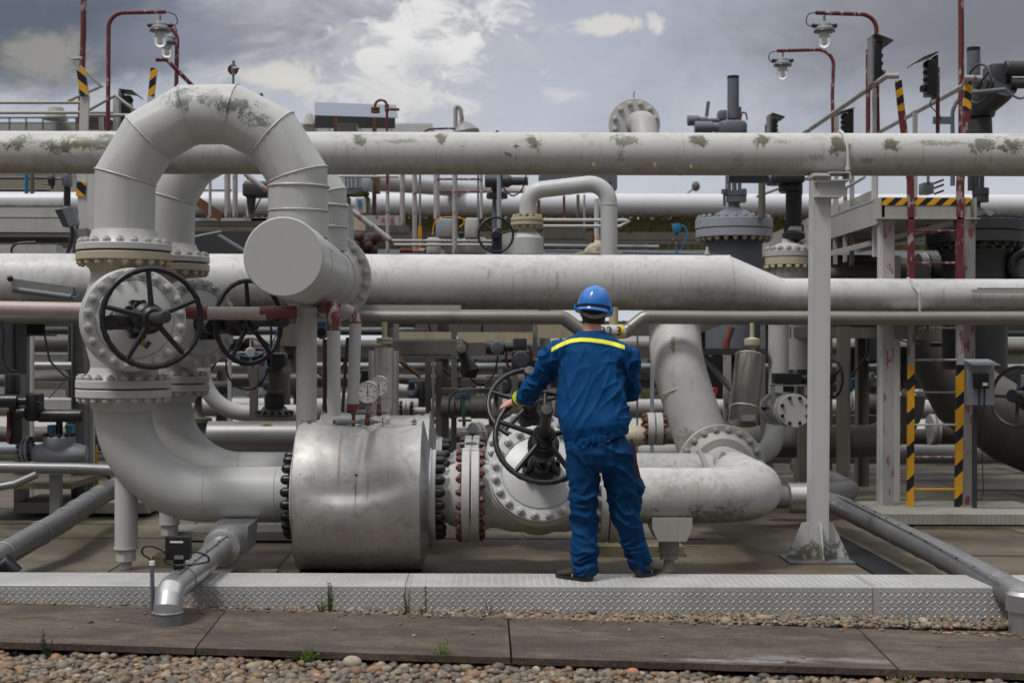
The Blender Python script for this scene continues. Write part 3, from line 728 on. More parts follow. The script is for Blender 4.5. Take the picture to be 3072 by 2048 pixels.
# dented drum shaped jacket
def jacket():
    r = thing('insulation_drum', (-.88, DA, ZP-.53), 'big dented aluminium drum jacket round the front pipe', 'drum', 'aluminium drum jackets')
    x0, x1, R = -1.318, -.447, .532; b = MB(); nx_, na = 60, 96; rr = []
    for i in range(nx_+1):
        x = x0+(x1-x0)*i/nx_; fx = i/nx_; ring = []
        for k in range(na):
            th = 2*PI*k/na; y, z = -math.cos(th), math.sin(th); q = R     # th=0 faces the camera
            tt = math.atan2(z, -y); d = 0
            # long vertical crease and the big scooped dent of the photograph
            if -1.9 < tt < 1.9:
                cr = abs(fx-.56-.05*(tt-.8)); d += .034*math.exp(-(cr/.04)**2)*soft(tt, .15, .8)*(1 if fx > .5 else .5)
                ly = -.02+.10*(fx-.3)**2*4-.05*math.sin(fx*3)
                e = tt-ly
                if e > 0: d += .062*math.exp(-(e/.32)**1.2)*math.exp(-((fx-.52)/.36)**4)*soft(e, 0, .20)
                d += .012*math.exp(-((tt+.95)/.16)**2)*math.exp(-((fx-.35)/.28)**2)
                d += .030*soft(tt, 1.05, 1.5)*math.exp(-((fx-.62)/.25)**2)
            d += .005*noise.noise((fx*3, tt*2, 2))+.0035*noise.noise((fx*9, tt*5, 5))
            if z > .93: d += .015*soft(z, .93, .99)
            q = R-d*1.0
            ring.append(V(x, DA+y*q, ZP+z*q))
        rr.append(ring)
    b.rings(rr)
    jm, t, bb = shader('stained brushed aluminium sheet', .5, .6); oc = t.new('ShaderNodeTexCoord').outputs['Object']
    c = t.mix(t.step(t.noise(oc, 3, 6, .6), .35, .7), (.46, .45, .435), (.58, .57, .55))
    c = t.mix(t.step(t.noise(t.scale(oc, (22, 22, 1.2)), 1, 5, .6), .5, .75, .4), c, (.36, .33, .30))
    c = t.mix(t.step(t.noise(oc, 22, 5, .7), .63, .7, .5), c, (.70, .68, .65))
    c = t.mix(t.step(t.noise(oc, 6, 8, .72, .5), .50, .66, .55), c, (.30, .28, .26)); c = t.mix(t.step(t.noise(oc, 70, 3, .6), .70, .74, .8), c, (.10, .08, .07))
    def spot(x, z, rx, rz, col, amt, c):
        d = t.vm('LENGTH', t.scale(t.vm('SUBTRACT', t.scale(oc, (1, 0, 1)), (x, 0, z)), (1/rx, 1, 1/rz)))
        d = t.m('ADD', d, t.m('MULTIPLY', t.m('SUBTRACT', t.noise(oc, 30, 4), .5), .5)); return t.mix(t.step(d, 1.2, .5, amt), c, col)
    for sx_, sz_, rx, rz, cc, am in ((-.0, .712, .012, .012, (.07, .015, .012), .95), (-.003, .60, .006, .10, (.16, .07, .05), .7), (-.12, .82, .012, .2, (.22, .12, .09), .45), (.08, .64, .010, .12, (.3, .2, .17), .5),
                                     (-.38, .72, .006, .006, (.05, .03, .03), .9), (.37, .72, .006, .006, (.05, .03, .03), .9), (-.38, .28, .006, .006, (.05, .04, .04), .9), (-.01, .27, .006, .006, (.05, .04, .04), .9), (.36, .25, .006, .006, (.05, .04, .04), .9)):
        c = spot(sx_, sz_, rx, rz, cc, am, c)
    t.l.new(c, bb.inputs['Base Color'])
    t.l.new(t.step(t.noise(oc, 8, 6, .65), .3, .7, .62, .46), bb.inputs['Roughness'])
    bn = t.new('ShaderNodeBump'); bn.inputs['Strength'].default_value = .3; bn.inputs['Distance'].default_value = .002; t.l.new(t.noise(t.scale(oc, (40, 40, 3)), 1, 4), bn.inputs['Height']); t.l.new(bn.outputs[0], bb.inputs['Normal'])
    b.put('jacket', jm, r, 50)
    e = MB(); e.lathe((x1-.002, DA, ZP), (1, 0, 0), [(R-.006, 0), (R-.02, .01), (.36, .045), (.335, .06)], 72, cap=False); e.lathe((x1+.055, DA, ZP), (1, 0, 0), [(.335, -.01), (.338, 0), (.334, .012)], 72, cap=False)
    e.torus((x0, DA, ZP), (1, 0, 0), R-.003, .005, 72, 8); e.torus((x1, DA, ZP), (1, 0, 0), R-.006, .005, 72, 8)
    e.put('end_cover', 'steel', r, 30)
    k = MB()
    for j in range(100): th = 2*PI*j/100; k.box((x1+.047, DA-math.cos(th)*.338, ZP+math.sin(th)*.338), (.018, .006, .008))
    k.put('band_clamp', 'galv', r)
    q = MB()
    for fx in (.07, .93): q.box((x0+(x1-x0)*fx, DA-.03, ZP+R-.004), (.03, .09, .016)); q.cyl((x0+(x1-x0)*fx, DA-.10, ZP+R+.0), (x0+(x1-x0)*fx, DA+.03, ZP+R+.012), .006, n=8)
    q.put('latch', 'galv', r)
    return r
r = jacket(); both.append((r, 'aluminium drum jacket of the rear line showing above the front drum'))
# right hand run: spool to the bend and the tee
r = thing('bend_pipe', (.875, DA, ZP), 'white pipe right of the worker bending back into the flanged tee, mossy underneath', 'pipe')
mm = mat('mossy white pipe', W, .5, dirt=.45, streak=.45, under=1.0, var=.08, top=.6, moss=[(V(.62, -.19, .02), (.30, .1, .12), .35), (V(1.0, -.16, -.13), (.5, .1, .07), .8)], mosscol=(.13, .13, .10))
pth = bend([V(.90, DA, ZP), V(2.02, DA, ZP), V(2.02, 12.12, ZP+.025)], .5, 18)
MB().tube(pth, .2, 48).put('pipe', mm, r, 60)
b = MB(); bead(b, V(1.5, DA, ZP), V(1, 0, 0), .2, .004); bead(b, V(2.02, 10.9, ZP+.01), V(0, 1, 0), .2, .004); b.put('weld_beads', mm, r)
flange(r, V(.8765, DA, ZP), (1, 0, 0), .337, .058, 'white', 20, .0295, 'white', hub=.21, Rb=.302)
o = flange(r, V(2.02, 12.2, .392), (0, -1, 0), .375, .06, 'white_old', 20, .027, 'white_old', hub=.26, Rb=.335)
s_ = MB(); s_.prism([(1.18, DA-.19, .225), (1.46, DA-.19, .225), (1.46, DA-.19, .15), (1.42, DA-.19, .06), (1.22, DA-.19, .06), (1.18, DA-.19, .15)], (0, .38, 0)); s_.cyl((1.32, DA, .07), (1.32, DA, -.03), .075); s_.cyl((1.32, DA, -.03), (1.32, DA, -.042), .082)
s_.lathe((1.32, DA, -.042), (0, 0, -1), [(.065, 0), (.065, .05)], 8); s_.cyl((1.32, DA, -.09), (1.32, DA, FLOOR), .037)
s_.put('support_leg', 'white_old', r)
r = thing('side_pipe', (.875, DA+1.4, ZP), 'shorter white pipe of the rear line joining the bend by a saddle', 'pipe')
MB().cyl((.88, DA+1.4, ZP), (1.84, DA+1.4, ZP), .2, n=44).put('pipe', mm, r)
flange(r, V(.8735, DA+1.4, ZP), (1, 0, 0), .337, .058, 'white', 20, .0295, 'white', hub=.21, Rb=.302)
sd_ = MB().box((1.87, DA+1.28, ZP+.10), (.035, .05, .26), Matrix.Rotation(math.radians(28), 3, 'Y')); sd_.torus((1.80, DA+1.4, ZP), (1, 0, .25), .215, .02, 40, 8); sd_.put('saddle', 'white_old', r)
r = thing('riser_pipe', (1.9, 13, .3), 'thick white riser pipe rising from the tee flange to the header', 'pipe')
rm = mat('riser paint', W, .5, dirt=.4, streak=.3, top=.5, under=.3, var=.07, moss=[(V(-.10, -.2, .25), (.07, .2, .2), .6), (V(-.2, -.2, 1.15), (.02, .2, .12), .9)], mosscol=(.2, .16, .11))
MB().tube(bend([V(2.02, 12.262, .392), V(2.02, 12.9, .40), V(1.745, 13.0, 1.30), V(1.78, 13.40, 1.72), V(2.5, 13.75, 1.98)], [.28, .5, .3], 12), .24, 44).put('pipe', rm, r, 60)
b = MB(); bead(b, V(1.80, 12.985, 1.05), V(-.28, .1, .9), .243, .005); b.put('weld_beads', rm, r)
for root, lab in both: clone(root, Vector(root.location)+ROW2, lab)

# stub with flat blind cap, header and its reducer
r = thing('blind_stub', (-1.30, 9.07, 2.0), 'fat white pipe stub ending in a flat round cap that faces the camera', 'pipe')
a0, a1 = P(850, 770, 9.07), V(-1.347, 12.0, 2.0)
ax = (a1-a0).normalized()
MB().lathe(a0, ax, [(.247, -.006), (.255, .004), (.255, (a1-a0).length+1.4)], 72).put('pipe', 'white_clean', r, 30)
b = MB(); bead(b, a0+ax*.62, ax, .256, .004, 60); bead(b, a0+ax*2.0, ax, .256, .004, 60); b.box(a0+ax*.55+V(.235, 0, .09), (.01, .62, .012)); b.box(a0+ax*.75+V(.215, 0, -.135), (.05, .015, .012))
b.put('weld_beads', 'white_clean', r)
f = flange(r, a1, -ax, .385, .055, 'white', 20, .026, 'white', hub=.262, Rb=.345)
flange(r, a1+ax*.004, ax, .385, .055, 'white', 20, .026, 'white', hub=.262, Rb=.345)
# post under the stub
b = MB(); px_ = (920-CX)/FX*10.75; b.cyl((px_, 10.75, FLOOR), (px_, 10.75, 1.76), .0775, n=32); o = b.put('support_post', 'white'); tag(o, 'round white post holding up the capped pipe stub', 'post')

r = thing('header_pipe', (0, 13.2, 2.0), 'thick white horizontal header pipe that narrows towards the right', 'pipe')
HD = 13.2; y_ = lambda x, y: P(x, y, HD).z; X_ = lambda x: (x-CX)/FX*HD
zc = y_(1456, 846.5)
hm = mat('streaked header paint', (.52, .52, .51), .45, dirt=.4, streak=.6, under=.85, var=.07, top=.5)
rr = []
for x, R_, dz in ((-2400, .257, 0), (1120, .257, 0), (2182, .257, 0), (2343, .152, -.108), (5000, .150, -.108)): 
    c_ = V(X_(x), HD, zc+dz); rr.append([c_+V(0, math.cos(2*PI*k/56)*R_, math.sin(2*PI*k/56)*R_) for k in range(56)])
MB().rings(rr).put('pipe', hm, r, 20)
b = MB()
for x in (1118, 1902, 2186): bead(b, V(X_(x), HD, zc), V(1, 0, 0), .257, .004, 50)
bead(b, V(X_(2345), HD, zc-.108), V(1, 0, 0), .153, .004, 50); b.put('weld_beads', hm, r)
b = MB(); b.cyl((X_(2118), HD-.05, zc+.24), (X_(2118), HD-.05, zc+.33), .012); b.cyl((X_(2118), HD-.05, zc+.26), (X_(2118), HD-.05, zc+.29), .022); b.put('nipple', 'white', r)
# upper pipe
UD = 10.9; ax0 = P(-60, 456.2, UD); ax1 = P(3150, 466, UD); zc = (ax0.z+ax1.z)/2; ax0.x = -10; ax1.x = 10
U0 = V(ax0.x, UD, zc)
def um(x, y, rx, rz, amt): q = P(x, y, UD-.15); return (V(q.x, UD-.13, q.z)-U0, (rx, .2, rz), amt)
MO = [um(55, 430, .10, .06, 1), um(130, 428, .12, .03, .8), um(200, 440, .14, .05, 1), um(290, 428, .22, .05, .9), um(1075, 424, .045, .05, 1), um(1180, 424, .24, .02, .6), um(1325, 418, .035, .05, 1), um(1600, 425, .055, .06, 1),
      um(1518, 462, .03, .025, .9), um(1548, 440, .02, .02, .7), um(1870, 425, .08, .05, .8), um(1862, 460, .03, .06, .6), um(2100, 424, .06, .045, 1), um(2290, 426, .06, .05, 1), um(2340, 425, .1, .02, .6), um(2510, 430, .05, .07, 1), um(2540, 445, .04, .04, .9), um(2675, 435, .05, .05, 1),
      um(2820, 430, .2, .02, .6), um(2950, 435, .10, .05, .9), um(3040, 440, .12, .05, 1), um(2440, 475, .06, .03, .4), um(2600, 482, .06, .02, .5), um(2215, 480, .04, .05, .3)]
m_up = mat('mossy upper pipe paint', (.47, .47, .45), .5, dirt=.22, dirtcol=(.2, .19, .14), streak=.35, under=.7, var=.07, moss=MO, mosscol=(.095, .098, .062), top=.6)
r = thing('upper_pipe', U0, 'long mossy white pipe crossing the whole view at the top', 'pipe')
MB().cyl(U0, V(ax1.x, UD, zc), .1625, n=48).put('pipe', m_up, r)
b = MB()
for x in (1844, 2040, 1100): bead(b, V((x-CX)/FX*UD, UD, zc), V(1, 0, 0), .163, .0035, 40)
b.put('weld_beads', m_up, r)
b = MB()
for x, y, s_ in ((1390, 443, .022), (1550, 443, .026)):
    q = P(x, y, UD-.155); n_ = 14; poly = [q+V(math.cos(2*PI*k/n_)*s_*(1+.5*math.sin(k*2.3+x)), -.004, math.sin(2*PI*k/n_)*s_*.6*(1+.5*math.sin(k*3.1))) for k in range(n_)]; b.prism(poly, (0, .01, 0))
b.put('torn_label', 'black', r)
og = mat('faded orange marker', (.36, .22, .07), .6, bump=0)
for s_, x, y in (('6', 1781, 492), ('5', 1964, 494), ('4', 2072, 500)):
    q = P(x, y, UD-.158)-U0; text(s_, .055, (q.x, q.y-.002, q.z), (PI/2-.5, 0, 0), og, r, 'chalk_number', .001)
# ================================================================ helpers that read places off the photograph
REG = {'A': (660, 940, 3.92), 'B': (1180, 940, 3.92), 'D': (2100, 940, 3.92), 'E': (1000, 500, 3.92), 'L': (0, 900, 2.613)}
for c_ in range(4):
    for r_ in range(4): REG['%d%d' % (c_, r_)] = (TC[c_], TR[r_], 2.8)
def pt(k, x, y, D): o = REG[k]; return P(o[0]+x/o[2], o[1]+y/o[2], D)
def ln(k, n, D): return n/REG[k][2]/FX*D
def tu(k, pts, r, D, m, name=None, label=None, cat=None, br=0, group=None, parent=None, n=12, ends=None):
    """tube through crop pixels; r in crop pixels"""
    q = [pt(k, p[0], p[1], p[2] if len(p) > 2 else D) for p in pts]
    if br: q = bend(q, br, 8)
    o = MB().tube(q, ln(k, r, D), n).put(name, m, parent)
    if parent is None: tag(o, label, cat, group)
    return o
def bx(k, x0, y0, x1, y1, D, dep, m, name=None, label=None, cat=None, group=None, parent=None, bev=0, mb=None):
    a, b_ = pt(k, x0, y0, D), pt(k, x1, y1, D); c_ = (a+b_)/2; c_.y += dep/2
    g = mb or MB(); sz = (abs(b_.x-a.x), dep, abs(a.z-b_.z))
    if bev: g.rbox(c_, sz, bev)
    else: g.box(c_, sz)
    if mb: return mb
    o = g.put(name, m, parent)
    if parent is None: tag(o, label, cat, group)
    return o
def post(k, x, w_, y, D, m, label, cat='post', name='support_post', group=None, y1=None, dep=None, parent=None, lean=0, z0=None):
    """square post from crop pixel y down to the floor (or to y1)"""
    a = pt(k, x, y, D); z1 = pt(k, x, y1, D).z if y1 is not None else (z0 if z0 is not None else (FLOOR if D < 21 else -.32)); W_ = ln(k, w_, D)
    g = MB().bar(V(a.x+lean, D, z1), a, W_, dep or W_, (0, 1, 0)) if lean else MB().box((a.x, D, (a.z+z1)/2), (W_, dep or W_, a.z-z1))
    o = g.put(name, m, parent)
    if parent is None: tag(o, label, cat, group)
    return o
def hbeam(k, x, w_, y, D, m, label, y1=None, group=None, dep=.14):
    """steel H section column: two flanges and a web"""
    a = pt(k, x, y, D); z1 = pt(k, x, y1, D).z if y1 is not None else FLOOR; W_ = ln(k, w_, D); h = a.z-z1; zc_ = (a.z+z1)/2
    g = MB().box((a.x-W_/2+.006, D, zc_), (.012, dep, h)).box((a.x+W_/2-.006, D, zc_), (.012, dep, h)).box((a.x, D, zc_), (W_-.02, .01, h-.004))
    o = g.put('steel_column', m); tag(o, label, 'column', group); return o
def lat(k, cx, prof, D, m, name, parent, n=40, ang=30):
    """turned part on a vertical axis, profile as crop (radius, y)"""
    g = MB(); ax_ = pt(k, cx, prof[0][1], D); rr = []
    for r_, y in prof:
        z = pt(k, cx, y, D).z; R_ = max(ln(k, r_, D), 1e-4); rr.append([V(ax_.x+R_*math.cos(2*PI*i/n), D+R_*math.sin(2*PI*i/n), z) for i in range(n)])
    return g.rings(rr).put(name, m, parent, ang)
def lah(k, cy, prof, D, m, name, parent, n=36, ang=30):
    """turned part on a horizontal left-right axis, profile as crop (radius, x)"""
    g = MB(); rr = []
    for r_, x in prof:
        q = pt(k, x, cy, D); R_ = max(ln(k, r_, D), 1e-4); rr.append([V(q.x, D+R_*math.cos(2*PI*i/n), q.z+R_*math.sin(2*PI*i/n)) for i in range(n)])
    return g.rings(rr).put(name, m, parent, ang)
def th(k, x, y, D, name, label, cat, group=None): return thing(name, pt(k, x, y, D), label, cat, group)
def vb(parent, k, cx, y, R, n, D, size, up=1, m='white', me=NUT):
    a = pt(k, cx, y, D); ring_bolts(parent, a, (0, 0, up), ln(k, R, D), n, size, m, me)

# ---------------------------------------------------------------- column carrying the upper pipe
r = thing('pipe_column', (2.52, 10.75, FLOOR), 'clean white steel column with gusset plates holding the upper pipe', 'column')
CM = mat('clean white column', (.50, .50, .49), .45, dirt=.05, var=.03, moss=[(V(0, 0, .0), (.45, .3, .12), .9)], mosscol=(.10, .10, .06))
t0, t1 = pt('31', 527, 62, 10.75), pt('33', 504, 560, 10.75); t1.z = FLOOR
g = MB(); W_ = .136
for sg in (-1, 1): g.bar(t1+V(sg*(W_/2-.006), 0, 0), t0+V(sg*(W_/2-.006), 0, 0), .012, .14, (0, 1, 0))
g.bar(t1+V(.0, -.064, 0), t0+V(0, -.064, -.001), W_-.026, .012, (0, 1, 0)); g.put('column', CM, r)
g = MB(); c_ = t1
for sg in (-1, 1): g.prism([c_+V(sg*.068, -.008, .002), c_+V(sg*.235, -.008, .002), c_+V(sg*.235, -.008, .03), c_+V(sg*.115, -.008, .285), c_+V(sg*.068, -.008, .285)], (0, .016, 0))
g.put('gusset', CM, r)
MB().prism([c_+V(-.006, -.072, .002), c_+V(-.006, -.20, .002), c_+V(-.006, -.20, .03), c_+V(-.006, -.11, .285), c_+V(-.006, -.072, .285)], (.012, 0, 0)).put('front_gusset', CM, r)
g = MB().box(c_+V(0, 0, .008), (.5, .42, .012)); g.put('base_plate', 'steel_dark', r)
g = MB(); bx('31', 490, 118, 745, 128, 10.62, .16, '', mb=g); bx('31', 490, 242, 715, 254, 10.62, .16, '', mb=g); bx('31', 505, 128, 740, 242, 10.66, .012, '', mb=g); g.put('short_beam', CM, r)
g = MB(); bx('31', 480, 64, 612, 78, 10.6, .3, '', mb=g); bx('31', 612, 42, 785, 52, 10.6, .22, '', mb=g); bx('31', 776, 52, 786, 106, 10.6, .22, '', mb=g); bx('31', 612, 106, 786, 116, 10.6, .22, '', mb=g); bx('31', 500, 78, 610, 118, 10.64, .1, '', mb=g); g.put('channel', CM, r)
q0 = pt('31', 712, 40, UD); cU = V(q0.x, UD, U0.z)
g = MB(); pp = [V(q0.x, UD-.175, q0.z-.05), V(q0.x, UD-.175, U0.z)]+[V(q0.x-.02*math.sin(a_), UD-.175*math.cos(a_), U0.z+.175*math.sin(a_)) for a_ in [PI*i/12 for i in range(1, 12)]]+[V(q0.x, UD+.175, U0.z), V(q0.x, UD+.175, q0.z)]
g.tube(pp, .011, 10); g.cyl((q0.x, UD-.175, q0.z-.01), (q0.x, UD-.175, q0.z+.014), .02, n=6); g.cyl((q0.x, UD-.175, q0.z-.075), (q0.x, UD-.175, q0.z-.05), .02, n=6); g.put('u_bolt', CM, r)

# flanged elbow standing on the upper pipe
D_ = 11.6; r = th('20', 1128, 1115, D_, 'flanged_elbow', 'white elbow with round bolted flange rising behind the upper pipe', 'pipe')
c_ = pt('20', 1128, 1048, D_); R_ = ln('20', 215, D_)
f = MB().lathe(c_, (-.10, -1, 0), [(R_-.004, 0), (R_, .004), (R_, .045), (R_-.004, .05)], 56).put('flange', 'white', r)
ring_bolts(f, c_+V(0, -.05, 0), (-.1, -1, 0), R_*.80, 12, .023, 'white', a0=PI/12)
e_ = pt('20', 1185, 1020, D_); MB().tube(bend([c_+V(.03, -.04, 0), c_+V(.04, -.34, -.05), V(c_.x+.045, UD+.17, U0.z+.02)], .10, 10), ln('20', 110, D_-.2), 40).put('pipe', 'white_old', r, 60)
tu('20', [(1128, 835), (1122, 800), (1130, 770)], 5, D_, 'galv', 'bleed_nipple', parent=r); 

# ---------------------------------------------------------------- stainless line under the header
SDp = 12.75; r = th('11', 1200, 1260, SDp, 'stainless_pipe', 'long stainless pipe under the header with a dip and a yellow band', 'pipe')
ss = mat('dull stainless pipe', (.22, .21, .19), .42, .55, dirt=.35, dirtcol=(.12, .09, .06), bump=.1)
R_ = .062
q = [pt('11', -9000, 1258, SDp), pt('11', 1180, 1262, SDp), pt('21', 530, 1265, SDp), pt('21', 690, 1384, SDp), pt('21', 1060, 1384, SDp), pt('21', 1215, 1262, SDp), pt('31', 0, 1270, SDp), pt('31', 9000, 1280, SDp)]
MB().tube(bend(q, .09, 8), R_, 28).put('pipe', ss, r, 60)
g = MB(); g.cyl(pt('21', 992, 1384, SDp), pt('21', 1030, 1384, SDp), R_*1.04, n=28); g.put('yellow_band', mat('bright yellow band', (.62, .42, .02), .5), r)
g = MB()
for a_, b_, d_ in (((530, 1262), (540, 1262), 0), ((1080, 1330), (1090, 1320), 0), ((1300, 1262), (1310, 1262), 0)): bead(g, pt('21', *a_, SDp), pt('21', *b_, SDp)-pt('21', *a_, SDp), R_, .003, 24)
g.put('weld_beads', ss, r)
q = pt('21', 925, 1384, SDp)-ORG[r.name]; text('22.3', .115, (q.x, q.y-R_-.004, q.z), (PI/2, 0, 0), 'rubber', r, 'pipe_number', .002)
q = pt('21', 925, 1384, SDp); MB().lathe(q-V(.16, 0, 0), (1, 0, 0), [(R_*1.01, 0), (R_*1.01, .30)], 28).put('label_band', 'white_clean', r)
tu('21', [(955, 1180, 12.9), (955, 1330, 12.9)], 38, 12.9, 'cream', 'drain_stub', 'short cream stub hanging from the header behind the worker\'s head', 'pipe', n=20)
bx('11', 890, 1160, 1745, 1205, 12.85, .05, 'white_old', 'angle_rail', 'thin weathered angle rail along the underside of the header', 'beam')
tu('31', [(1850, 1022), (2400, 1022)], 7, 12.8, 'steel_dark', 'thin_conduit', 'thin dark conduit clipped along the right end of the header', 'conduit')
bx('31', 1815, 1030, 2400, 1058, 12.95, .05, 'white_old', 'angle_rail', 'pale angle strip on the right end of the header', 'beam')

# ---------------------------------------------------------------- red and white lines by the drum
PD = 10.62
r = th('01', 0, 1190, PD, 'cooling_pipe', 'pink and white painted horizontal pipe passing behind the left handwheel', 'pipe')
tu('01', [(-120, 1186), (700, 1200)], 60, PD, 'pink', 'pipe', parent=r, n=28)
tu('01', [(1400, 1215), (1750, 1228)], 56, PD, 'red', 'red_section', parent=r, n=28)
tu('01', [(1750, 1228), (2240, 1232)], 55, PD, 'pink', 'white_section', parent=r, n=28)
tu('11', [(60, 1228), (360, 1222)], 56, PD, 'red', 'red_end', parent=r, n=28)
g = MB(); bx('11', 305, 1182, 535, 1232, 10.66, .03, '', mb=g); g.put('clamp', 'white', r)
def dropline(x0, x1, pts, w_, D, nm, lab, ybot, redend=False):
    r = th(nm, x0, 1200, D, 'drop_pipe', lab, 'pipe', 'white drop pipes with red elbows')
    q = [pt('11', *p, D) if len(p) == 2 else pt('11', *p) for p in pts]
    MB().tube(bend(q[:3]+[q[3]], .10, 10), ln('11', w_, D), 28).put('elbow', 'redpatch', r, 60)
    MB().tube([q[3], pt('12', x1, ybot, D)], ln('11', w_*.97, D), 28).put('pipe', 'white', r)
    g = MB(); g.torus(q[3], (0, 0, 1), ln('11', w_, D), .004, 28, 6); g.put('weld_bead', 'rust', r)
    if redend: e = pt('12', x1, ybot, D); MB().cyl(e, e+V(0, 0, -.05), ln('11', w_*1.02, D), n=28).put('red_end', 'red', r)
    return r
dropline(530, 678, [(560, 1215, 10.9), (640, 1180, 10.55), (678, 1190, 10.42), (675, 1370, 10.42)], 58, 10.42, '11', 'white drop pipe with a peeling red elbow, nearer the post', 690)
dropline(780, 838, [(640, 1195, 10.9), (760, 1200, 10.9), (862, 1205, 10.9), (858, 1310, 10.9)], 52, 10.9, '11', 'thinner white drop pipe with faded elbow and red lower end', 590, True)
# pressure gauges
def gauge(k, cx, cy, R_, D, label, stem):
    r = th(k, cx, cy, D, 'pressure_gauge', label, 'gauge', 'pressure gauges above the drum'); c_ = pt(k, cx, cy, D); R = ln(k, R_, D)
    MB().lathe(c_+V(0, .04, 0), (0, -1, 0), [(R*.97, 0), (R, .01), (R, .045), (R*.95, .052), (R*.93, .05), (R*.93, .044), (0.001, .044)], 48).put('case', 'chrome', r)
    MB().lathe(c_+V(0, -.005, 0), (0, -1, 0), [(R*.93, 0), (R*.93, .002)], 48).put('dial', 'lampwhite', r)
    g = MB()
    for i in range(51):
        th_ = math.radians(225-270*i/50); l_ = .12 if i % 10 == 0 else (.09 if i % 5 == 0 else .05); e = V(math.cos(th_), 0, math.sin(th_))
        g.bar(c_+e*R*.86+V(0, -.0082, 0), c_+e*R*(.86-l_)+V(0, -.0082, 0), .0014 if i % 5 else .0022, .001, (0, 1, 0))
    g.put('scale', 'rubber', r)
    g = MB().bar(c_+V(0, -.011, -R*.15), c_+V(0, -.011, R*.74), .0035, .001, (0, 1, 0)); g.lathe(c_+V(0, -.008, 0), (0, -1, 0), [(.006, 0), (.006, .006)], 16); g.put('needle', 'rubber', r)
    for s_, th_ in (('0', 225), ('20', 171), ('40', 117), ('60', 63), ('80', 9), ('100', -45)):
        e = V(math.cos(math.radians(th_)), 0, math.sin(math.radians(th_))); q = e*R*.60; text(s_, .016, (q.x, -.0078, q.z), (PI/2, 0, 0), 'rubber', r, 'dial_number', .0004)
    text('bar', .012, (0, -.0078, -R*.62), (PI/2, 0, 0), 'rubber', r, 'dial_unit', .0004); g = MB().box(c_+V(0, -.008, -R*.30), (.018, .001, .007)); g.put('dial_plate', 'rubber', r)
    g = MB(); a_ = c_+V(0, .02, -R); b_ = pt(k, *stem, D+.02); g.tube([a_, V(a_.x, a_.y, b_.z)], .011, 10); g.cyl(V(a_.x, a_.y, a_.z-.012), V(a_.x, a_.y, a_.z-.04), .017, n=6); g.cyl(V(a_.x, a_.y, a_.z-.06), V(a_.x, a_.y, a_.z-.075), .017, n=6); g.put('stem', 'galv', r)
gauge('A', 1738, 925, 132, 10.15, 'round white dial pressure gauge in front, above the big drum', (1738, 1240))
gauge('A', 1868, 852, 122, 10.6, 'round white dial pressure gauge partly hidden behind the front gauge', (1880, 1150))
def manifold(D, x0, x1, y, label):
    r = th('A', x0, y, D, 'valve_manifold', label, 'valve', 'rusty gauge manifolds'); g = MB(); a_, b_ = pt('A', x0, y, D), pt('A', x1, y, D); L_ = (b_-a_).length
    g.lathe(a_, b_-a_, [(.014, 0), (.020, .01), (.020, .05*L_/.13), (.013, .055*L_/.13), (.013, .07*L_/.13), (.021, .075*L_/.13), (.021, L_-.03), (.012, L_-.025), (.012, L_)], 16); g.put('body', 'galv', r)
    g = MB(); m_ = a_.lerp(b_, .75); g.ball(m_, .03, 12, 8); g.cyl(m_-V(0, 0, .0), m_+V(0, 0, .06), .016, n=8); g.cyl(a_-V(.02, 0, 0), a_+V(.02, 0, 0), .016, n=6); g.put('rusty_fitting', 'rust', r)
    g = MB(); g.tube([m_+V(-.02, -.02, 0), m_+V(-.06, -.05, -.03)], .009, 8); g.cyl(b_, b_+V(.035, 0, 0), .006, n=8); g.cyl(b_+V(.032, 0, .03), b_+V(.032, 0, -.03), .004, n=8); g.put('lever', 'galv', r)
    g = MB(); k_ = a_.lerp(b_, .42); g.cyl(k_+V(0, 0, .09), k_, .013, n=10); g.cyl(k_, k_+V(0, 0, -.04), .012, n=10); g.cyl(k_+V(0, 0, .075), k_+V(0, 0, .05), .02, n=6); g.put('riser', 'rust', r)
manifold(10.13, 1360, 1860, 1272, 'rusty valve manifold lying on top of the big drum')
manifold(10.6, 1600, 1960, 1160, 'galvanised valve manifold behind the front gauge stem')

# ---------------------------------------------------------------- aluminium clad pipes on the floor
def seams(g, pts, R, n=8):
    for i in range(len(pts)-1):
        a_, b_ = pts[i], pts[i+1]; k_ = max(1, int((b_-a_).length/.45))
        for j in range(k_): g.torus(a_.lerp(b_, (j+.5)/k_), b_-a_, R+.001, .004, 36, 6)
r = thing('clad_pipe', (-1.72, 7.75, -.1), 'aluminium clad pipe crossing the walkway and elbowing down into the concrete slab', 'pipe')
R_ = .077; q = [V(-1.725, 7.74, -.10), V(-1.725, 7.74, .085), V(-1.735, 9.75, .105)]
MB().tube(bend(q, .13, 4), R_, 36).put('cladding', 'steel', r, 12)
MB().lathe((-1.725, 7.74, -.13), (0, 0, 1), [(.082, 0), (.080, .11)], 36).put('sleeve', 'steel_dark', r)
g = MB(); g.torus((-1.725, 7.74, -.02), (0, 0, 1), R_+.003, .006, 36, 6); seams(g, [V(-1.726, 7.9, .087), V(-1.735, 9.7, .105)], R_); g.torus((-1.725, 7.79, .04), (0, -.5, 1), R_+.001, .005, 36, 6); g.bar((-1.70, 7.9, .087+R_+.001), (-1.705, 9.6, .105+R_+.001), .012, .004); g.put('seams', 'galv', r)
MB().lathe((-1.733, 9.35, .10), (0, 1, 0), [(.085, 0), (.122, .015), (.130, .06), (.130, .14), (.122, .15), (.122, .26), (.1, .28)], 40).put('collar', 'steel', r)
MB().prism([(-1.62-.24, 9.62, .02), (-1.62, 9.62, .02), (-1.60, 9.62, .21), (-1.62-.24, 9.62, .21)], (0, .42, 0)).put('connection_box', 'steel', r)
g = MB()
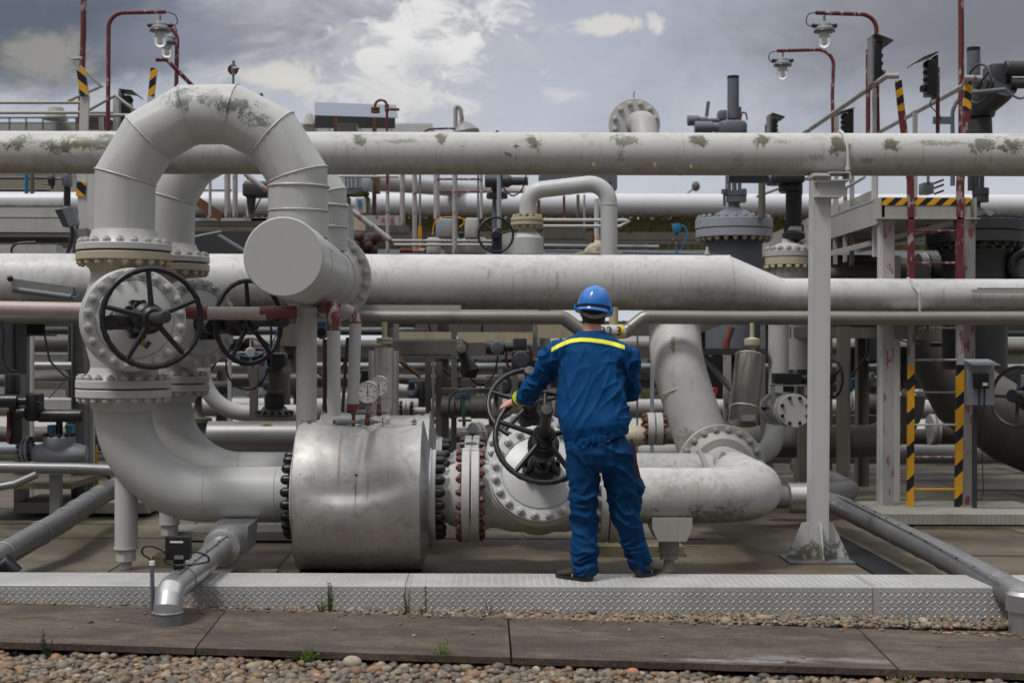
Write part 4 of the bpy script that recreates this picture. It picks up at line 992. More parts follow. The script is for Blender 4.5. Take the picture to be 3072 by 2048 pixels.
for i in range(9): g.ball((-1.702+.02*(i % 2), 7.95+i*.19, .088+.02*i/9*.9+R_+.004), .006, 8, 5)
g.put('rivets', 'rubber', r)
# junction box with its cables
jb = thing('junction_box', (-1.765, 8.05, .16), 'black junction box on a stub above the elbowed aluminium pipe', 'junction box')
D_ = 8.05; bx('03', 1385, 340, 1592, 535, D_-.03, .07, 'rubber', 'box', parent=jb, bev=.006); bx('03', 1457, 533, 1540, 690, D_, .05, 'rubber', 'bracket', parent=jb)
bx('03', 1428, 375, 1537, 391, D_-.032, .002, 'lampwhite', 'nameplate', parent=jb); bx('03', 1462, 495, 1540, 527, D_-.032, .002, 'galv', 'nameplate', parent=jb)
q = pt('03', 1484, 383, D_-.0325)-ORG[jb.name]; text('M-0 17 A1', .007, tuple(q), (PI/2, 0, 0), 'rubber', jb, 'label_text', .0003) if False else None
g = MB()
for sx_ in (1372, 1606): g.cyl(pt('03', sx_, 460, D_), pt('03', sx_+(22 if sx_ < 1500 else -22), 460, D_), .012, n=10)
for x_, y_2 in ((1396, 352), (1580, 352), (1396, 522), (1580, 522)): g.cyl(pt('03', x_, y_2, D_-.03), pt('03', x_, y_2, D_-.036), .004, n=8)
g.put('gland', 'rubber', jb)
tu('03', [(1365, 455), (1290, 420), (1220, 415), (1185, 450), (1200, 490), (1250, 515), (1278, 560)], 9, D_, 'cable', 'cable', 'black cable looping from the junction box to the grey conduit', 'cable', br=.03)
tu('03', [(1375, 530), (1400, 560), (1480, 580), (1640, 570), (1745, 550), (1778, 515), (1700, 480), (1620, 460)], 9, D_-.03, 'cable', 'cable', 'black cable tied around the aluminium pipe by the junction box', 'cable', br=.03)
g = MB(); g.cyl(pt('03', 1282, 1032, 7.95), pt('03', 1278, 560, 7.95), .012, n=14); o = g.put('conduit', 'gray', None); tag(o, 'thin grey plastic conduit standing on the slab beside the aluminium elbow', 'conduit')
g = MB(); g.cyl(pt('03', 1278, 578, 7.95), pt('03', 1278, 542, 7.95), .0155, n=14); g.put('white_cap', 'lampwhite', o)
# right clad pipe
q = [V(3.13, 8.20, -.28), V(3.13, 8.20, -.03), V(3.09, 9.8, .03), V(3.08, 12.55, .055), V(2.8, 12.7, .085)]
r = thing('clad_pipe', (3.13, 8.2, -.2), 'long sloping aluminium clad pipe at the corner running back past the white column', 'pipe')
MB().tube(bend(q, [.12, 0, .2], 5), .088, 36).put('cladding', 'steel_dark', r, 20)
g = MB(); seams(g, [V(3.13, 8.35, -.026), V(3.09, 9.8, .03), V(3.08, 12.4, .055)], .088); g.bar((3.03, 8.4, .066), (3.02, 9.8, .120), .014, .004); g.bar((3.02, 9.8, .120), (3.05, 12.3, .145), .014, .004); g.put('seams', 'galv', r)
MB().lathe((3.13, 8.20, -.25), (0, 0, 1), [(.105, 0), (.105, .16), (.12, .165), (.12, .26), (.10, .28)], 36).put('collar', 'steel', r)
MB().lathe((2.70, 12.7, .085), (1, 0, 0), [(.06, -.02), (.128, 0), (.138, .01), (.138, .20), (.10, .22)], 36).put('shiny_collar', 'chrome', r); MB().cyl((2.25, 12.7, .10), (2.70, 12.7, .09), .10, n=30).put('white_end', 'white_old', r)
g = MB()
for i in range(10): g.ball((3.025, 8.8+i*.32, .055+.09*soft(i, 0, 9)+.022), .007, 8, 5)
g.put('rivets', 'rubber', r)
q = [V(3.66, 16.6, .05), V(3.52, 13.75, .05), V(3.05, 13.15, .05), V(2.6, 13.2, .05)]
r = thing('clad_pipe', q[1], 'aluminium clad pipe making a hairpin turn on the floor behind the white column', 'pipe')
MB().tube(bend(q, .12, 6), .10, 30).put('cladding', 'steel_dark', r, 20); g = MB(); seams(g, q[:2], .10); seams(g, q[1:3], .1); g.put('seams', 'galv', r)
q = [V(-3.20, 9.2, -.02), V(-3.38, 9.9, .02), V(-3.42, 11.2, .06), V(-3.40, 14.3, .12)]
r = thing('clad_pipe', q[0], 'dented aluminium clad pipe sloping away behind the lower elbow at the left edge', 'pipe')
q[0] = pt('03', -150, 590, 9.4); q = [q[0], pt('03', 480, 230, 10.6), pt('02', 860, 1345, 12.4), pt('02', 1100, 1230, 13.4)]
MB().tube(q, [.085, .085, .09, .09], 30).put('cladding', 'steel_dark', r, 14); g = MB(); seams(g, q, .087); g.put('seams', 'steel', r)
tu('03', [(-40, 640), (60, 560), (140, 640)], 60, 9.5, 'black', 'pipe_shoe', 'black steel shoe under the sloping aluminium pipe at the left edge', 'support')

# ---------------------------------------------------------------- lamps on goosenecks
def lamp(k, path, wpx, cx, top, D, label, side, cable, h=220, wd=170):
    r = th(k, path[0][0], path[0][1], D, 'lamp_post', label, 'lamp', 'red gooseneck lamp posts with glass lamps')
    q = [pt(k, *p, D) for p in path]; MB().tube(bend(q, ln(k, 130, D), 10), ln(k, wpx, D), 16).put('pole', 'redpaint', r)
    u = ln(k, wd/2, D); c_ = pt(k, cx, top, D)
    def L(r_, z): return (r_*u, -z*u)
    MB().lathe(c_, (0, 0, -1), [(.12*u, -.55*u), (.12*u, 0), (.25*u, .02*u), (.55*u, .25*u), (.70*u, .30*u), (.75*u, .55*u), (1.0*u, .75*u), (1.02*u, 1.0*u), (.9*u, 1.12*u), (.72*u, 1.15*u)], 32).put('housing', 'galv', r)
    MB().lathe(c_, (0, 0, -1), [(.66*u, 1.14*u), (.68*u, 1.3*u), (.66*u, 2.0*u), (.55*u, 2.4*u), (.3*u, 2.62*u), (.05*u, 2.68*u)], 28).put('glass_dome', 'glass', r)
    MB().lathe(c_, (0, 0, -1), [(.40*u, 1.14*u), (.42*u, 1.6*u), (.2*u, 1.75*u), (.24*u, 2.2*u), (.08*u, 2.3*u)], 20).put('bulb', 'lampwhite', r)
    g = MB(); g.torus(c_-V(0, 0, 1.02*u), (0, 0, 1), 1.0*u, .06*u, 32, 6)
    for sg in (-1, 1): g.cyl(c_+V(sg*.6*u, 0, -.45*u), c_+V(sg*1.25*u, 0, -.42*u), .17*u, n=10); g.cyl(c_+V(sg*.95*u, 0, -.43*u), c_+V(sg*1.15*u, 0, -.43*u), .24*u, n=8)
    g.put('cable_glands', 'rubber', r)
    g = MB().tube(bend([pt(k, *p, D) for p in cable], ln(k, 40, D), 6), ln(k, 4.5, D), 8); g.put('cable', 'cable', r)
lamp('00', [(905, 1150), (910, 700), (912, 110), (1390, 100)], 18, 1345, 175, 14.0, 'red gooseneck lamp post at the upper left, the taller nearer lamp', 1, [(1390, 100), (1470, 120), (1495, 180), (1480, 210), (1430, 215)])
lamp('00', [(1480, 760), (1490, 260), (1380, 215)], 18, 1402, 290, 16.0, 'gooseneck lamp post at the upper left whose lamp hangs behind the first', -1, [(1380, 220), (1450, 200), (1490, 260), (1460, 330)], wd=150)
lamp('30', [(1012, 1130), (1002, 520), (1000, 125), (490, 108)], 18, 563, 180, 13.6, 'taller red gooseneck lamp post at the upper right', -1, [(490, 108), (425, 115), (408, 180), (420, 215), (470, 225)])
lamp('30', [(636, 1130), (630, 800), (645, 415), (165, 428)], 15, 213, 478, 16.0, 'lower red gooseneck lamp post at the upper right', -1, [(165, 430), (100, 440), (95, 500), (130, 530)], wd=146)
r = th('10', 1700, 1110, 17, 'lamp_post', 'red and white bent lamp post just above the upper pipe in the middle', 'lamp')
tu('10', [(1698, 1500), (1698, 900), (1735, 885), (1752, 1000), (1740, 1030)], 18, 17, 'redwhite', 'pole', parent=r, br=.05)
g = MB().lathe(pt('10', 1760, 1022, 17), (.2, 0, -1), [(.03, 0), (.09, .04), (.17, .12), (.17, .15)], 24); g.put('housing', 'galv', r)
tu('10', [(1430, 1105), (1480, 1085), (1660, 1078), (1700, 1085)], 9, 16.8, 'redpaint', 'hose_pipe', 'low red curved pipe lying beside the bent lamp post', 'pipe', br=.1)
tu('10', [(1760, 1080), (1850, 1085), (1900, 1108)], 6, 17.2, 'galv', 'arm', parent=r)
for x_, y0, y1_, D_, lab in ((2048, 1098, 1112, 15, 'small cap just above the upper pipe in the middle'), (68, 784, 815, 12, 'small grey peg behind the shoulder of the nearest arch')):
    tu('10', [(x_, y0), (x_, y1_+40)], 14, D_, 'gray', 'stub_pipe', lab, 'pipe end')

# hood covered button stations
def station(k, x0, y0, x1, y1, D, side, label, hood, posts=True, backplate=True):
    """black box with round buttons on one side, sheet metal hood on top"""
    r = th(k, x0, y1, D, 'control_station', label, 'control box', 'hooded push button stations')
    bx(k, x0, y0, x1, y1, D, .14, 'rubber', 'box', parent=r, bev=.01)
    w_ = x1-x0; sx_ = x1 if side > 0 else x0; g = MB(); n = 4
    for i in range(n):
        c_ = pt(k, sx_, y0+(y1-y0)*(.14+.2*i), D); c_.y += .05; g.lathe(c_, (side, -.3, 0), [(.022, 0), (.022, .012), (.016, .015), (.014, .024)], 14)
    c_ = pt(k, sx_, y0+(y1-y0)*.80, D); c_.y += .05; g.lathe(c_, (side, -.3, 0), [(.025, 0), (.025, .025), (.034, .03), (.034, .045)], 16)
    g.put('button', 'black', r)
    h = [pt(k, *p, D) for p in hood]; g = MB(); g.prism([V(p.x, D-.06, p.z) for p in h]+[V(p.x, D-.06, p.z-.012) for p in h[::-1]], (0, .30, 0)); g.put('hood', 'dark_gray', r)
    if backplate: bx(k, (x0-22) if side > 0 else x1, y0-40, x0 if side > 0 else (x1+14), y1+20, D+.02, .16, 'galv' if side > 0 else 'dark_gray', 'back_plate', parent=r)
    return r
station('30', 985, 345, 1048, 680, 13.3, 1, 'black hooded control station high up beside the taller right lamp post', [(975, 288), (1128, 345)])
station('30', 1430, 500, 1505, 800, 13.0, -1, 'black hooded control station between the striped ladder rails', [(1505, 440), (1385, 485), (1320, 525)])
station('30', 120, 1000, 163, 1160, 16, 1, 'small hooded control station above the pipe below the lower right lamp', [(118, 952), (222, 985)])
station('30', 730, 950, 795, 1160, 15, -1, 'hooded control station just right of the lower right lamp post', [(805, 908), (690, 942)])
station('00', 1015, 800, 1090, 1080, 15, 1, 'hooded control station beside the left gooseneck post above the pipe', [(1010, 752), (1120, 765), (1158, 800)])
tu('30', [(930, 420), (930, 1130)], 20, 13.5, 'redpaint', 'pole', 'red pole carrying the highest right control station', 'post')
tu('30', [(1515, 570), (1515, 1130)], 17, 13.3, 'redpaint', 'pole', 'red pole behind the control station between the ladder rails', 'post')
tu('30', [(1480, 820), (1450, 850), (1460, 900), (1530, 970), (1545, 1010)], 5, 13.0, 'cable', 'cable', 'black cable hanging from the control station between the ladder rails', 'cable', br=.03)
tu('30', [(88, 1050), (88, 1130)], 25, 16.2, 'redpaint', 'pole', 'short red pole beside the small hooded station', 'post')

# masts
for k, pts, D_, lab in (('30', [(1709, -200), (1712, 300), (1712, 1700)], 13.9, 'tall red mast rising out of view at the right'), ('00', [(706, -250), (700, 300), (680, 900), (676, 1200)], 14.4, 'tall leaning red mast rising out of view at the left')):
    r = thing('mast', pt(k, *pts[-1], D_), lab, 'mast'); q = [pt(k, *p, D_) for p in pts]; MB().tube(q, ln(k, 24, D_), 16).put('pole', 'redpaint', r)

# ---------------------------------------------------------------- right access platform
SD = stripes('hazard stripe paint', (0, 2), .145, -1.1); SD2 = stripes('hazard stripe paint on rails', (2, 0), .150, -.62); SD4 = stripes('hazard stripe paint wide', (2, 0), .31, -1.0, .64); SD3 = stripes('hazard stripe paint mirrored', (2, 0), .150, .62)
r = th('31', 1400, 440, 13.3, 'access_platform', 'raised access platform with hazard striped edge at the right', 'platform')
g = MB(); bx('31', 1050, 325, 1790, 440, 13.2, .02, '', mb=g); bx('31', 1050, 325, 1070, 440, 13.2, .1, '', mb=g)
a_, b_ = pt('31', 990, 262, 13.35), pt('31', 1790, 440, 13.35); g.box(((a_.x+b_.x)/2, 15.4, a_.z-.012), (b_.x-a_.x, 4.0, .02))
g.box((a_.x+.012, 15.3, a_.z-.13), (.014, 4.2, .24)); g.box((b_.x, 15.3, a_.z-.13), (.014, 4.2, .24)); g.box(((a_.x+b_.x)/2, 13.24, b_.z-.008), (b_.x-a_.x+.06, .12, .016)); g.put('deck', 'white_old', r)
bx('31', 1050, 258, 1790, 325, 13.195, .02, SD, 'striped_edge', parent=r)
g = MB()
for j in range(5): g.box(((a_.x+b_.x)/2, 13.8+j*.85, a_.z-.16), (b_.x-a_.x-.04, .06, .1))
g.put('joists', 'white_old', r)
g = MB(); g.bar(pt('31', 1640, 470, 13.6), pt('31', 560, 740, 13.9), .05, .06, (0, 1, 0)); g.put('brace', 'white_old', r)
# stair flight descending at the left of the platform
g = MB()
for y0_, y1_ in ((265, 350), (410, 490)): pass
g.bar(pt('31', 985, 300, 14.0), pt('31', 0, 700, 18.5), .05, .24, (0, 0, 1)); g.bar(pt('31', 985, 380, 13.9), pt('31', 610, 520, 15.5), .03, .18, (0, 0, 1)); g.put('stringer', 'white_old', r)
for i, (x_, w_, y_, lab) in enumerate(((1035, 26, 450, 0), (1088, 90, 450, 0))): pass
post('31', 1090, 90, 446, 13.35, 'redwhite', 'x', parent=r, name='leg', dep=.14, y1=3990 if False else None)
post('31', 1034, 28, 446, 13.33, 'white', 'x', parent=r, name='leg', dep=.10)
post('32', 1160, 52, -650, 14.8, 'white', 'x', parent=r, name='leg', dep=.14)
post('31', 1770, 82, 446, 13.45, 'redwhite', 'x', parent=r, name='leg', dep=.14)
for o in [x for x in r.children if x.name.startswith('leg')]: pass
# handrails running back from the front edge
def rail(pts, k, w_, Ds, m, label):
    q = [pt(k, p[0], p[1], d) for p, d in zip(pts, Ds)]; o = MB().tube(q, ln(k, w_, Ds[0]), 12).put('handrail', m); tag(o, label, 'handrail', 'handrails of the raised platforms'); return o
def recede(p, D1): return V(p.x, D1, p.z)
a_ = pt('30', 1185, 640, 13.1); b_ = pt('30', 1085, 640, 13.1)
o = MB().tube([a_, b_, V(b_.x-.05, 13.5, b_.z-.04), V(b_.x-.03, 18.2, b_.z-.05)], .026, 12).put('handrail', 'redwhite'); tag(o, 'handrail with bent end receding past the taller right lamp post', 'handrail', 'handrails of the raised platforms')
a_ = pt('30', 1870, 660, 13.1); b_ = pt('30', 1765, 655, 13.1); c_ = pt('30', 1735, 722, 13.3)
o = MB().tube([a_, b_, c_, V(c_.x, 18.4, c_.z)], .026, 12).put('handrail', 'redwhite'); tag(o, 'handrail receding from the striped right ladder rail', 'handrail', 'handrails of the raised platforms')
for k, x_, w_, y_, D_, m_, lab in (('30', 982, 34, 740, 13.6, 'white', 'white handrail post beside the highest right control station'), ('30', 1325, 34, 950, 14.6, 'white_old', 'pointed white handrail post right of the leaning red ladder rail'), ('30', 665, 30, 940, 15.4, 'white_old', 'white handrail post beside the lower right lamp post'),
                                ('31', 655, 30, 270, 15.0, 'white_old', 'short white stair post just right of the white column'), ('31', 738, 28, 160, 14.6, 'redwhite', 'flaking stair post second from the white column'), ('31', 795, 34, 75, 15.2, 'redwhite', 'red flaked stair post behind the white column capital'), ('31', 990, 40, 75, 13.7, 'white', 'white platform post at the corner of the striped deck')):
    post(k, x_, w_, y_, D_, m_, lab, z0=2.3 if k == '31' else 2.7)
rail([(740, 180), (900, 90)], '31', 12, [14.6, 13.8], 'redwhite', 'short stair handrail right of the white column')
rail([(0, 250), (470, 75)], '31', 12, [17.5, 15.5], 'redwhite', 'stair handrail left of the white column')
# ladder
def ladder(k0, name, label, railL, railR, D, rungs, stripe_m):
    r = thing('ladder', railL[-1], label, 'ladder', 'ladders with hazard striped rails')
    for q, wd in ((railL, .062), (railR, .062)):
        for (a_, b_, m_) in q['segs']:
            g = MB(); g.bar(a_, b_, wd, .05, (0, 1, 0)); g.put('rail', m_, r)
    for a_, b_, m_ in rungs: MB().cyl(a_, b_, .011, n=10).put('rung', m_, r)
    return r
LD = 13.2
pL = [pt('30', 1183, 678, LD), pt('30', 1210, 935, LD), pt('30', 1230, 1120, LD), pt('31', 1285, 120, LD), pt('31', 1293, 1075, LD), pt('32', 1291, 262, LD), pt('32', 1283, 1482, LD)]
pR = [pt('30', 1768, 685, LD), pt('30', 1758, 935, LD), pt('30', 1748, 1120, LD), pt('31', 1705, 120, LD), pt('31', 1694, 1075, LD), pt('32', 1703, 262, LD), pt('32', 1687, 1482, LD)]
r = thing('ladder', pL[-1], 'red and yellow striped ladder of the right platform', 'ladder', 'ladders with hazard striped rails')
for q, wd, s1, s2 in ((pL, .058, SD2, SD2), (pR, .066, SD2, SD2)):
    g = MB().bar(q[1], q[0], wd, .04, (0, 1, 0)); g.put('striped_end', s1 if q is pL else SD3, r)
    g = MB().bar(q[4], q[3], wd, .04, (0, 1, 0)).bar(q[3], q[1], wd, .04, (0, 1, 0)); g.put('red_rail', 'redpaint', r)
    g = MB().bar(q[5], q[4], wd, .04, (0, 1, 0)); g.put('grey_rail', 'redwhite', r)
    g = MB().bar(q[6], q[5], wd, .04, (0, 1, 0)); g.put('striped_rail', SD4, r)
for y_, k_, m_ in ((538, '31', 'redpaint'), (808, '31', 'redpaint'), (1082, '31', 'redwhite'), (1352, '31', 'redwhite'), (222, '32', 'redwhite'), (494, '32', 'galv'), (765, '32', 'white'), (1036, '32', 'redwhite'), (1306, '32', 'yellow')):
    MB().cyl(pt(k_, 1312, y_, LD), pt(k_, 1672, y_, LD), .0105, n=10).put('rung', m_, r)
# pedestals of checker plate
def pedestal(k, x0, x1, yt, yb, D0, D1, label, m=WK, z1=None):
    a_, b_ = pt(k, x0, yt, D0), pt(k, x1, yb, D0); o = MB().box(((a_.x+b_.x)/2, (D0+D1)/2, (a_.z+b_.z)/2), (b_.x-a_.x, D1-D0, a_.z-b_.z)).put('step_box', m); tag(o, label, 'step', 'checker plate step boxes'); return o
WKD = plate_mat('worn checker plate box', (.27, .26, .22), (.36, .35, .31), (.15, .12, .08), .5)
a_ = V(pt('33', 940, 145, 12.6).x, 12.6, 0); zt_ = pt('33', 1500, 150, 12.6).z
o = MB().box(((a_.x+5.0)/2+.1, 13.15, zt_-.045), (5.0-a_.x, 1.1, .09)).put('step_box', WKD); tag(o, 'checker plate step box under the right ladder', 'step', 'checker plate step boxes')
o = MB().box((4.6, 13.0, zt_-.14), (1.6, .8, .07)).put('step_box', FL2); tag(o, 'dark lower step under the right ladder step box', 'step', 'checker plate step boxes')
o = MB().box((-3.75, 13.7, -.085), (1.25, .9, .10)).put('step_box', WKD); tag(o, 'checker plate step box at the foot of the left steel column', 'step', 'checker plate step boxes')
o = MB().box((-1.95, 11.9, -.13), (1.3, .5, .07)).put('step_box', WKD); tag(o, 'checker plate step box behind the lower elbow support legs', 'step', 'checker plate step boxes')
o = MB().box((-1.55, 9.45, -.13), (.30, .42, .09)).put('step_box', FL2); tag(o, 'small mossy checker plate box left of the big drum', 'step', 'checker plate step boxes') 
o = MB().box((-2.15, 10.5, -.135), (.5, .5, .085)).put('step_box', FL2); tag(o, 'mossy checker plate box below the front elbow', 'step', 'checker plate step boxes')
o = MB().box((1.15, 11.1, -.14), (.75, .4, .08)).put('step_box', FL2); tag(o, 'mossy checker plate box right of the worker\'s leg', 'step', 'checker plate step boxes')
# hooded switch box
r = th('32', 1880, 600, 13.0, 'switch_box', 'grey hooded switch panel beside the right ladder with black switch', 'control box')
bx('32', 1770, 260, 1990, 600, 13.0, .03, 'gray_pale', 'panel', parent=r); a_, b_ = pt('32', 1765, 215, 12.9), pt('32', 2032, 262, 12.9)
MB().prism([(a_.x, 13.03, a_.z), (b_.x-.05, 13.03, a_.z), (b_.x, 12.86, b_.z), (a_.x+.04, 12.86, b_.z)], (0, 0, -.006)).put('hood', 'gray_pale', r)
bx('32', 1828, 338, 1950, 462, 12.93, .07, 'rubber', 'switch', parent=r, bev=.01); bx('32', 1893, 412, 1936, 438, 12.926, .003, 'lampwhite', 'label_plate', parent=r)
g = MB().tube(bend([pt('32', 1862, 462, 12.96), pt('32', 1862, 625, 12.96), pt('32', 1820, 630, 12.96)], .03, 5), .008, 8); g.put('cable', 'cable', r)
g = MB().tube(bend([pt('32', 1910, 462, 12.96), pt('32', 1905, 630, 12.96), pt('32', 1868, 640, 12.96)], .03, 5), .008, 8); g.put('cable', 'cable', r)
post('32', 1826, 34, 600, 13.1, 'dark_gray', 'thin dark post under the grey switch panel')
tu('32', [(1888, 640), (1888, 1000), (1900, 1330), (1880, 1390), (1840, 1385)], 4, 13.0, 'cable', 'cable', 'thin loose cable hanging from the grey switch panel to the floor', 'cable')

# ---------------------------------------------------------------- left access platform parts
r = thing('ladder', pt('02', 790, 1390, 14.0), 'yellow and black striped ladder half hidden behind the left elbow', 'ladder', 'ladders with hazard striped rails')
SL = stripes('hazard stripe paint left', (2, 0), .31, -.9, .64)
MB().bar(pt('02', 792, 1400, 14.0), pt('02', 775, 600, 14.0), .078, .05, (0, 1, 0)).put('rail', SL, r)
MB().bar(pt('02', 775, 600, 14.0), pt('01', 690, 60, 14.0), .10, .04, (0, 1, 0)).put('rail', 'white', r)
MB().bar(pt('01', 680, 250, 13.99), pt('01', 690, 130, 13.99), .09, .05, (0, 1, 0)).put('striped_part', stripes('hazard stripe mid', (2, 0), .2, .9), r)
MB().bar(pt('01', 690, 60, 14.0), pt('00', 715, 805, 14.0), .085, .04, (0, 1, 0)).put('rail', 'white', r)
MB().bar(pt('00', 712, 805, 13.98), pt('00', 680, 580, 13.98), .078, .05, (0, 1, 0)).put('striped_end', stripes('hazard stripe top', (2, 0), .17, .8), r)
MB().cyl(pt('02', 820, 1270, 14.0), pt('02', 1400, 1270, 14.0), .013, n=10).put('rung', 'yellow', r)
MB().cyl(pt('02', 820, 1000, 14.0), pt('02', 1400, 1000, 14.0), .013, n=10).put('rung', 'galv', r)
MB().bar(pt('00', 1268, 900, 14.0), pt('00', 1272, 815, 14.0), .066, .04, (0, 1, 0)).put('rail', 'white', r)
MB().bar(pt('00', 1270, 815, 14.0), pt('00', 1295, 573, 14.0), .060, .04, (0, 1, 0)).put('striped_end', stripes('hazard stripe top two', (2, 0), .16, -.8), r)
def hr(pts, lab, D=14.2, w_=14, m='white_old', k='00'): 
    q = [pt(k, p[0], p[1], p[2] if len(p) > 2 else D) for p in pts]; o = MB().tube(q, ln(k, w_, D), 12).put('handrail', m); tag(o, lab, 'handrail', 'handrails of the raised platforms')
hr([(-150, 862), (750, 862)], 'upper horizontal handrail running out of view at the left edge')
hr([(-150, 947), (950, 946)], 'lower horizontal handrail running out of view at the left edge')
hr([(690, 492), (600, 496), (850, 725), (570, 848)], 'zigzag handrail end beside the leaning left mast', m='redwhite')
hr([(750, 922), (965, 802), (1150, 940)], 'peaked handrail left of the nearest arch')
hr([(1310, 502), (1400, 502), (1620, 725)], 'bent red handrail end above the crown of the nearest arch', w_=18, m='redpaint')
hr([(740, 968), (1130, 968)], 'short second handrail beside the peaked one')
for x_, w_, y_, lab in ((970, 34, 820, 'white post under the peak of the left handrail'), (850, 34, 960, 'short white post between mast and peaked handrail')): post('00', x_, w_, y_, 14.3, 'white', lab, z0=2.7)
bx('00', 640, 985, 900, 1030, 14.6, .5, 'dark_gray', 'tray', 'dark tray below the handrails beside the leaning mast', 'tray')
o = hbeam('01', 680, 118, 520, 13.8, 'galv', 'scratched grey steel column behind the left handwheel valve', dep=.16)
post('01', 770, 55, 60, 13.9, 'white', 'white column edge showing just left of the nearest arch leg', name='steel_column', cat='column')
# ================================================================ MIDDLE AND BACKGROUND
# big gray gate valve in the middle right
def tallvalve(k, cx, D, m, mb_, label, prof_body, prof_bonnet, fl, yoke, nb=20, bs=.03, group='tall gate valves with round bonnets'):
    r = th(k, cx, prof_body[-1][1], D, 'bonnet_valve', label, 'valve', group)
    lat(k, cx, prof_body, D, m, 'body', r); 
    for (R_, y0, y1, mm) in fl:
        f = lat(k, cx, [(R_-4, y0), (R_, y0+4), (R_, y1-4), (R_-4, y1)], D, mm, 'flange', r, 48)
        if y0 == fl[0][1]: vb(f, k, cx, y0, R_*.9, nb, D, bs, 1, mm)
        else: vb(f, k, cx, y1, R_*.9, nb, D, bs, -1, 'cream' if mm == 'gray_pale' else mm)
    lat(k, cx, prof_bonnet, D, m, 'bonnet', r)
    g = MB()
    for kind, a in yoke:
        if kind == 'c': x0, w_, y0, y1 = a; c0, c1 = pt(k, x0, y0, D), pt(k, x0, y1, D); g.cyl(c1, c0, ln(k, w_, D), n=16)
        if kind == 'f': x0, w_, y0, y1 = a; c0, c1 = pt(k, x0, y0, D), pt(k, x0, y1, D); g.lathe(c1, (0, 0, 1), [(ln(k, w_, D), 0), (ln(k, w_, D), (c0-c1).length)], 24)
    g.put('yoke', m, r)
    return r
rv = tallvalve('21', 1965, 16.0, 'gray', '', 'blue grey gate valve with dome bonnet and motor left of the white column',
    [(235, 1560), (235, 640), (228, 618)][::-1], [(190, 440), (170, 412), (110, 372), (70, 352), (50, 340), (48, 300)],
    [(322, 445, 525, 'gray_pale'), (318, 530, 600, 'gray_pale')],
    [('f', (1985, 88, 205, 245)), ('f', (1985, 84, 250, 300)), ('c', (1925, 16, -500, 205)), ('c', (2012, 16, -500, 205)), ('c', (1968, 20, -500, 340)), ('c', (1900, 7, 60, 200)), ('f', (1885, 26, 190, 230)), ('f', (2050, 20, 185, 225)), ('c', (1885, 12, 230, 330))], 24, .032)
bx('20', 1830, 1000, 2092, 1140, 15.8, .4, 'gray', 'gearbox', parent=rv, bev=.12)
lat('20', 1958, [(49, 1000), (49, 660)], 16.0, 'gray', 'stem_tube', rv); lat('20', 1958, [(50, 662), (50, 640)], 16.0, 'rubber', 'tube_cap', rv)
lah('20', 1013, [(40, 1575), (44, 1580), (44, 1660), (30, 1680), (34, 1740), (20, 1745), (20, 1840)], 15.9, 'gray', 'motor', rv); lah('20', 1070, [(44, 1635), (50, 1642), (50, 1780), (40, 1785), (40, 1835)], 15.7, 'gray', 'motor', rv)
bx('20', 1842, 920, 1910, 1005, 15.85, .2, 'gray', 'terminal_box', parent=rv, bev=.03)
tu('20', [(2020, 1010), (2030, 950), (2050, 938), (2070, 960), (2075, 1010)], 7, 15.9, 'redpaint', 'cable', parent=rv, br=.05)
g = MB(); c_ = pt('20', 1735, 975, 15.9); g.cyl(c_, c_+V(.02, 0, .16), .02, n=8); g.put('lever', 'gray', rv)
# dark valve at right edge
rv = tallvalve('31', 1828, 14.6, 'dark_gray', '', 'very large dark grey gate valve behind the right ladder',
    [(230, 690), (300, 700), (270, 760), (262, 1000), (262, 1700)], [(200, 430), (170, 400), (110, 370), (60, 352), (45, 340), (45, 300)],
    [(400, 460, 550, 'dark_gray'), (396, 556, 650, 'dark_gray')],
    [('f', (1875, 68, 180, 240)), ('f', (1875, 66, 246, 298)), ('c', (1795, 28, -60, 200)), ('c', (1885, 20, -60, 200)), ('c', (1835, 26, -60, 350))], 24, .036)
lat('30', 1865, [(105, 1125), (100, 1000), (85, 990)], 14.6, 'dark_gray', 'yoke_base', rv); lat('30', 1865, [(118, 985), (128, 960), (128, 900), (110, 870), (60, 830)], 14.6, 'dark_gray', 'gearbox', rv)
lat('30', 1815, [(55, 860), (55, 430)], 14.8, 'gray', 'stem_tube', rv); lat('30', 1815, [(56, 432), (56, 402)], 14.8, 'rubber', 'tube_cap', rv)
MB().tube([pt('30', 1900, 850, 14.5), pt('30', 2010, 760, 14.3), pt('30', 2060, 700, 14.2)], .16, 24).put('neck', 'dark_gray', rv)
bx('30', 1968, 525, 2120, 790, 14.2, .3, 'dark_gray', 'actuator', parent=rv, bev=.05); lah('30', 575, [(60, 2080), (66, 2090), (66, 2260), (50, 2270)], 14.2, 'dark_gray', 'motor', rv); lah('30', 700, [(40, 1915), (45, 1920), (45, 1975)], 14.1, 'dark_gray', 'end_cover', rv); lah('30', 700, [(44, 2120), (46, 2300)], 14.2, 'dark_gray', 'motor', rv)
wheel(rv, pt('30', 1860, 705, 14.1), (-1, -.32, 0), ln('30', 160, 14.1), .012, 'dark_gray', 3)
g = MB().tube(bend([pt('30', 2090, 750, 14.1), pt('30', 2120, 790, 14.1), pt('30', 2200, 830, 14.1), pt('30', 2240, 820, 14.1)], .05, 5), .012, 8); g.tube([pt('30', 1800, 780, 13.9), pt('30', 2085, 752, 13.9)], .022, 8); g.put('conduit', 'gray', rv)
tu('30', [(1640, 1130), (1638, 960), (1650, 880), (1720, 800)], 17, 14.9, 'gray', 'bent_pipe', 'grey bent pipe left of the dark right edge actuator', 'pipe', br=.3, n=20)
bx('30', 1480, 1040, 1640, 980, 14.5, .03, 'gray', 'bracket', 'small grey bracket plate beside the grey bent pipe', 'bracket')
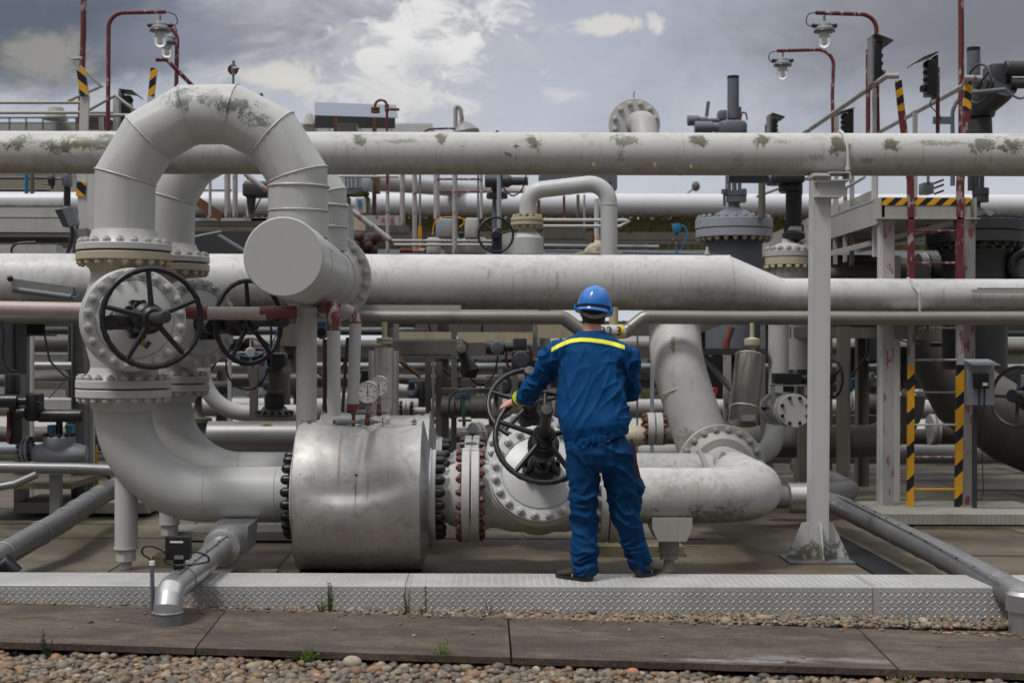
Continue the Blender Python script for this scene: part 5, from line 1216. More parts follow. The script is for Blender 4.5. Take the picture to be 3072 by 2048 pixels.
# white valve with black stem
rv = tallvalve('31', 262, 15.0, 'bg_white', '', 'white gate valve with a black stem and black actuator just left of the column',
    [(165, 840), (160, 850), (160, 1700)], [(150, 700), (135, 672), (100, 652), (60, 640), (50, 600), (38, 590)],
    [(196, 706, 760, 'bg_white'), (194, 766, 830, 'cream')], [('f', (312, 62, 505, 555))], 16, .032)
g = MB(); g.lathe(pt('31', 305, 640, 15), (0, 0, 1), [(.045, 0), (.12, .05), (.12, .1), (.06, .14), (.06, .2)], 16)
for x0 in (282, 330): g.cyl(pt('31', x0, 510, 15), pt('31', x0, 230, 15), .055, n=14)
for x0 in (240, 372): g.cyl(pt('31', x0, 600, 15), pt('31', x0, 490, 15), .025, n=8)
g.put('stem_guard', 'black', rv)
bx('31', 215, 120, 395, 205, 14.8, .3, 'black', 'gear_housing', parent=rv, bev=.08); bx('31', 125, 60, 410, 130, 14.7, .4, 'black', 'actuator', parent=rv, bev=.06)
lat('31', 312, [(55, 280), (62, 250), (70, 205)], 15, 'black', 'coupling', rv)
bx('21', 1925, 66, 2260, 128, 13.9, .12, 'black', 'cable_tray', 'black tray under the upper pipe left of the white column', 'tray')
# gray box etc behind right platform
bx('31', 1400, 130, 1485, 225, 13.9, .18, 'gray', 'junction_box', 'grey junction box above the striped platform edge', 'junction box', bev=.01)
tu('31', [(1435, 70), (1435, 135)], 12, 13.9, 'gray', 'conduit', 'short conduit above the grey junction box', 'conduit')
tu('31', [(1640, 70), (1640, 160)], 20, 13.9, 'gray', 'pipe', 'short grey pipe end behind the platform posts', 'pipe')
for y_ in (110, 150, 200): tu('31', [(1485, y_+30), (1565, y_)], 9, 13.8, 'black', 'cable_clip', 'black spring clip beside the grey junction box', 'clip', group='black spring clips by the grey junction box') if y_ == 110 else tu('31', [(1485, y_+30), (1565, y_)], 9, 13.8, 'black', 'cable_clip', 'black spring clip beside the grey junction box', 'clip', group='black spring clips by the grey junction box')

# reducer and flange behind the right header
r = th('31', 1000, 950, 15.5, 'reducer_pipe', 'white reducer pipe ending in a grey bolted flange behind the right ladder', 'pipe')
lah('31', 905, [(60, 560), (60, 680), (115, 830), (115, 1270)], 15.5, 'bg_old_shaded', 'pipe', r); lah('31', 800, [(60, 560), (60, 1300)], 16.2, 'bg_old_shaded', 'upper_pipe_run', r)
f = lah('31', 880, [(150, 1345), (155, 1350), (155, 1410), (150, 1415)], 15.3, 'bg_white', 'flange', r); f = lah('31', 880, [(150, 1425), (155, 1430), (155, 1520), (150, 1525)], 15.3, 'dark_gray', 'flange', r)
ring_bolts(f, pt('31', 1415, 880, 15.3), (-1, 0, 0), ln('31', 132, 15.3), 14, .035, 'galv')
# pipes and posts below the header at right
r = th('32', 100, 1050, 14.3, 'vent_pipe', 'white vertical pipe with a blind flange valve left of the column', 'pipe')
MB().tube(bend([pt('32', 178, -200, 14.3), pt('32', 178, 760, 14.3), pt('32', 110, 960, 14.0), pt('32', -60, 1080, 13.6)], .5, 10), ln('32', 85, 14.3), 32).put('pipe', 'bg_white', r, 60)
r = th('32', 300, 790, 13.6, 'side_valve', 'white flanged valve with round blank facing the camera and black gearbox', 'valve')
c_ = pt('32', 305, 645, 13.3); R_ = ln('32', 140, 13.3)
f = MB().lathe(c_, (.0, -1, 0), [(R_-.003, 0), (R_, .003), (R_, .04), (R_-.003, .043)], 48).put('blank_flange', 'white_clean', r); ring_bolts(f, c_+V(0, -.043, 0), (0, -1, 0), R_*.80, 8, .018, 'rubber')
MB().lathe(c_+V(-.02, .0, 0), (-.25, 1, 0), [(R_, .02), (R_, .07), (R_*.8, .08), (R_*.8, .3), (R_, .31), (R_, .36)], 40).put('body', 'bg_white', r)
g = MB(); bx('32', 120, 430, 410, 442, 13.4, .12, '', mb=g); bx('32', 118, 430, 150, 585, 13.4, .03, '', mb=g); bx('32', 400, 430, 415, 520, 13.4, .1, '', mb=g); g.put('bracket', 'bg_white', r)
bx('32', 152, 335, 372, 425, 13.4, .2, 'black', 'gearbox', parent=r, bev=.01); lat('32', 262, [(45, 425), (45, 490)], 13.5, 'black', 'stem', r); lah('32', 385, [(30, 372), (34, 380), (34, 600)], 13.5, 'black', 'shaft', r)
wheel(r, pt('32', 628, 375, 13.5), (-1, -.33, 0), ln('32', 160, 13.5), .013, 'black', 3)
g = MB().cyl(pt('32', 60, 622, 13.2), pt('32', 100, 622, 13.2), .012, n=8); g.ball(pt('32', 60, 622, 13.2), .03, 10, 6); g.put('lever', 'black', r)
r = th('32', 700, 1040, 15.4, 'low_pipe', 'large dirty white horizontal pipe on the floor that turns up behind the ladder', 'pipe')
MB().tube(bend([pt('32', -300, 905, 15.4), pt('32', 1270, 905, 15.4), pt('32', 1270, 520, 15.4)], .55, 14), ln('32', 135, 15.4), 36).put('pipe', 'bg_old_shaded', r, 60)
bx('32', 600, 690, 1060, 770, 16.5, .3, 'bg_old_shaded', 'low_wall', 'low pale wall behind the large floor pipe', 'wall')
for x_, w_, y_, D_, m_, lab in ((395, 98, -60, 15.0, 'bg_old_shaded', 'beige square post just left of the clean white column'), (715, 80, -60, 14.6, 'bg_old_shaded', 'beige square post right of the clean white column'), (615, 28, -60, 15.6, 'galv', 'thin grey post right behind the clean white column'),
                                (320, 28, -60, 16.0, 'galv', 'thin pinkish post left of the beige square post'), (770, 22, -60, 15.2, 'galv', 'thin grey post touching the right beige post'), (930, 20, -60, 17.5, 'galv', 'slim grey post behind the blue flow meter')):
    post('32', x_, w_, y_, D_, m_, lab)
bx('31', 270, 1345, 1040, 1440, 14.8, .25, 'bg_old_shaded', 'crossbeam', 'pale crossbeam under the right header between the posts', 'beam')
bx('31', 1130, 1320, 1440, 1450, 14.4, .2, 'bg_old_shaded', 'crossbeam', 'pale crossbeam stub behind the right ladder', 'beam')
r = th('31', 1350, 1300, 13.0, 'pipe_clamp', 'white channel bracket with a rod clamp under the right header', 'bracket')
g = MB(); bx('31', 1215, 1228, 1478, 1240, 12.9, .3, '', mb=g); bx('31', 1466, 1240, 1478, 1308, 12.9, .3, '', mb=g); bx('31', 1215, 1308, 1478, 1320, 12.9, .3, '', mb=g); bx('31', 1150, 1232, 1240, 1312, 12.95, .2, '', mb=g); g.put('channel', 'bg_white', r)
bx('31', 1322, 1240, 1466, 1308, 13.0, .2, 'rubber', 'recess', parent=r)
q = pt('31', 1365, 1228, 12.92); HDz = header_z = P(2343, 887, HD).z
g = MB().tube([q, V(q.x, 12.92, HDz+.02)]+[V(q.x-.03*math.sin(a_), HD-.28*math.cos(a_)*.62-.0, HDz+.165*math.sin(a_)) for a_ in (.5, .9, 1.3, 1.6)], .011, 10); g.put('rod', 'bg_white', r)
for x_ in (1340, 1430): post('31', x_, 16, 1320, 12.95, 'bg_old_shaded', 'thin support strut below the rod clamp bracket', group='struts below the rod clamp bracket', y1=1450, name='strut', cat='strut')
# blue flow meter
r = th('32', 880, 460, 17, 'flow_meter', 'blue flow meter with white flange seen between the right posts', 'flow meter')
lah('32', 418, [(40, 790), (44, 800), (40, 880), (66, 890), (68, 930), (60, 935)], 17, 'bluepaint', 'body', r); lah('32', 385, [(66, 940), (68, 965), (60, 970), (28, 972), (28, 1100)], 17.1, 'bg_white', 'flange', r); bx('32', 770, 110, 845, 370, 16.8, .15, 'rubber', 'transmitter', parent=r, bev=.02)
tu('32', [(900, 520), (800, 650)], 9, 16.9, 'galv', 'meter_stand', 'slanting strut of the blue flow meter stand', 'strut')
bx('32', 1205, 110, 1262, 400, 15.8, .15, 'rubber', 'control_station', 'black upright control box hidden behind the left ladder rail at the right', 'control box', bev=.01)
tu('32', [(1218, 400), (1225, 460), (1200, 475)], 6, 15.8, 'cable', 'cable', 'black cable below the upright control box behind the ladder', 'cable')
tu('31', [(1100, 1430), (1350, 1495)], 8, 15.5, 'rubber', 'tube_lamp', 'thin slanting black lamp tube under the right crossbeam', 'lamp')
# dark slanting big pipes at the right edge
r = th('32', 1600, 300, 16.5, 'slanting_pipe', 'huge grey pipe slanting down behind the right ladder', 'pipe')
MB().tube([pt('31', 1560, 1200, 16.5), pt('32', 1575, 150, 16.5), pt('32', 1760, 520, 16.2), pt('32', 2150, 780, 15.8), pt('32', 2500, 900, 15.6)], [.42, .42, .40, .42, .45], 32).put('pipe', 'gray_pale' if False else 'bg_old_shaded', r, 60)
lah('31', 1490, [(6, 1450), (20, 1455), (20, 1700)], 15.6, 'black', 'hinge_bar', r)
r = th('32', 2150, 700, 13.4, 'gate_valve', 'dark valve with a large grey handwheel cut by the right edge', 'valve')
wheel(r, pt('32', 2190, 530, 13.2), (-.8, -.6, .1), ln('32', 250, 13.2), .017, 'dark_gray', 4); MB().lathe(pt('32', 2190, 530, 13.2), (.8, .6, -.1), [(.06, -.1), (.06, .1), (.12, .15), (.12, .6)], 20).put('body', 'black', r)
r = th('31', 2180, 900, 14.6, 'hose_coil', 'black hose bundle over a pale pipe at the right edge', 'hose'); MB().torus(pt('31', 2215, 830, 14.4), (.3, -1, 0), .13, .05, 30, 10).put('coil', 'black', r); MB().cyl(pt('31', 2180, 1000, 14.5), pt('31', 2230, 780, 14.5), .13, n=20).put('pipe', 'bg_old_shaded', r)
# rear steel cross frame
bx('33', 1850, -60, 2400, -40, 13.0, .1, 'dark_gray', 'floor_pipe', 'thin dark pipe on the floor at the right', 'pipe')

# far backdrop: long big pipe, weedy bank, beams, tanks, buildings, hedge
r = thing('far_pipe', (0, 24, 2.0), 'very large pale pipe running across the whole background', 'pipe')
c_ = pt('21', 1200, 325, 24); fm = mat('far pipe paint', (.56, .57, .60), .4, dirt=.1, under=.9, var=.04)
MB().cyl((-12, 24, c_.z), (14, 24, c_.z), ln('21', 98, 24), n=48).put('pipe', fm, r)
m, t, b = shader('weedy bank', .9); oc = t.new('ShaderNodeTexCoord').outputs['Object']
c = t.mix(t.step(t.noise(t.scale(oc, (14, 14, 3)), 1, 6, .7), .35, .68), (.07, .065, .03), (.24, .22, .10)); c = t.mix(t.step(t.noise(oc, 2, 5), .55, .7, .7), c, (.14, .10, .05)); t.l.new(c, b.inputs['Base Color']); BK = m
g = MB(); zt_ = pt('21', 1200, 410, 24).z; zb_ = pt('21', 1200, 545, 24).z
g.prism([(-12, 24.15, zb_-.9), (14, 24.15, zb_-.9), (14, 24.15, zt_-.05), (-12, 24.15, zt_-.05)], (0, .4, 0)); o = g.put('bank', BK); o['kind'] = 'structure'; o.name = 'hill_bank'
g = MB(); rg = random.Random(5)
for i in range(9000):
    x_ = rg.uniform(-5.5, 9); z_ = rg.uniform(zb_, zt_-.05); h_ = rg.uniform(.10, .34); dx = rg.uniform(-.06, .06)
    g.add([(x_, 24.12, z_), (x_+.012, 24.12, z_), (x_+dx, 23.95+rg.random()*.1, z_+h_)], [(0, 1, 2)])
o = g.put('wild_grass', mat('wild grass blades', (.24, .22, .09), .8, var=.6, scale=14, bump=0)); tag(o, 'dry green weeds growing under the very large background pipe', 'grass', kind='stuff')
r = thing('cable_duct', (0, 22.5, 1.0), 'long pale concrete duct with bolts below the weedy bank', 'duct')
for y0, y1, m_ in ((545, 612, 'bg_old_shaded'), (617, 640, 'bg_old_shaded')):
    a_, b_ = pt('21', 0, y0, 22.5), pt('21', 0, y1, 22.5); MB().box((1, 22.6, (a_.z+b_.z)/2), (26, .2, a_.z-b_.z)).put('panel', m_, r)
a_ = pt('21', 0, 700, 22.3); MB().box((1, 22.5, a_.z-.03), (26, .2, .09)).put('ledge', 'gray_pale', r)
g = MB()
for i in range(16): g.lathe((-9+i*1.25, 22.5, a_.z+.35), (0, -1, 0), [(.03, 0), (.03, .02)], 10)
g.put('anchor_bolts', 'dark_gray', r)
for i in range(9): x_ = -9+i*2.4; o = MB().box((x_, 22.9, .45), (.22, .3, 1.5)).put('duct_pier', 'bg_old_shaded'); tag(o, 'pale concrete pier under the long duct', 'pier', 'piers under the long duct')
# upper sloping beige pipes
q = pt('11', 1080, 90, 21); q2 = pt('11', 2240, 225, 27)
o = MB().cyl(pt('11', 900, 120, 21), pt('21', 300, 240, 27), .13, n=32).put('sloping_pipe', 'bg_white'); tag(o, 'beige sloping pipe behind the red railings', 'pipe')
o = MB().cyl(pt('01', -200, 285, 17.8), pt('01', 545, 285, 17.8), ln('01', 56, 17.8), n=32).put('tube_tank', fm); tag(o, 'smooth pale round pipe at the left edge above the flat duct', 'pipe')
r = th('01', 0, 550, 17.4, 'duct_beam', 'flat white duct beam at the left edge below the round pipe', 'duct'); bx('01', -250, 342, 575, 425, 17.5, .3, 'bg_white', 'panel', parent=r); bx('01', -250, 432, 575, 550, 17.45, .3, 'bg_white', 'panel', parent=r); bx('01', -250, 590, 575, 640, 17.6, .3, 'dark_gray', 'underside', parent=r)
bx('01', -250, 650, 470, 725, 18.6, .3, 'bg_white', 'duct_beam', 'lower pale duct strip at the left edge', 'duct')
tu('01', [(97, 725), (95, 690), (120, 650), (200, 638), (300, 636)], 10, 17.2, 'rubber', 'hose', 'black hose arching over the lower left duct', 'hose', br=.1)
for x_, w_, m_, lab in ((222, 34, 'bluepaint', 'thin blue pipe under the upper pipe at the left'), (270, 38, 'bg_old_shaded', 'beige post beside the thin blue pipe')): tu('01', [(x_, 50), (x_, 225)], w_/2, 17, m_, 'pipe_post', lab, 'post')
bx('01', -250, 50, 520, 215, 30, .4, mat('olive tank wall', (.2, .19, .15), .7), 'storage_shed', 'dim olive building wall under the upper pipe at the left', 'building')
tu('01', [(-200, 96), (420, 96)], 12, 20, 'dark_gray', 'dim_pipe', 'dim horizontal pipe below the upper pipe at the left edge', 'pipe'); tu('01', [(-200, 196), (420, 196)], 12, 20, 'dark_gray', 'dim_pipe', 'second dim horizontal pipe just above the pale round pipe at the left', 'pipe')
r = th('01', 560, 330, 13.4, 'stem_gear', 'dark stem gearbox with a small side handwheel under the upper pipe', 'valve')
wheel(r, pt('01', 440, 118, 13.3), (-1, -.25, 0), ln('01', 62, 13.3), .012, 'black', 3); bx('01', 515, 60, 575, 155, 13.3, .15, 'gray', 'gearbox', parent=r, bev=.02); lat('01', 565, [(35, 60), (35, 160), (28, 165), (28, 330)], 13.5, 'black', 'stem', r); lah('01', 100, [(10, 440), (10, 520)], 13.3, 'gray', 'shaft', r)
tu('01', [(370, 148), (412, 148)], 6, 13.25, 'rubber', 'crank', parent=r)
r = th('01', 560, 500, 13.2, 'floodlight', 'square floodlight tilted beside the grey column', 'lamp'); a_ = [pt('01', 512, 355, 13.1), pt('01', 610, 338, 13.1), pt('01', 648, 478, 13.1), pt('01', 570, 500, 13.1)]
MB().prism(a_, (0, .10, 0)).put('housing', 'gray', r); MB().prism([pt('01', 458, 362, 13.05), pt('01', 512, 356, 13.08), pt('01', 572, 500, 13.08), pt('01', 528, 504, 13.05)], (0, .1, 0)).put('lens', 'rubber', r)
tu('01', [(600, 480), (615, 600), (570, 720), (550, 775)], 16, 13.3, 'rubber', 'cable_bundle', 'thick black cable hanging below the floodlight', 'cable', br=.3)
r = th('01', 300, 1100, 13.0, 'tube_light', 'long dirty fluorescent lamp trough lying in front of the left header', 'lamp')
q = [pt('01', 85, 935, 12.9), pt('01', 615, 1010, 12.9), pt('01', 612, 1078, 12.9), pt('01', 95, 1005, 12.9)]; MB().prism(q, (0, .18, 0)).put('trough', 'galv', r); MB().cyl(pt('01', 110, 1030, 12.9), pt('01', 600, 1095, 12.9), .028, n=14).put('tube', 'gray', r); MB().ball(pt('01', 85, 938, 12.85), .03, 10, 6).put('end_cap', 'rubber', r)
tu('01', [(600, 1098), (650, 1095), (690, 1045)], 5, 12.9, 'bluepaint', 'cable', 'thin blue cable from the lamp trough to the grey column', 'cable')
g = MB(); bx('01', 125, 1308, 395, 1320, 13.6, .3, '', mb=g); bx('01', 125, 1408, 400, 1420, 13.6, .3, '', mb=g); bx('01', 130, 1320, 375, 1408, 13.7, .02, '', mb=g); o = g.put('beam_end', 'dark_gray'); tag(o, 'dark I beam end below the pink pipe at the left', 'beam')
post('01', 185, 100, 1420, 13.8, 'galv', 'grey square post below the left I beam end', name='support_post'); post('01', 262, 42, 1400, 14.4, 'bg_white', 'white post right of the grey square post at the left', name='support_post')
bx('01', -150, 1260, 105, 1745, 13.0, .4, 'dark_gray', 'equipment_cabinet', 'dark equipment cabinet under the pink pipe at the left edge', 'cabinet')
tu('01', [(10, 1300), (30, 1400), (20, 1600), (60, 1700), (130, 1720), (60, 1900)], 9, 12.7, 'cable', 'cable', 'thick black cable on the dark cabinet at the left edge', 'cable', br=.2); tu('01', [(115, 1270), (125, 1700)], 16, 12.9, 'rubber', 'cable_conduit', 'black conduit along the dark cabinet edge', 'conduit')
# black actuators at lower left
r = th('L', 70, 1120, 12.6, 'actuated_valve', 'black actuator on a red and black yoke at the left edge', 'valve')
bx('L', 25, 575, 112, 760, 12.6, .2, 'black', 'actuator', parent=r, bev=.04); lah('L', 790, [(50, -60), (54, -40), (54, 140), (30, 150), (30, 210)], 12.6, 'black', 'motor', r); bx('L', 70, 840, 128, 1130, 12.7, .16, 'black', 'yoke', parent=r); bx('L', 52, 870, 70, 1120, 12.65, .12, 'redpaint', 'yoke_side', parent=r)
r = th('L', 450, 1270, 12.9, 'actuated_valve', 'grey flanged valve with long black actuator and blue yoke at the lower left', 'valve')
lah('L', 905, [(46, 300), (50, 310), (50, 640), (40, 650)], 12.8, 'black', 'actuator', r); bx('L', 185, 730, 290, 950, 12.7, .25, 'black', 'gear_housing', parent=r, bev=.05); lah('L', 880, [(34, 135), (42, 140), (42, 200)], 12.6, 'black', 'end_cover', r)
g = MB()
for x0, x1, x2, x3 in ((370, 425, 400, 425), (560, 505, 525, 500)): g.prism([pt('L', x0, 980, 12.85), pt('L', x1, 980, 12.85), pt('L', x2, 1060, 12.85), pt('L', x0, 1060, 12.85)], (0, .12, 0))
g.put('blue_yoke', 'bluepaint', r); lat('L', 465, [(26, 940), (26, 1060)], 12.9, 'black', 'stem', r)
f = lat('L', 465, [(118, 1066), (122, 1070), (122, 1130), (105, 1160), (100, 1175)], 12.9, 'gray_pale', 'bonnet', r); vb(f, 'L', 465, 1066, 108, 12, 12.9, .022, 1, 'rubber')
lah('L', 1200, [(55, 255), (75, 300), (95, 400), (100, 465), (95, 530), (75, 620), (55, 680)], 12.9, 'gray_pale', 'body', r)
for x_, dx in ((190, -1), (222, 1)): f = lah('L', 1165, [(96, x_-12), (100, x_-10), (100, x_+10), (96, x_+12)], 12.9, 'gray_pale', 'flange', r); ring_bolts(f, pt('L', x_+dx*12, 1165, 12.9), (dx, 0, 0), ln('L', 84, 12.9), 12, .02, 'dark_gray')
tu('L', [(-200, 1165), (180, 1165)], 45, 12.9, 'gray_pale', 'valve_pipe', 'grey pipe entering the lower left flanged valve', 'pipe', n=28)
tu('L', [(285, 795), (330, 810), (345, 860)], 8, 12.7, 'cable', 'cable', 'short black cable above the long black actuator', 'cable', br=.08)
tu('L', [(-300, 1305), (600, 1318), (900, 1330)], 44, 12.6, 'galv', 'floor_pipe', 'galvanised horizontal pipe near the floor at the lower left', 'pipe', n=28)
post('L', 440, 80, 1360, 12.7, 'galv', 'short square leg under the galvanised floor pipe')
tu('L', [(-100, 1480), (120, 1440), (290, 1365)], 30, 12.3, 'steel_dark', 'floor_pipe', 'dull pipe slanting under the galvanised floor pipe at the left', 'pipe', n=20)
bx('L', -300, 1430, 560, 1480, 12.9, 1.2, FL2, 'step_box', 'mossy step box behind the left floor pipes', 'step', 'checker plate step boxes')
tu('L', [(830, 1350), (880, 1430)], 14, 12.9, 'black', 'brace', 'short black brace behind the striped left ladder', 'brace')
# middle zone
r = th('A', 800, 1200, 13.4, 'motor_valve', 'pair of black motor actuators on a valve left of the round white post', 'valve')
bx('A', 215, 395, 470, 630, 13.2, .35, 'black', 'actuator', parent=r, bev=.06); bx('A', 545, 460, 755, 640, 13.3, .3, 'black', 'gear_housing', parent=r, bev=.05); lat('A', 640, [(90, 640), (115, 700), (70, 705), (66, 900), (90, 905), (90, 940)], 13.5, 'bg_old_shaded', 'neck', r)
f = lat('A', 640, [(215, 1215), (220, 1210), (220, 1180), (150, 1120), (130, 1090)][::-1], 13.6, 'bg_old_shaded', 'flange', r); vb(f, 'A', 640, 1178, 200, 14, 13.6, .024, 1, 'rubber'); lat('A', 640, [(110, 940), (120, 1000), (115, 1100)], 13.55, 'black', 'gland', r)
lah('A', 360, [(60, 110), (66, 120), (66, 380), (40, 390)], 13.3, 'black', 'motor', r); g = MB()
g.bar(pt('A', 380, 200, 13.2), pt('A', 580, 390, 13.2), .03, .03, (0, 1, 0)); g.bar(pt('A', 255, 300, 13.2), pt('A', 220, 480, 13.2), .02, .02, (0, 1, 0)); g.put('arm', 'black', r); bx('A', 408, 518, 470, 552, 13.15, .05, 'rust', 'tag_plate', parent=r)
wheel(r, pt('A', 360, 460, 13.1), (.2, -1, .1), ln('A', 170, 13.1), .012, 'redwhite', 4)
tu('A', [(70, 540), (75, 700), (150, 840), (300, 905), (420, 880), (520, 780), (550, 700)], 11, 13.2, 'cable', 'cable', 'thick black cable hanging in a loop beside the black actuators', 'cable', br=.3)
tu('A', [(685, 80), (680, 200), (600, 380), (520, 470), (300, 540), (130, 440)], 9, 13.05, 'bluepaint', 'cable', 'blue black cable draped over the black actuators', 'cable', br=.3)
tu('A', [(600, 80), (605, 700)], 14, 13.0, 'rubber', 'cable_conduit', 'black vertical conduit in front of the black actuators', 'conduit')
bx('A', 705, 130, 895, 380, 14.2, .4, 'bg_old_shaded', 'instrument_cabinet', 'small beige cabinet with cross lines beside the round white post', 'cabinet'); bx('A', 712, 385, 880, 700, 14.4, .3, 'bg_old_shaded', 'instrument_cabinet', 'lower beige cabinet plate with a dark hole beside the post', 'cabinet')
tu('A', [(828, 510, 14.35), (828, 510, 14.3)], 32, 14.3, 'rubber', 'round_opening', 'dark round hole in the lower beige cabinet plate', 'hole', n=20)
r = th('A', 1195, 230, 11.6, 'transmitter', 'round grey transmitter head with blue neck between the post and drop pipe', 'transmitter'); MB().lathe(pt('A', 1197, 225, 11.6), (0, -1, 0), [(.04, -.1), (ln('A', 75, 11.6), -.08), (ln('A', 80, 11.6), 0), (ln('A', 75, 11.6), .02), (ln('A', 52, 11.6), .022), (ln('A', 50, 11.6), .01)], 32).put('head', 'gray', r); bx('A', 1145, 100, 1245, 150, 11.6, .06, 'bluepaint', 'neck', parent=r); MB().lathe(pt('A', 1197, 225, 11.585), (0, -1, 0), [(ln('A', 48, 11.6), 0), (ln('A', 48, 11.6), .004)], 24).put('display', 'rubber', r)
tu('A', [(1232, 300), (1232, 1270)], 26, 12.4, mat('dark red oxide', (.06, .015, .012), .6), 'red_post', 'dark red post behind the front drop pipe', 'post')
tu('A', [(1500, 280), (1440, 1150)], 20, 12.6, 'dark_gray', 'dark_strut', 'dark leaning strut between the two drop pipes', 'strut')
bx('A', 1650, 660, 1760, 830, 13.5, .3, 'black', 'dark_motor', 'dark motor behind the thinner drop pipe', 'motor', bev=.1)
# IBC like tank cages in the left gap
for i, (x0, x1) in enumerate(((0, 180), (200, 340), (440, 560))):
    r = th('A', (x0+x1)/2, 950, 30, 'tank_cage', ['caged white container seen at the left of the cable loop', 'caged white container seen inside the cable loop', 'caged white container right of the pale post'][i], 'container', 'caged containers far behind the left elbow')
    bx('A', x0, 650, x1, 960, 30, 1, mat('container %d' % i, (.42, .45, .52), .5), 'tank', parent=r); g = MB()
    for xx in np.linspace(x0, x1, 5): g.bar(pt('A', xx, 640, 29.9), pt('A', xx, 960, 29.9), .03, .03, (0, 1, 0))
    for yy in (650, 740, 850, 955): g.bar(pt('A', x0, yy, 29.9), pt('A', x1, yy, 29.9), .03, .03)
    g.put('cage', 'gray', r)
post('A', 400, 90, 640, 14.4, 'bg_old_shaded', 'pale square post inside the hanging cable loop'); post('A', 115, 42, 460, 16, 'bg_white', 'pale thin post at the edge of the second valve')
r = th('A', 0, 1150, 14.6, 'curved_pipe', 'pale pipe curving down and right behind the left elbows', 'pipe'); MB().tube(bend([pt('02', 1700, 290, 14.8), pt('02', 1720, 660, 14.8), pt('02', 2240, 670, 14.8), pt('A', 1200, 1160, 14.8)], .45, 14), ln('02', 68, 14.8), 30).put('pipe', 'bg_white', r, 60)
r = th('12', 100, 900, 12.8, 'clad_vessel', 'horizontal aluminium clad vessel between the left elbow and the post', 'vessel'); lah('12', 868, [(125, -380), (134, -372), (134, 560)], 12.9, 'steel_dark', 'cladding', r, 48)
bx('A', 470, 1290, 622, 1325, 12.5, .003, 'lampwhite', 'nameplate', parent=r); bx('A', 508, 1295, 585, 1322, 12.496, .003, 'yellow', 'nameplate_stripe', parent=r)
# tall clad cylinder
r = th('A', 1925, 1200, 12.4, 'clad_cylinder', 'upright shiny aluminium cylinder behind the two gauges', 'vessel')
lat('A', 1925, [(175, 440), (178, 450), (180, 1210)], 12.4, 'chrome', 'jacket', r, 48); lat('A', 1930, [(115, 400), (118, 1210)], 12.15, 'chrome', 'inner_jacket', r, 40)
lat('A', 1935, [(32, 100), (32, 280), (95, 290), (95, 315), (60, 320), (95, 325), (95, 350), (34, 360), (34, 420)], 12.3, 'cream', 'neck', r, 30); bx('A', 1880, 630, 1992, 680, 11.82, .003, 'cream', 'nameplate', parent=r)
tu('A', [(1900, 1000), (2000, 985), (2060, 1010), (2090, 1060)], 6, 11.7, 'galv', 'thin_tube', 'thin curved tube in front of the shiny upright cylinder', 'tube', br=.1)
FC = mat('dark stainless sheet', (.30, .27, .23), .22, .95, dirt=.2)
r = th('D', 600, 1300, 12.5, 'flare_cylinder', 'open topped stainless cylinder hanging right of the riser', 'vessel')
g = MB(); c0, c1 = pt('D', 585, 500, 12.5), pt('D', 505, 1290, 12.3); R_ = ln('D', 170, 12.5); g.lathe(c1, c0-c1, [(.001, 0), (R_*.93, 0), (R_, .02), (R_, (c0-c1).length), (R_-.004, (c0-c1).length), (R_-.004, .1)], 44, cap=False); g.put('shell', FC, r)
g = MB(); ax_ = (c0-c1).normalized(); g.torus(c1.lerp(c0, .22), ax_, R_+.003, .006, 44, 8); g.torus(c0, ax_, R_, .005, 44, 8)
for a_ in (2.2, .6, -.9): u, w_, q = frame(ax_); e = u*math.cos(a_)+w_*math.sin(a_); g.bar(c0+e*R_, c0+V(.02, 0, .03), .012, .004, (0, 1, 0))
g.put('hoops', 'chrome', r); lat('D', 612, [(25, 110), (25, 280), (92, 300), (92, 330), (92, 345), (88, 370), (40, 400), (28, 520)], 12.45, 'cream', 'neck', r, 30)
bx('D', 490, 1190, 650, 1262, 12.0, .003, 'steel', 'nameplate', parent=r)
# beams and posts behind
BM = 'bg_old_shaded'
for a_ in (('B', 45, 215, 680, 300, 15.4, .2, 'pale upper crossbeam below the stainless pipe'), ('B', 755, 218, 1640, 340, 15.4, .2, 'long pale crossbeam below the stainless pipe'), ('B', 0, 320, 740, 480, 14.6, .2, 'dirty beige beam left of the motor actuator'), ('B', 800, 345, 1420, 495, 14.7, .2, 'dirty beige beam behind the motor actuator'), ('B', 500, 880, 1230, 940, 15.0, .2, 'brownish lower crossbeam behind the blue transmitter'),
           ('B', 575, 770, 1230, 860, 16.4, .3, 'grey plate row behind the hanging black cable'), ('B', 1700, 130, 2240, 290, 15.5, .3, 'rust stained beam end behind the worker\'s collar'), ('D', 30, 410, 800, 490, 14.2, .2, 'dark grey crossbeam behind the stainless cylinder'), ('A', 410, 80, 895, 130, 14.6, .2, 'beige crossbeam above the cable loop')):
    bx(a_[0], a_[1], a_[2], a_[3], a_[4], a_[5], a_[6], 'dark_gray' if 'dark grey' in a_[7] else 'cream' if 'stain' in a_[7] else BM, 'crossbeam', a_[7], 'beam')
bx('B', 0, 298, 815, 325, 14.3, .1, 'galv', 'cable_channel', 'thin grey cable channel left of the drooping actuator', 'channel'); bx('B', 60, 498, 1390, 535, 14.4, .1, 'galv', 'cable_channel', 'thin grey cable channel under the dirty beige beams', 'channel')
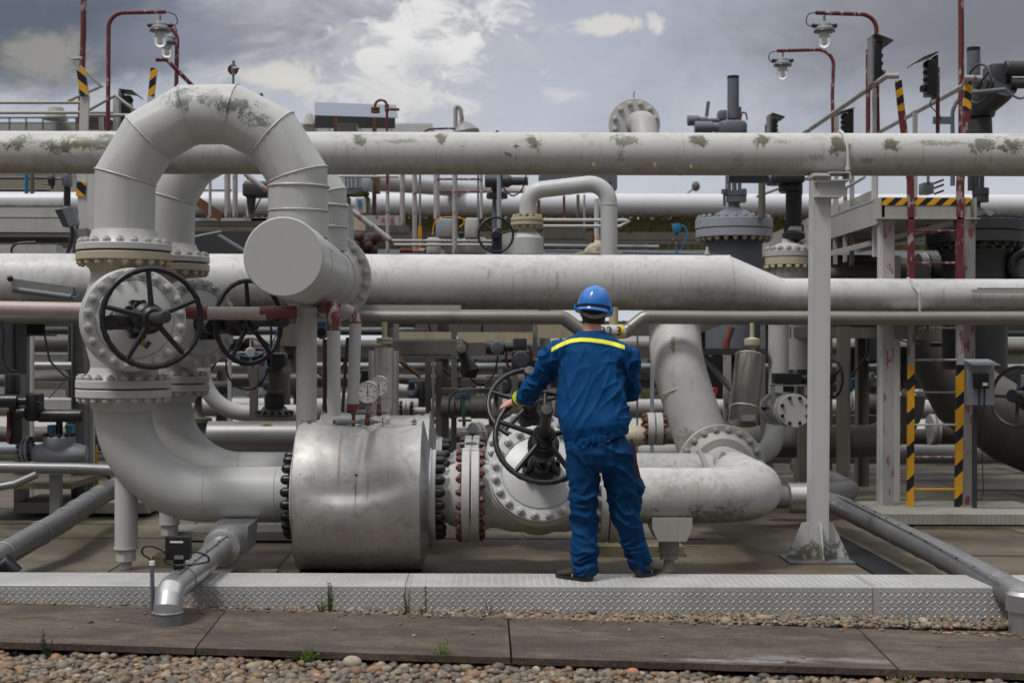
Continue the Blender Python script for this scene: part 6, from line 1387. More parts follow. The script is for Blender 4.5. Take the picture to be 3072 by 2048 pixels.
for k, x_, w_, y_, D_, m_, lab in (('B', 35, 60, 110, 14.9, 'galv', 'grey post right of the shiny cylinder'), ('B', 410, 70, 555, 15.0, BM, 'beige post behind the rear drum'), ('B', 535, 75, 560, 14.6, BM, 'wide beige post behind the spool flange'), ('B', 470, 30, 560, 15.3, 'galv', 'thin post between two beige posts'), ('B', 1260, 50, 650, 16, 'galv', 'thin grey post left of the worker\'s hand'), ('B', 715, 65, 120, 15.3, BM, 'short dark post under the stainless pipe'),
                                ('B', 1670, 60, 130, 15.6, 'galv', 'grey post left of the worker\'s shoulder'), ('B', 1430, 70, 700, 15.4, BM, 'pale post behind the rear handwheel'), ('D', 320, 80, 490, 14.6, 'redwhite', 'pinkish post left of the stainless cylinder'), ('D', 740, 50, 120, 15.2, 'galv', 'grey post right of the stainless cylinder'), ('22', 1280, 30, -200, 14.8, 'gray_pale', 'thin blue grey post left of the riser'), ('22', 1155, 14, -120, 15.2, 'gray', 'very thin dark post left of the riser')):
    post(k, x_, w_, y_, D_, m_, lab)
tu('D', [(60, 520), (370, 900)], 36, 14.3, 'galv', 'brace', 'broad diagonal grey brace left of the stainless cylinder', 'brace', n=4)
tu('D', [(370, 160), (310, 330), (300, 500)], 45, 14.9, 'red', 'red_hose', 'dull red bent pipe behind the riser', 'pipe', br=.2, n=20)
bx('D', 75, 510, 270, 1000, 15.6, .3, 'rubber', 'dark_cabinet', 'black cabinet behind the diagonal brace', 'cabinet')
tu('D', [(130, 900), (165, 850), (200, 900), (180, 960)], 12, 14.9, mat('bright red wheel paint', (.5, .02, .02), .4), 'red_hand_wheel', 'small bright red wheel beside the riser', 'wheel', br=.05)
tu('B', [(80, 560), (320, 740)], 26, 15.0, 'rust', 'rusty_brace', 'rusty diagonal brace right of the shiny cylinder', 'brace', n=4)
# drooping black actuator arm and its cables
r = th('B', 880, 740, 13.9, 'limit_switch', 'black jointed switch arm hanging below the grey cable channel', 'switch'); MB().tube([pt('B', 800, 420, 13.9), pt('B', 850, 560, 13.9), pt('B', 900, 660, 13.9), pt('B', 885, 750, 13.9)], [.05, .055, .10, .07], 14).put('arm', 'black', r); MB().lathe(pt('B', 800, 415, 13.8), (0, -1, 0), [(.045, -.1), (.045, .05), (.03, .055)], 20).put('end_cover', 'galv', r); bx('B', 745, 345, 800, 530, 13.95, .05, 'galv', 'bracket', parent=r)
tu('B', [(810, 320), (860, 340), (880, 400), (850, 440)], 9, 13.9, 'cable', 'cable', 'short black cable looping by the grey channel end', 'cable', br=.05); tu('B', [(895, 740), (940, 810), (1040, 850), (1130, 800), (1200, 680), (1230, 500)], 10, 13.9, 'cable', 'cable', 'black cable hanging in a wide U below the motor actuator', 'cable', br=.3)
tu('B', [(755, 540), (760, 700), (785, 880)], 7, 13.9, 'cable', 'cable', 'black cable running down to the blue transmitter', 'cable', br=.2); tu('B', [(765, 905), (690, 950), (650, 1080), (680, 1220), (740, 1240), (790, 1180), (800, 1020)], 9, 13.85, 'cable', 'cable', 'black cable loop left of the blue transmitter', 'cable', br=.12)
r = th('B', 1400, 700, 13.8, 'motor_actuator', 'dark grey motor actuator with round covers left of the worker\'s shoulder', 'actuator')
lah('B', 400, [(70, 1085), (82, 1095), (82, 1300), (50, 1310), (45, 1420)], 13.9, 'dark_gray', 'motor', r); bx('B', 1412, 290, 1570, 430, 13.8, .3, 'dark_gray', 'terminal_box', parent=r, bev=.02); bx('B', 1395, 435, 1640, 700, 13.7, .3, 'dark_gray', 'gear_housing', parent=r, bev=.03); lah('B', 580, [(60, 1640), (55, 1660), (55, 1800)], 13.9, 'dark_gray', 'neck', r)
for x_, y_2, R_, D_ in ((1500, 540, 98, 13.7), (1222, 405, 80, 13.75)): MB().lathe(pt('B', x_, y_2, D_), (0, -1, 0), [(ln('B', R_, D_), -.02), (ln('B', R_, D_), .02), (ln('B', R_*.9, D_), .035), (ln('B', R_*.5, D_), .04)], 36).put('round_cover', 'gray', r)
tu('B', [(1330, 450), (1320, 560), (1370, 640)], 14, 13.6, 'redpaint', 'red_hose', 'dark red hose below the motor actuator', 'hose', br=.1); tu('B', [(1590, 380), (1640, 500)], 12, 13.6, 'redpaint', 'red_hose', 'dark red hose at the worker\'s shoulder', 'hose')
r = th('B', 828, 1040, 13.8, 'transmitter', 'blue transmitter with round grey display on a green stem', 'transmitter'); MB().lathe(pt('B', 825, 922, 13.75), (0, -1, 0), [(ln('B', 48, 13.8), -.05), (ln('B', 48, 13.8), 0), (ln('B', 40, 13.8), .012), (ln('B', 30, 13.8), .012), (ln('B', 28, 13.8), .004)], 32).put('display', 'galv', r)
bx('B', 765, 895, 890, 935, 13.76, .06, 'bluepaint', 'housing', parent=r, bev=.01); lat('B', 828, [(45, 935), (45, 990), (35, 1015), (12, 1020), (12, 1060)], 13.8, 'bluepaint', 'neck', r); lat('B', 828, [(14, 1060), (22, 1090), (24, 1160), (18, 1235)], 13.8, 'greenpaint', 'stem', r); lat('B', 832, [(20, 1235), (20, 1330)], 13.8, 'bg_old_shaded', 'lower_stem', r)
r = th('B', 1000, 1250, 14.6, 'flange_spool', 'row of dirty beige flanged bodies behind the blue transmitter', 'pipe')
for x_, w_ in ((610, 44), (690, 30), (990, 80), (1085, 30)): lah('B', 1100, [(130, x_-w_), (135, x_-w_+4), (135, x_+w_-4), (130, x_+w_)], 14.6, 'bg_old_shaded', 'flange', r)
lah('B', 1110, [(95, 560), (95, 1120)], 14.6, 'bg_old_shaded', 'pipe', r)
r = th('B', 150, 1150, 14.0, 'flange_pair', 'small white flange pair between the shiny cylinder and the rear drum', 'pipe')
for x_ in (128, 178): f = lah('B', 1110, [(80, x_-20), (84, x_-16), (84, x_+16), (80, x_+20)], 14.0, 'bg_white', 'flange', r); ring_bolts(f, pt('B', x_+(20 if x_ > 150 else -20), 1110, 14.0), (1 if x_ > 150 else -1, 0, 0), ln('B', 66, 14), 8, .022, 'rubber')
lah('B', 1145, [(38, 200), (45, 240), (42, 380)], 14.0, 'bg_white', 'pipe', r); bx('B', 180, 810, 248, 900, 14.2, .1, 'rubber', 'label_box', parent=r)
tu('B', [(0, 880), (190, 900)], 62, 19, 'bg_white', 'far_tube', 'pale far pipe behind the small flange pair', 'pipe', n=28)
o = bx('B', 760, 1248, 920, 1270, 13.75, .1, 'bg_old_shaded', 'stem_bracket', 'pale bracket plate under the green transmitter stem', 'bracket')
# flanges seen at right of the worker (behind riser, before)
r = th('22', 1250, 930, 11.9, 'flange_pair', 'white flange pair with rusty bolts between the worker and the riser', 'pipe')
for x_, m_ in ((1262, 'bg_white'), (1330, 'bg_white')): f = lah('22', 800, [(132, x_-30), (138, x_-27), (138, x_+27), (132, x_+30)], 12.6, m_, 'flange', r); ring_bolts(f, pt('22', x_+(30 if x_ > 1300 else -30), 800, 12.6), (1 if x_ > 1300 else -1, 0, 0), ln('22', 112, 12.6), 12, .028, 'rust')
lah('22', 860, [(70, 1060), (90, 1140), (70, 1240)], 12.6, 'cream', 'body', r)
# railings in the middle (red flaked)
RL = (('11', 1128, 30, 60, 720, 15.5, 'thin red flaked railing post behind the second arch leg'), ('11', 1252, 42, 60, 500, 17, 'thick flaking white post above the cream box'), ('11', 1355, 40, 60, 720, 15.8, 'flaking white and red post left of the yellow sleeve'), ('11', 1540, 52, 60, 440, 16.5, 'wide flaking post in the middle of the red railings'), ('11', 1692, 42, 60, 730, 15.2, 'flaking white post with a cross clamp'), ('11', 1915, 26, 60, 440, 16.2, 'red railing post left of the dark actuator'), ('11', 1888, 18, 60, 440, 16.4, 'thin grey pole beside the red railing post'), ('11', 1400, 20, 60, 500, 16.0, 'thin olive post above the yellow sleeve'),
      ('01', 1765, 26, 60, 425, 15.5, 'thin red flaked post behind the second arch, leftmost'), ('01', 1910, 52, 60, 425, 15.6, 'wide white red edged post between the arches'), ('01', 1975, 44, 60, 425, 15.8, 'red patched post between the arches'), ('01', 2085, 30, 60, 420, 16, 'plain post under the arch opening'))
for k, x_, w_, y0, y1, D_, lab in RL: tu(k, [(x_, y0), (x_, y1)], w_/2, D_, 'redwhite' if 'thin grey' not in lab and 'olive' not in lab else 'galv', 'railing_post', lab, 'post', group='flaking railing posts')
tu('11', [(1400, 500), (1400, 700)], 15, 15.9, 'yellow', 'yellow_sleeve', 'yellow sleeve on the foot of the olive post', 'sleeve')
for k, a_, b_, w_, D_, m_, lab in (('11', (700, 82), (1220, 84), 11, 15.6, 'bg_white', 'white top rail behind the second arch'), ('11', (1540, 105), (1915, 105), 9, 16.0, 'redpaint', 'red top rail left of the dark actuator'), ('11', (1560, 208), (2300, 215), 8, 16.3, 'redpaint', 'thin red middle rail behind the dark actuator'), ('11', (1165, 622), (2000, 625), 13, 15.4, 'redwhite', 'long low flaking rail above the header'), ('11', (1180, 655), (2000, 657), 11, 15.2, 'bg_white', 'long low white rail just under the flaking rail'),
                                ('11', (750, 310), (1155, 620), 24, 15.0, 'redwhite', 'thick diagonal flaking stair rail'), ('01', (2060, 60), (2240, 200), 22, 15, 'redwhite', 'diagonal rail seen through the arch opening'), ('01', (1700, 195), (1945, 195), 12, 15.6, 'bg_white', 'short rail between the two arches'), ('11', (1230, 705), (1450, 705), 20, 15.7, 'redpaint', 'short red rail at the header top'), ('01', (2050, 125), (2260, 125), 10, 15.7, 'bg_white', 'short white rail in the arch opening'),
                                ('21', (360, 448), (1060, 450), 14, 15.0, 'white_clean', 'upper cream tube passing behind the U pipe'), ('21', (360, 500), (1000, 500), 14, 14.9, 'white_clean', 'lower cream tube passing behind the U pipe'), ('21', (370, 662), (1335, 672), 13, 16.0, 'gray_pale', 'grey conduit above the header right of the U pipe'), ('21', (380, 705), (2025, 742), 9, 15.8, 'gray', 'long thin grey conduit on top of the header'), ('11', (905, 628), (1165, 628), 12, 15.9, 'redpaint', 'short red rail left of the diagonal stair rail foot')):
    o = tu(k, [a_, b_], w_, D_, m_, 'rail_tube', lab, 'rail')
tu('21', [(1060, 450), (1075, 460), (1000, 505)], 13, 15.0, 'white_clean', 'tube_return', 'bent return of the cream tubes right of the U pipe', 'tube')
bx('01', 1600, 430, 2240, 455, 15.9, .3, 'white_clean', 'platform_edge', 'upper white edge of the middle platform left of the arch leg', 'platform'); bx('01', 1600, 460, 2180, 500, 16.0, .3, 'bg_white', 'platform_plate', 'grey plate band of the middle platform', 'platform'); bx('01', 1600, 503, 2140, 525, 15.95, .3, 'cream', 'platform_lip', 'cream lower lip of the middle platform', 'platform')
bx('11', -20, 428, 135, 455, 15.9, .3, 'white_clean', 'platform_edge', 'piece of white platform edge between arch legs', 'platform')
tu('01', [(1820, 575), (2060, 720)], 24, 14.6, 'gray', 'blue_gray_pipe', 'slanting blue grey pipe under the middle platform', 'pipe', n=20); tu('01', [(1600, 600), (1800, 560), (1860, 550)], 16, 14.5, 'gray', 'hose', 'dark bent hose under the middle platform', 'hose', br=.1)
bx('01', 1600, 530, 2240, 730, 17.0, .3, 'dark_gray', 'shade_block', 'dark block standing in for shaded clutter under the middle platform', 'frame')  # solid dark box stands in for the shade among clutter below
g = MB().bar(pt('01', 1600, 250, 15.8), pt('01', 1860, 425, 15.8), .1, .05, (0, 1, 0)); o = g.put('rusty_stringer', 'rust'); tag(o, 'rust streaked stair stringer behind the second arch', 'stair')
r = th('01', 2120, 400, 15.4, 'motor_actuator', 'dark motor actuator seen through the arch opening', 'actuator'); bx('01', 2030, 130, 2260, 245, 15.3, .3, 'dark_gray', 'housing', parent=r, bev=.05); lat('01', 2110, [(60, 245), (40, 260), (30, 360), (20, 400)], 15.4, 'dark_gray', 'neck', r); tu('01', [(2200, 245), (2120, 400)], 6, 15.2, 'cable', 'cable', parent=r)
# machine behind the second arch
r = th('E', 280, 560, 16.5, 'pump_motor', 'grey ribbed motor on a green stand behind the second arch leg', 'motor')
lat('E', 265, [(175, 90), (175, 265), (150, 270), (150, 310)], 16.5, 'gray_pale', 'housing', r, 40); bx('E', 330, 135, 445, 265, 16.1, .3, 'gray_pale', 'terminal_box', parent=r, bev=.02); bx('E', 445, 100, 530, 290, 16.4, .3, 'rust', 'brown_box', parent=r)
lat('E', 270, [(155, 312), (155, 335), (130, 345)], 16.5, mat('olive green', (.10, .12, .05), .6), 'green_flange', r); g = MB(); bx('E', 120, 345, 178, 570, 16.4, .3, '', mb=g); bx('E', 360, 345, 410, 570, 16.4, .3, '', mb=g); g.put('stand', mat('olive green legs', (.085, .10, .045), .6), r); bx('E', 262, 370, 380, 540, 16.3, .05, 'bg_white', 'label_board', parent=r)
bx('E', 285, 395, 325, 475, 16.28, .02, 'bluepaint', 'label_mark', parent=r)
g = MB()
for x_ in (150, 190, 235, 290): g.bar(pt('E', x_, 130, 16.08), pt('E', x_, 250, 16.08), .02, .02, (0, 1, 0))
g.put('cooling_ribs', 'gray', r)
r = th('11', 800, 630, 11.95, 'clad_roll', 'crumpled aluminium sheet sleeve beside the second arch leg', 'sleeve'); lat('11', 800, [(38, 325), (36, 400), (42, 480), (42, 560), (48, 628)], 12.2, 'steel', 'sheet', r, 28)
bx('11', 832, 432, 935, 535, 15.2, .15, 'cream', 'cream_box', 'small cream box with rust at the diagonal stair rail', 'box')
bx('E', 230, 570, 770, 690, 16.0, .4, 'redwhite', 'platform_skirt', 'pink and white flaking platform skirt behind the railings', 'platform'); bx('E', 230, 690, 880, 770, 15.8, .4, 'bg_old_shaded', 'platform_beam', 'beige platform beam below the flaking skirt', 'beam')
g = MB(); rg = random.Random(9)
for i in range(26): c_ = pt('11', 850+rg.random()*210, 590+rg.random()*120, 14.2+rg.random()*.3); g.ball(c_, .04+.03*rg.random(), 8, 6)
o = g.put('rusty_chain', mat('dark rusty chain', (.035, .012, .01), .7)); tag(o, 'dark rusty chain heap behind the stub flange', 'chain')
for k, x0, y0, x1, y1, D_, m_, lab in (('E', 1095, 830, 1255, 1024, 15.6, 'bg_white', 'small rounded white housing above the header'), ('E', 1205, 610, 1420, 830, 16.2, 'gray_pale', 'white instrument cabinet left of the cross clamp post'), ('E', 1545, 600, 1710, 840, 16.0, 'bg_white', 'tall white instrument box left of the thin black wheel'), ('E', 1300, 830, 1800, 1020, 16.4, 'bg_white', 'wide pale box row above the header'), ('E', 1470, 770, 1535, 820, 15.9, 'rubber', 'small black box between the instrument cabinets')):
    bx(k, x0, y0, x1, y1, D_, .35, m_, 'instrument_box', lab, 'cabinet', bev=.04)
tu('E', [(1165, 800), (1180, 660), (1240, 600), (1400, 590), (1530, 600), (1560, 660), (1480, 710)], 6, 15.8, 'yellow', 'cable', 'yellow green cable arching between instrument boxes', 'cable', br=.2)
# thin black handwheel, dark cylinder, U pipe and its valve
r = th('21', 230, 735, 14.6, 'u_pipe', 'smooth white U shaped pipe rising above the header behind the worker', 'pipe')
MB().tube(bend([pt('21', 232, 400, 14.6), pt('21', 232, 205, 14.6), pt('21', 914, 128, 14.5), pt('21', 916, 760, 14.5)], [.17, .20], 12), ln('21', 70, 14.6), 36).put('pipe', 'white_clean', r, 60)
for y0, y1 in ((432, 460), (466, 495)): lat('21', 228, [(134, y0), (138, y0+4), (138, y1-4), (134, y1)], 14.6, 'cream', 'flange', r)
f = lat('21', 228, [(90, 462), (90, 465)], 14.6, 'rust', 'gasket', r); vb(f, '21', 228, 432, 110, 12, 14.6, .026, 1, 'cream'); vb(f, '21', 228, 495, 110, 12, 14.6, .026, -1, 'cream')
lat('21', 228, [(70, 495), (75, 540), (110, 575), (136, 600), (136, 740)], 14.6, 'white_clean', 'neck', r); g = MB(); g.prism([pt('21', 22, 548, 14.5), pt('21', 110, 548, 14.5), pt('21', 165, 580, 14.5), pt('21', 165, 735, 14.5), pt('21', 20, 735, 14.5)], (0, .3, 0)); g.put('side_box', 'white_clean', r)
g = MB(); bead(g, pt('21', 916, 322, 14.5), V(0, 0, 1), ln('21', 71, 14.5), .005, 30); g.put('weld_beads', 'bg_white', r)
r = th('E', 1925, 1024, 14.4, 'angle_valve', 'thin black handwheel beside a dark blue cylinder above the header', 'valve'); wheel(r, pt('E', 1910, 800, 14.3), (.1, -1, .05), ln('E', 205, 14.3), .013, 'black', 3, a0=math.radians(75)); lat('E', 1928, [(50, 722), (58, 735), (60, 1024)], 14.4, mat('navy cylinder', (.02, .028, .05), .5), 'cylinder', r)
r = th('E', 1925, 720, 15.4, 'motor_actuator', 'dark actuator above a bolted flange left of the U pipe', 'actuator'); lah('E', 170, [(60, 1780), (75, 1790), (75, 2060), (50, 2100), (50, 2290)], 15.3, 'dark_gray', 'housing', r); f = lat('E', 1925, [(120, 318), (126, 322), (126, 370), (120, 375)], 15.4, 'dark_gray', 'flange', r); lat('E', 1920, [(70, 250), (50, 300), (50, 318)], 15.4, 'dark_gray', 'neck', r); lat('E', 1895, [(26, 375), (26, 730)], 15.4, 'gray', 'stem', r)
tu('E', [(1950, 90), (1950, 740)], 26, 15.1, 'gray_pale', 'pipe_post', 'pale vertical pipe in front of the dark actuator', 'post'); tu('E', [(1975, 90), (1990, 250), (2080, 340), (2140, 345), (2230, 270), (2270, 90)], 9, 15.0, 'cable', 'cable', 'black cable hanging in a U left of the U pipe', 'cable', br=.2)
bx('21', 330, 65, 985, 130, 15.8, .3, 'gray', 'cable_tray', 'grey tray right behind the U pipe under the upper pipe', 'tray'); bx('21', 940, 65, 985, 185, 15.7, .3, 'gray', 'tray_end', 'grey drop end of the tray beside the U pipe', 'tray')
for k, x_, w_, y0, y1, D_, m_, lab in (('21', 325, 26, 280, 430, 17, 'redpaint', 'red post inside the U pipe, left'), ('21', 538, 22, 245, 430, 17, 'redpaint', 'red post inside the U pipe, right'), ('21', 655, 26, 235, 430, 18, 'bg_old_shaded', 'white post inside the U pipe'), ('21', 708, 18, 235, 600, 18, 'redwhite', 'thin flaked post left of the cream column'), ('21', 812, 44, 270, 590, 15.2, 'white_clean', 'cream column inside the U pipe'), ('21', 2200, 60, 130, 430, 15.6, 'bg_old_shaded', 'leaning white post right of the gray valve')):
    tu(k, [(x_, y0), (x_, y1)], w_/2, D_, m_, 'slim_post', lab, 'post')
bx('21', 370, 520, 720, 600, 16.6, .3, 'bg_old_shaded', 'platform_beam', 'pinkish white beam inside the U pipe legs', 'beam')
r = th('21', 810, 700, 15.2, 'rusty_valve', 'rusty cream valve bonnet at the foot of the U pipe', 'valve'); lat('21', 815, [(25, 590), (25, 620), (60, 650), (100, 690), (115, 735)], 15.2, 'cream', 'bonnet', r); f = lat('21', 830, [(195, 722), (200, 740)], 15.2, 'cream', 'flange', r); lat('21', 775, [(14, 540), (20, 600), (16, 640)], 15.0, 'rust', 'gland', r)
r = th('21', 1483, 735, 15.0, 'transmitter', 'blue pressure transmitter on a thin stem above the header', 'transmitter'); lat('21', 1483, [(42, 480), (42, 490), (32, 500), (30, 545), (18, 570), (8, 572), (7, 720), (20, 722), (20, 735)], 15.0, 'bluepaint', 'head', r, 24); MB().lathe(pt('21', 1483, 512, 14.9), (0, -1, 0), [(.045, -.02), (.045, .03), (.03, .035)], 20).put('cover', 'bluepaint', r)
g = MB().tube(bend([pt('21', 1520, 495, 15), pt('21', 1570, 500, 15), pt('21', 1570, 600, 15), pt('21', 1520, 700, 15)], .08, 6), .01, 8); g.put('cable', 'bluepaint', r); MB().torus(pt('21', 1475, 632, 14.9), (0, -1, 0), .03, .012, 20, 8).put('round_valve', 'rust', r)
r = th('21', 1640, 235, 30, 'far_lamp', 'small blurred lamp bracket far away above the pale pipe', 'lamp'); MB().ball(pt('21', 1645, 165, 30), (.09, .09, .11), 14, 8).put('head', 'bg_old_shaded', r); tu('21', [(1620, 185), (1575, 220)], 9, 30, 'galv', 'arm', parent=r)
r = th('00', 1957, 730, 13, 'relief_valve', 'small pole with a dark red disc valve above the nearest arch', 'valve'); tu('00', [(1957, 760), (1960, 630)], 11, 13, 'galv', 'pole', parent=r); MB().lathe(pt('00', 1959, 588, 13.05), (0, -1, 0), [(ln('00', 44, 13), 0), (ln('00', 44, 13), .02)], 28).put('disc', mat('dark maroon', (.07, .012, .018), .5), r); g = MB().cyl(pt('00', 1960, 630, 12.98), pt('00', 1962, 512, 12.98), .014, n=10); g.cyl(pt('00', 1960, 575, 12.95), pt('00', 2008, 570, 12.95), .014, n=8); g.cyl(pt('00', 1960, 545, 12.98), pt('00', 1960, 600, 12.98), .02, n=6); g.put('tap', 'galv', r)
# shelter with sloping roof and the hooked pipe
r = th('10', 860, 1110, 18, 'shelter', 'grey shelter roof panel standing above the upper pipe', 'shelter')
a_ = [pt('10', 515, 858, 17.6), pt('10', 1200, 882, 17.6), pt('10', 1212, 990, 17.2), pt('10', 515, 968, 17.2)]
MB().prism(a_, (0, .03, 0)).put('roof_front', mat('blue grey roof sheet', (.16, .185, .23), .5, dirt=.15), r); bx('10', 515, 970, 1190, 1075, 18.0, .05, 'dark_gray', 'underside', parent=r); post('10', 694, 34, 990, 17.9, 'rust', '', parent=r, name='leg', z0=2.2); post('10', 1018, 34, 990, 17.9, 'rust', '', parent=r, name='leg', z0=2.2); bx('10', 705, 1035, 868, 1130, 17.5, .3, 'bg_white', 'box', parent=r, bev=.02)
r = th('10', 1122, 1110, 14, 'hooked_pipe', 'rusty hooked vent pipe with a small flange in front of the shelter', 'pipe'); tu('10', [(1125, 1600), (1122, 860), (1075, 835), (1022, 860), (1022, 915)], 11, 14, 'redpaint', 'pipe', parent=r, br=.06); lat('10', 1025, [(38, 905), (38, 922), (15, 924), (15, 930), (38, 932), (38, 948)], 14, 'rust', 'flange', r, 20); g = MB().cyl(pt('10', 1122, 918, 13.97), pt('10', 1226, 920, 13.97), .014, n=8); g.cyl(pt('10', 1122, 880, 14), pt('10', 1122, 935, 14), .022, n=10); g.put('lever', 'rust', r)
# far buildings with railing
r = thing('storage_tank', pt('00', 300, 1095, 60), 'long grey storage tank wall with a roof railing at the far left', 'building')
a_, b_ = pt('00', -400, 1010, 60), pt('00', 1000, 1200, 60); MB().box(((a_.x+b_.x)/2, 63, (a_.z+b_.z)/2-2), (b_.x-a_.x, 5, a_.z-b_.z+4)).put('wall', mat('pale tank wall', (.34, .345, .34), .6), r)
g = MB()
for i in range(9): x_ = -60+i*140; g.bar(pt('00', x_, 1092, 59), pt('00', x_, 990, 59), .06, .06, (0, 1, 0))
g.bar(pt('00', -300, 992, 59), pt('00', 1000, 985, 59), .07, .07); g.bar(pt('00', -300, 1035, 59), pt('00', 1000, 1030, 59), .05, .05); g.put('railing', mat('teal railing', (.05, .10, .10), .6), r)
lat('00', 470, [(60, 905), (70, 930), (100, 1010)], 60, mat('dome beige', (.33, .33, .27), .7), 'dome', r)
r = thing('storage_tank', pt('10', 600, 1100, 60), 'far pale storage tank with railing behind the shelter', 'building'); bx('10', 370, 1035, 1500, 1300, 60, 4, mat('pale tank wall two', (.52, .54, .55), .6), 'wall', parent=r); g = MB()
for i in range(7): g.bar(pt('10', 380+i*130, 1100, 59), pt('10', 380+i*130, 1035, 59), .05, .05, (0, 1, 0))
g.put('railing', 'gray', r); lat('10', 470, [(25, 955), (30, 965), (55, 1050)], 60, mat('dome beige two', (.40, .41, .38), .7), 'dome', r)
# far low hedge, grass, pavement and grey blocks at the back
g = MB(); rg = random.Random(4)
def hedge(x0, x1, D, h, label, col, seed):
    rg = random.Random(seed); g = MB()
    for i in range(2600):
        x_ = rg.uniform(x0, x1); z_ = -.4+h*rg.random()**.8*(.7+.3*math.sin(x_*1.7+seed)); s_ = rg.uniform(.06, .16); a_ = rg.uniform(0, 6.28); c_ = V(x_, D+rg.uniform(-.4, .4), z_)
        g.add([c_, c_+V(math.cos(a_)*s_, rg.uniform(-.05, .05), math.sin(a_)*s_), c_+V(-math.sin(a_)*s_*.6, .02, math.cos(a_)*s_*.6)], [(0, 1, 2)])
    g.box(((x0+x1)/2, D+.3, h*.3-.4), (x1-x0, .3, h*.6)); o = g.put('hedge', mat('hedge leaves '+str(seed), col, .8, var=.5, scale=6, bump=0)); tag(o, label, 'hedge')
hedge(2, 16, 36, 1.5, 'dim olive hedge far behind the right posts', (.10, .105, .05), 2); hedge(-2, 3, 42, 1.4, 'pale green hedge far behind the middle posts', (.13, .14, .09), 3)
structure(MB().box((-14, 30, -.45), (12, 4, .3)), 'lawn', mat('short grass', (.08, .10, .03), .9, var=.4, scale=6), org=(-14, 30, -.45))
structure(MB().box((-8, 25, -.31), (16, 5, .02)), 'road', mat('grey paving', (.22, .21, .20), .85, var=.15), org=(-8, 25, -.31))
bx('L', 250, 640, 600, 700, 19, .5, 'bg_old_shaded', 'kerb_wall', 'low pale kerb wall at the far left behind the grey column', 'wall'); bx('L', 270, 410, 580, 425, 20, .1, 'bg_white', 'barrier_rail', 'thin white barrier rail at the far left', 'rail'); bx('L', 265, 200, 580, 310, 24, .5, 'bg_white', 'far_duct', 'pale far duct seen left of the handwheel valve', 'duct'); bx('L', 265, 325, 600, 400, 22, .5, 'bg_old_shaded', 'far_wall', 'dull far wall left of the handwheel valve', 'wall')
bx('L', 290, 780, 580, 860, 16.5, .6, 'bg_white', 'low_duct', 'pale low duct left of the lower flange', 'duct'); tu('L', [(490, 490), (510, 540), (575, 560)], 14, 17, 'dark_gray', 'drain_gun', 'dark bracket tool on a thin leg at the far left', 'tool'); tu('L', [(540, 590), (375, 780)], 5, 17, 'dark_gray', 'thin_strut', 'thin slanting leg under the dark bracket tool', 'strut')
g = MB(); rg = random.Random(8)
r = thing('far_platform_row', (6, 20.5, -.2), 'low beam edging the far pebble bed at the right', 'kerb'); MB().box((6, 20.9, -.20), (16, .2, .30)).put('kerb', 'bg_old_shaded', r); MB().box((6, 19.6, -.12), (10, .15, .05)).put('rail', 'galv', r)
bx('32', 1360, 640, 1650, 690, 19, .3, 'bg_old_shaded', 'low_block', 'low pale block behind the ladder rungs', 'block'); tu('32', [(1340, 370), (1650, 380)], 45, 22, 'bg_white', 'far_tube', 'pale far tube seen between the ladder rungs', 'pipe', n=24); tu('32', [(1340, 470), (1700, 640)], 55, 20, 'bg_white', 'far_tube', 'sloping pale tube seen between the ladder rungs', 'pipe', n=24)
for i in range(6):
    o = MB().cyl(V(-6+i*3.6, 36+i, .35), V(-4.4+i*3.6, 36+i, .35), .28, n=20).put('far_tank', 'gray_pale'); tag(o, ['pale lying drum far behind the left post', 'pale lying drum far behind the shiny cylinder', 'pale lying drum far behind the blue transmitter', 'pale lying drum far behind the worker', 'pale lying drum far behind the riser', 'pale lying drum far behind the right posts'][i], 'tank', 'lying drums in the far background')
structure(MB().box((3, 29, -.30), (40, 10, .03)), 'pavement', mat('far grey yard', (.30, .295, .27), .85, var=.2), org=(3, 29, -.3))
# padlock on the left wheel
# (hangs on the lower spoke of the left handwheel)
D_ = 9.22; pl = th('02', 1185, 80, D_, 'padlock', 'small brass padlock hanging on the left handwheel spoke', 'padlock'); g = MB().box(pt('02', 1187, 75, D_), (.045, .02, .035), Matrix.Rotation(.4, 3, 'Y')); g.put('body', mat('worn brass', (.30, .17, .07), .45, .5), pl); g = MB().tube(bend([pt('02', 1205, 65, D_), pt('02', 1225, 40, D_), pt('01', 1215, 1440, D_), pt('01', 1195, 1450, D_)], .01, 4), .004, 8); g.put('shackle', 'galv', pl); g = MB().box(pt('02', 1240, 95, D_), (.03, .012, .05), Matrix.Rotation(.6, 3, 'Y')); g.put('key_tag', 'black', pl)
# ================================================================ THE WORKER
from mathutils.bvhtree import BVHTree
def remesh(mb, voxel, smooth=2, disp=None):
    """melt the lofts of a builder into one continuous skin"""
    me = bpy.data.meshes.new('t'); me.from_pydata([tuple(p) for p in mb.v], [], mb.f); me.update()
    import bmesh
    bm = bmesh.new(); bm.from_mesh(me); bmesh.ops.triangulate(bm, faces=bm.faces); bmesh.ops.recalc_face_normals(bm, faces=bm.faces); bm.to_mesh(me); bm.free()
    o = bpy.data.objects.new('t', me); C.objects.link(o); md = o.modifiers.new('r', 'REMESH'); md.mode = 'VOXEL'; md.voxel_size = voxel
    if smooth: s_ = o.modifiers.new('s', 'SMOOTH'); s_.iterations = smooth; s_.factor = .5
    bpy.context.view_layer.update(); dg = bpy.context.evaluated_depsgraph_get(); res = bpy.data.meshes.new_from_object(o.evaluated_get(dg)); bpy.data.objects.remove(o)
    if disp:
        nr = [v_.normal.copy() for v_ in res.vertices]
        for v_, n_ in zip(res.vertices, nr): v_.co += n_*disp(v_.co, n_)
        res.update()
    return res
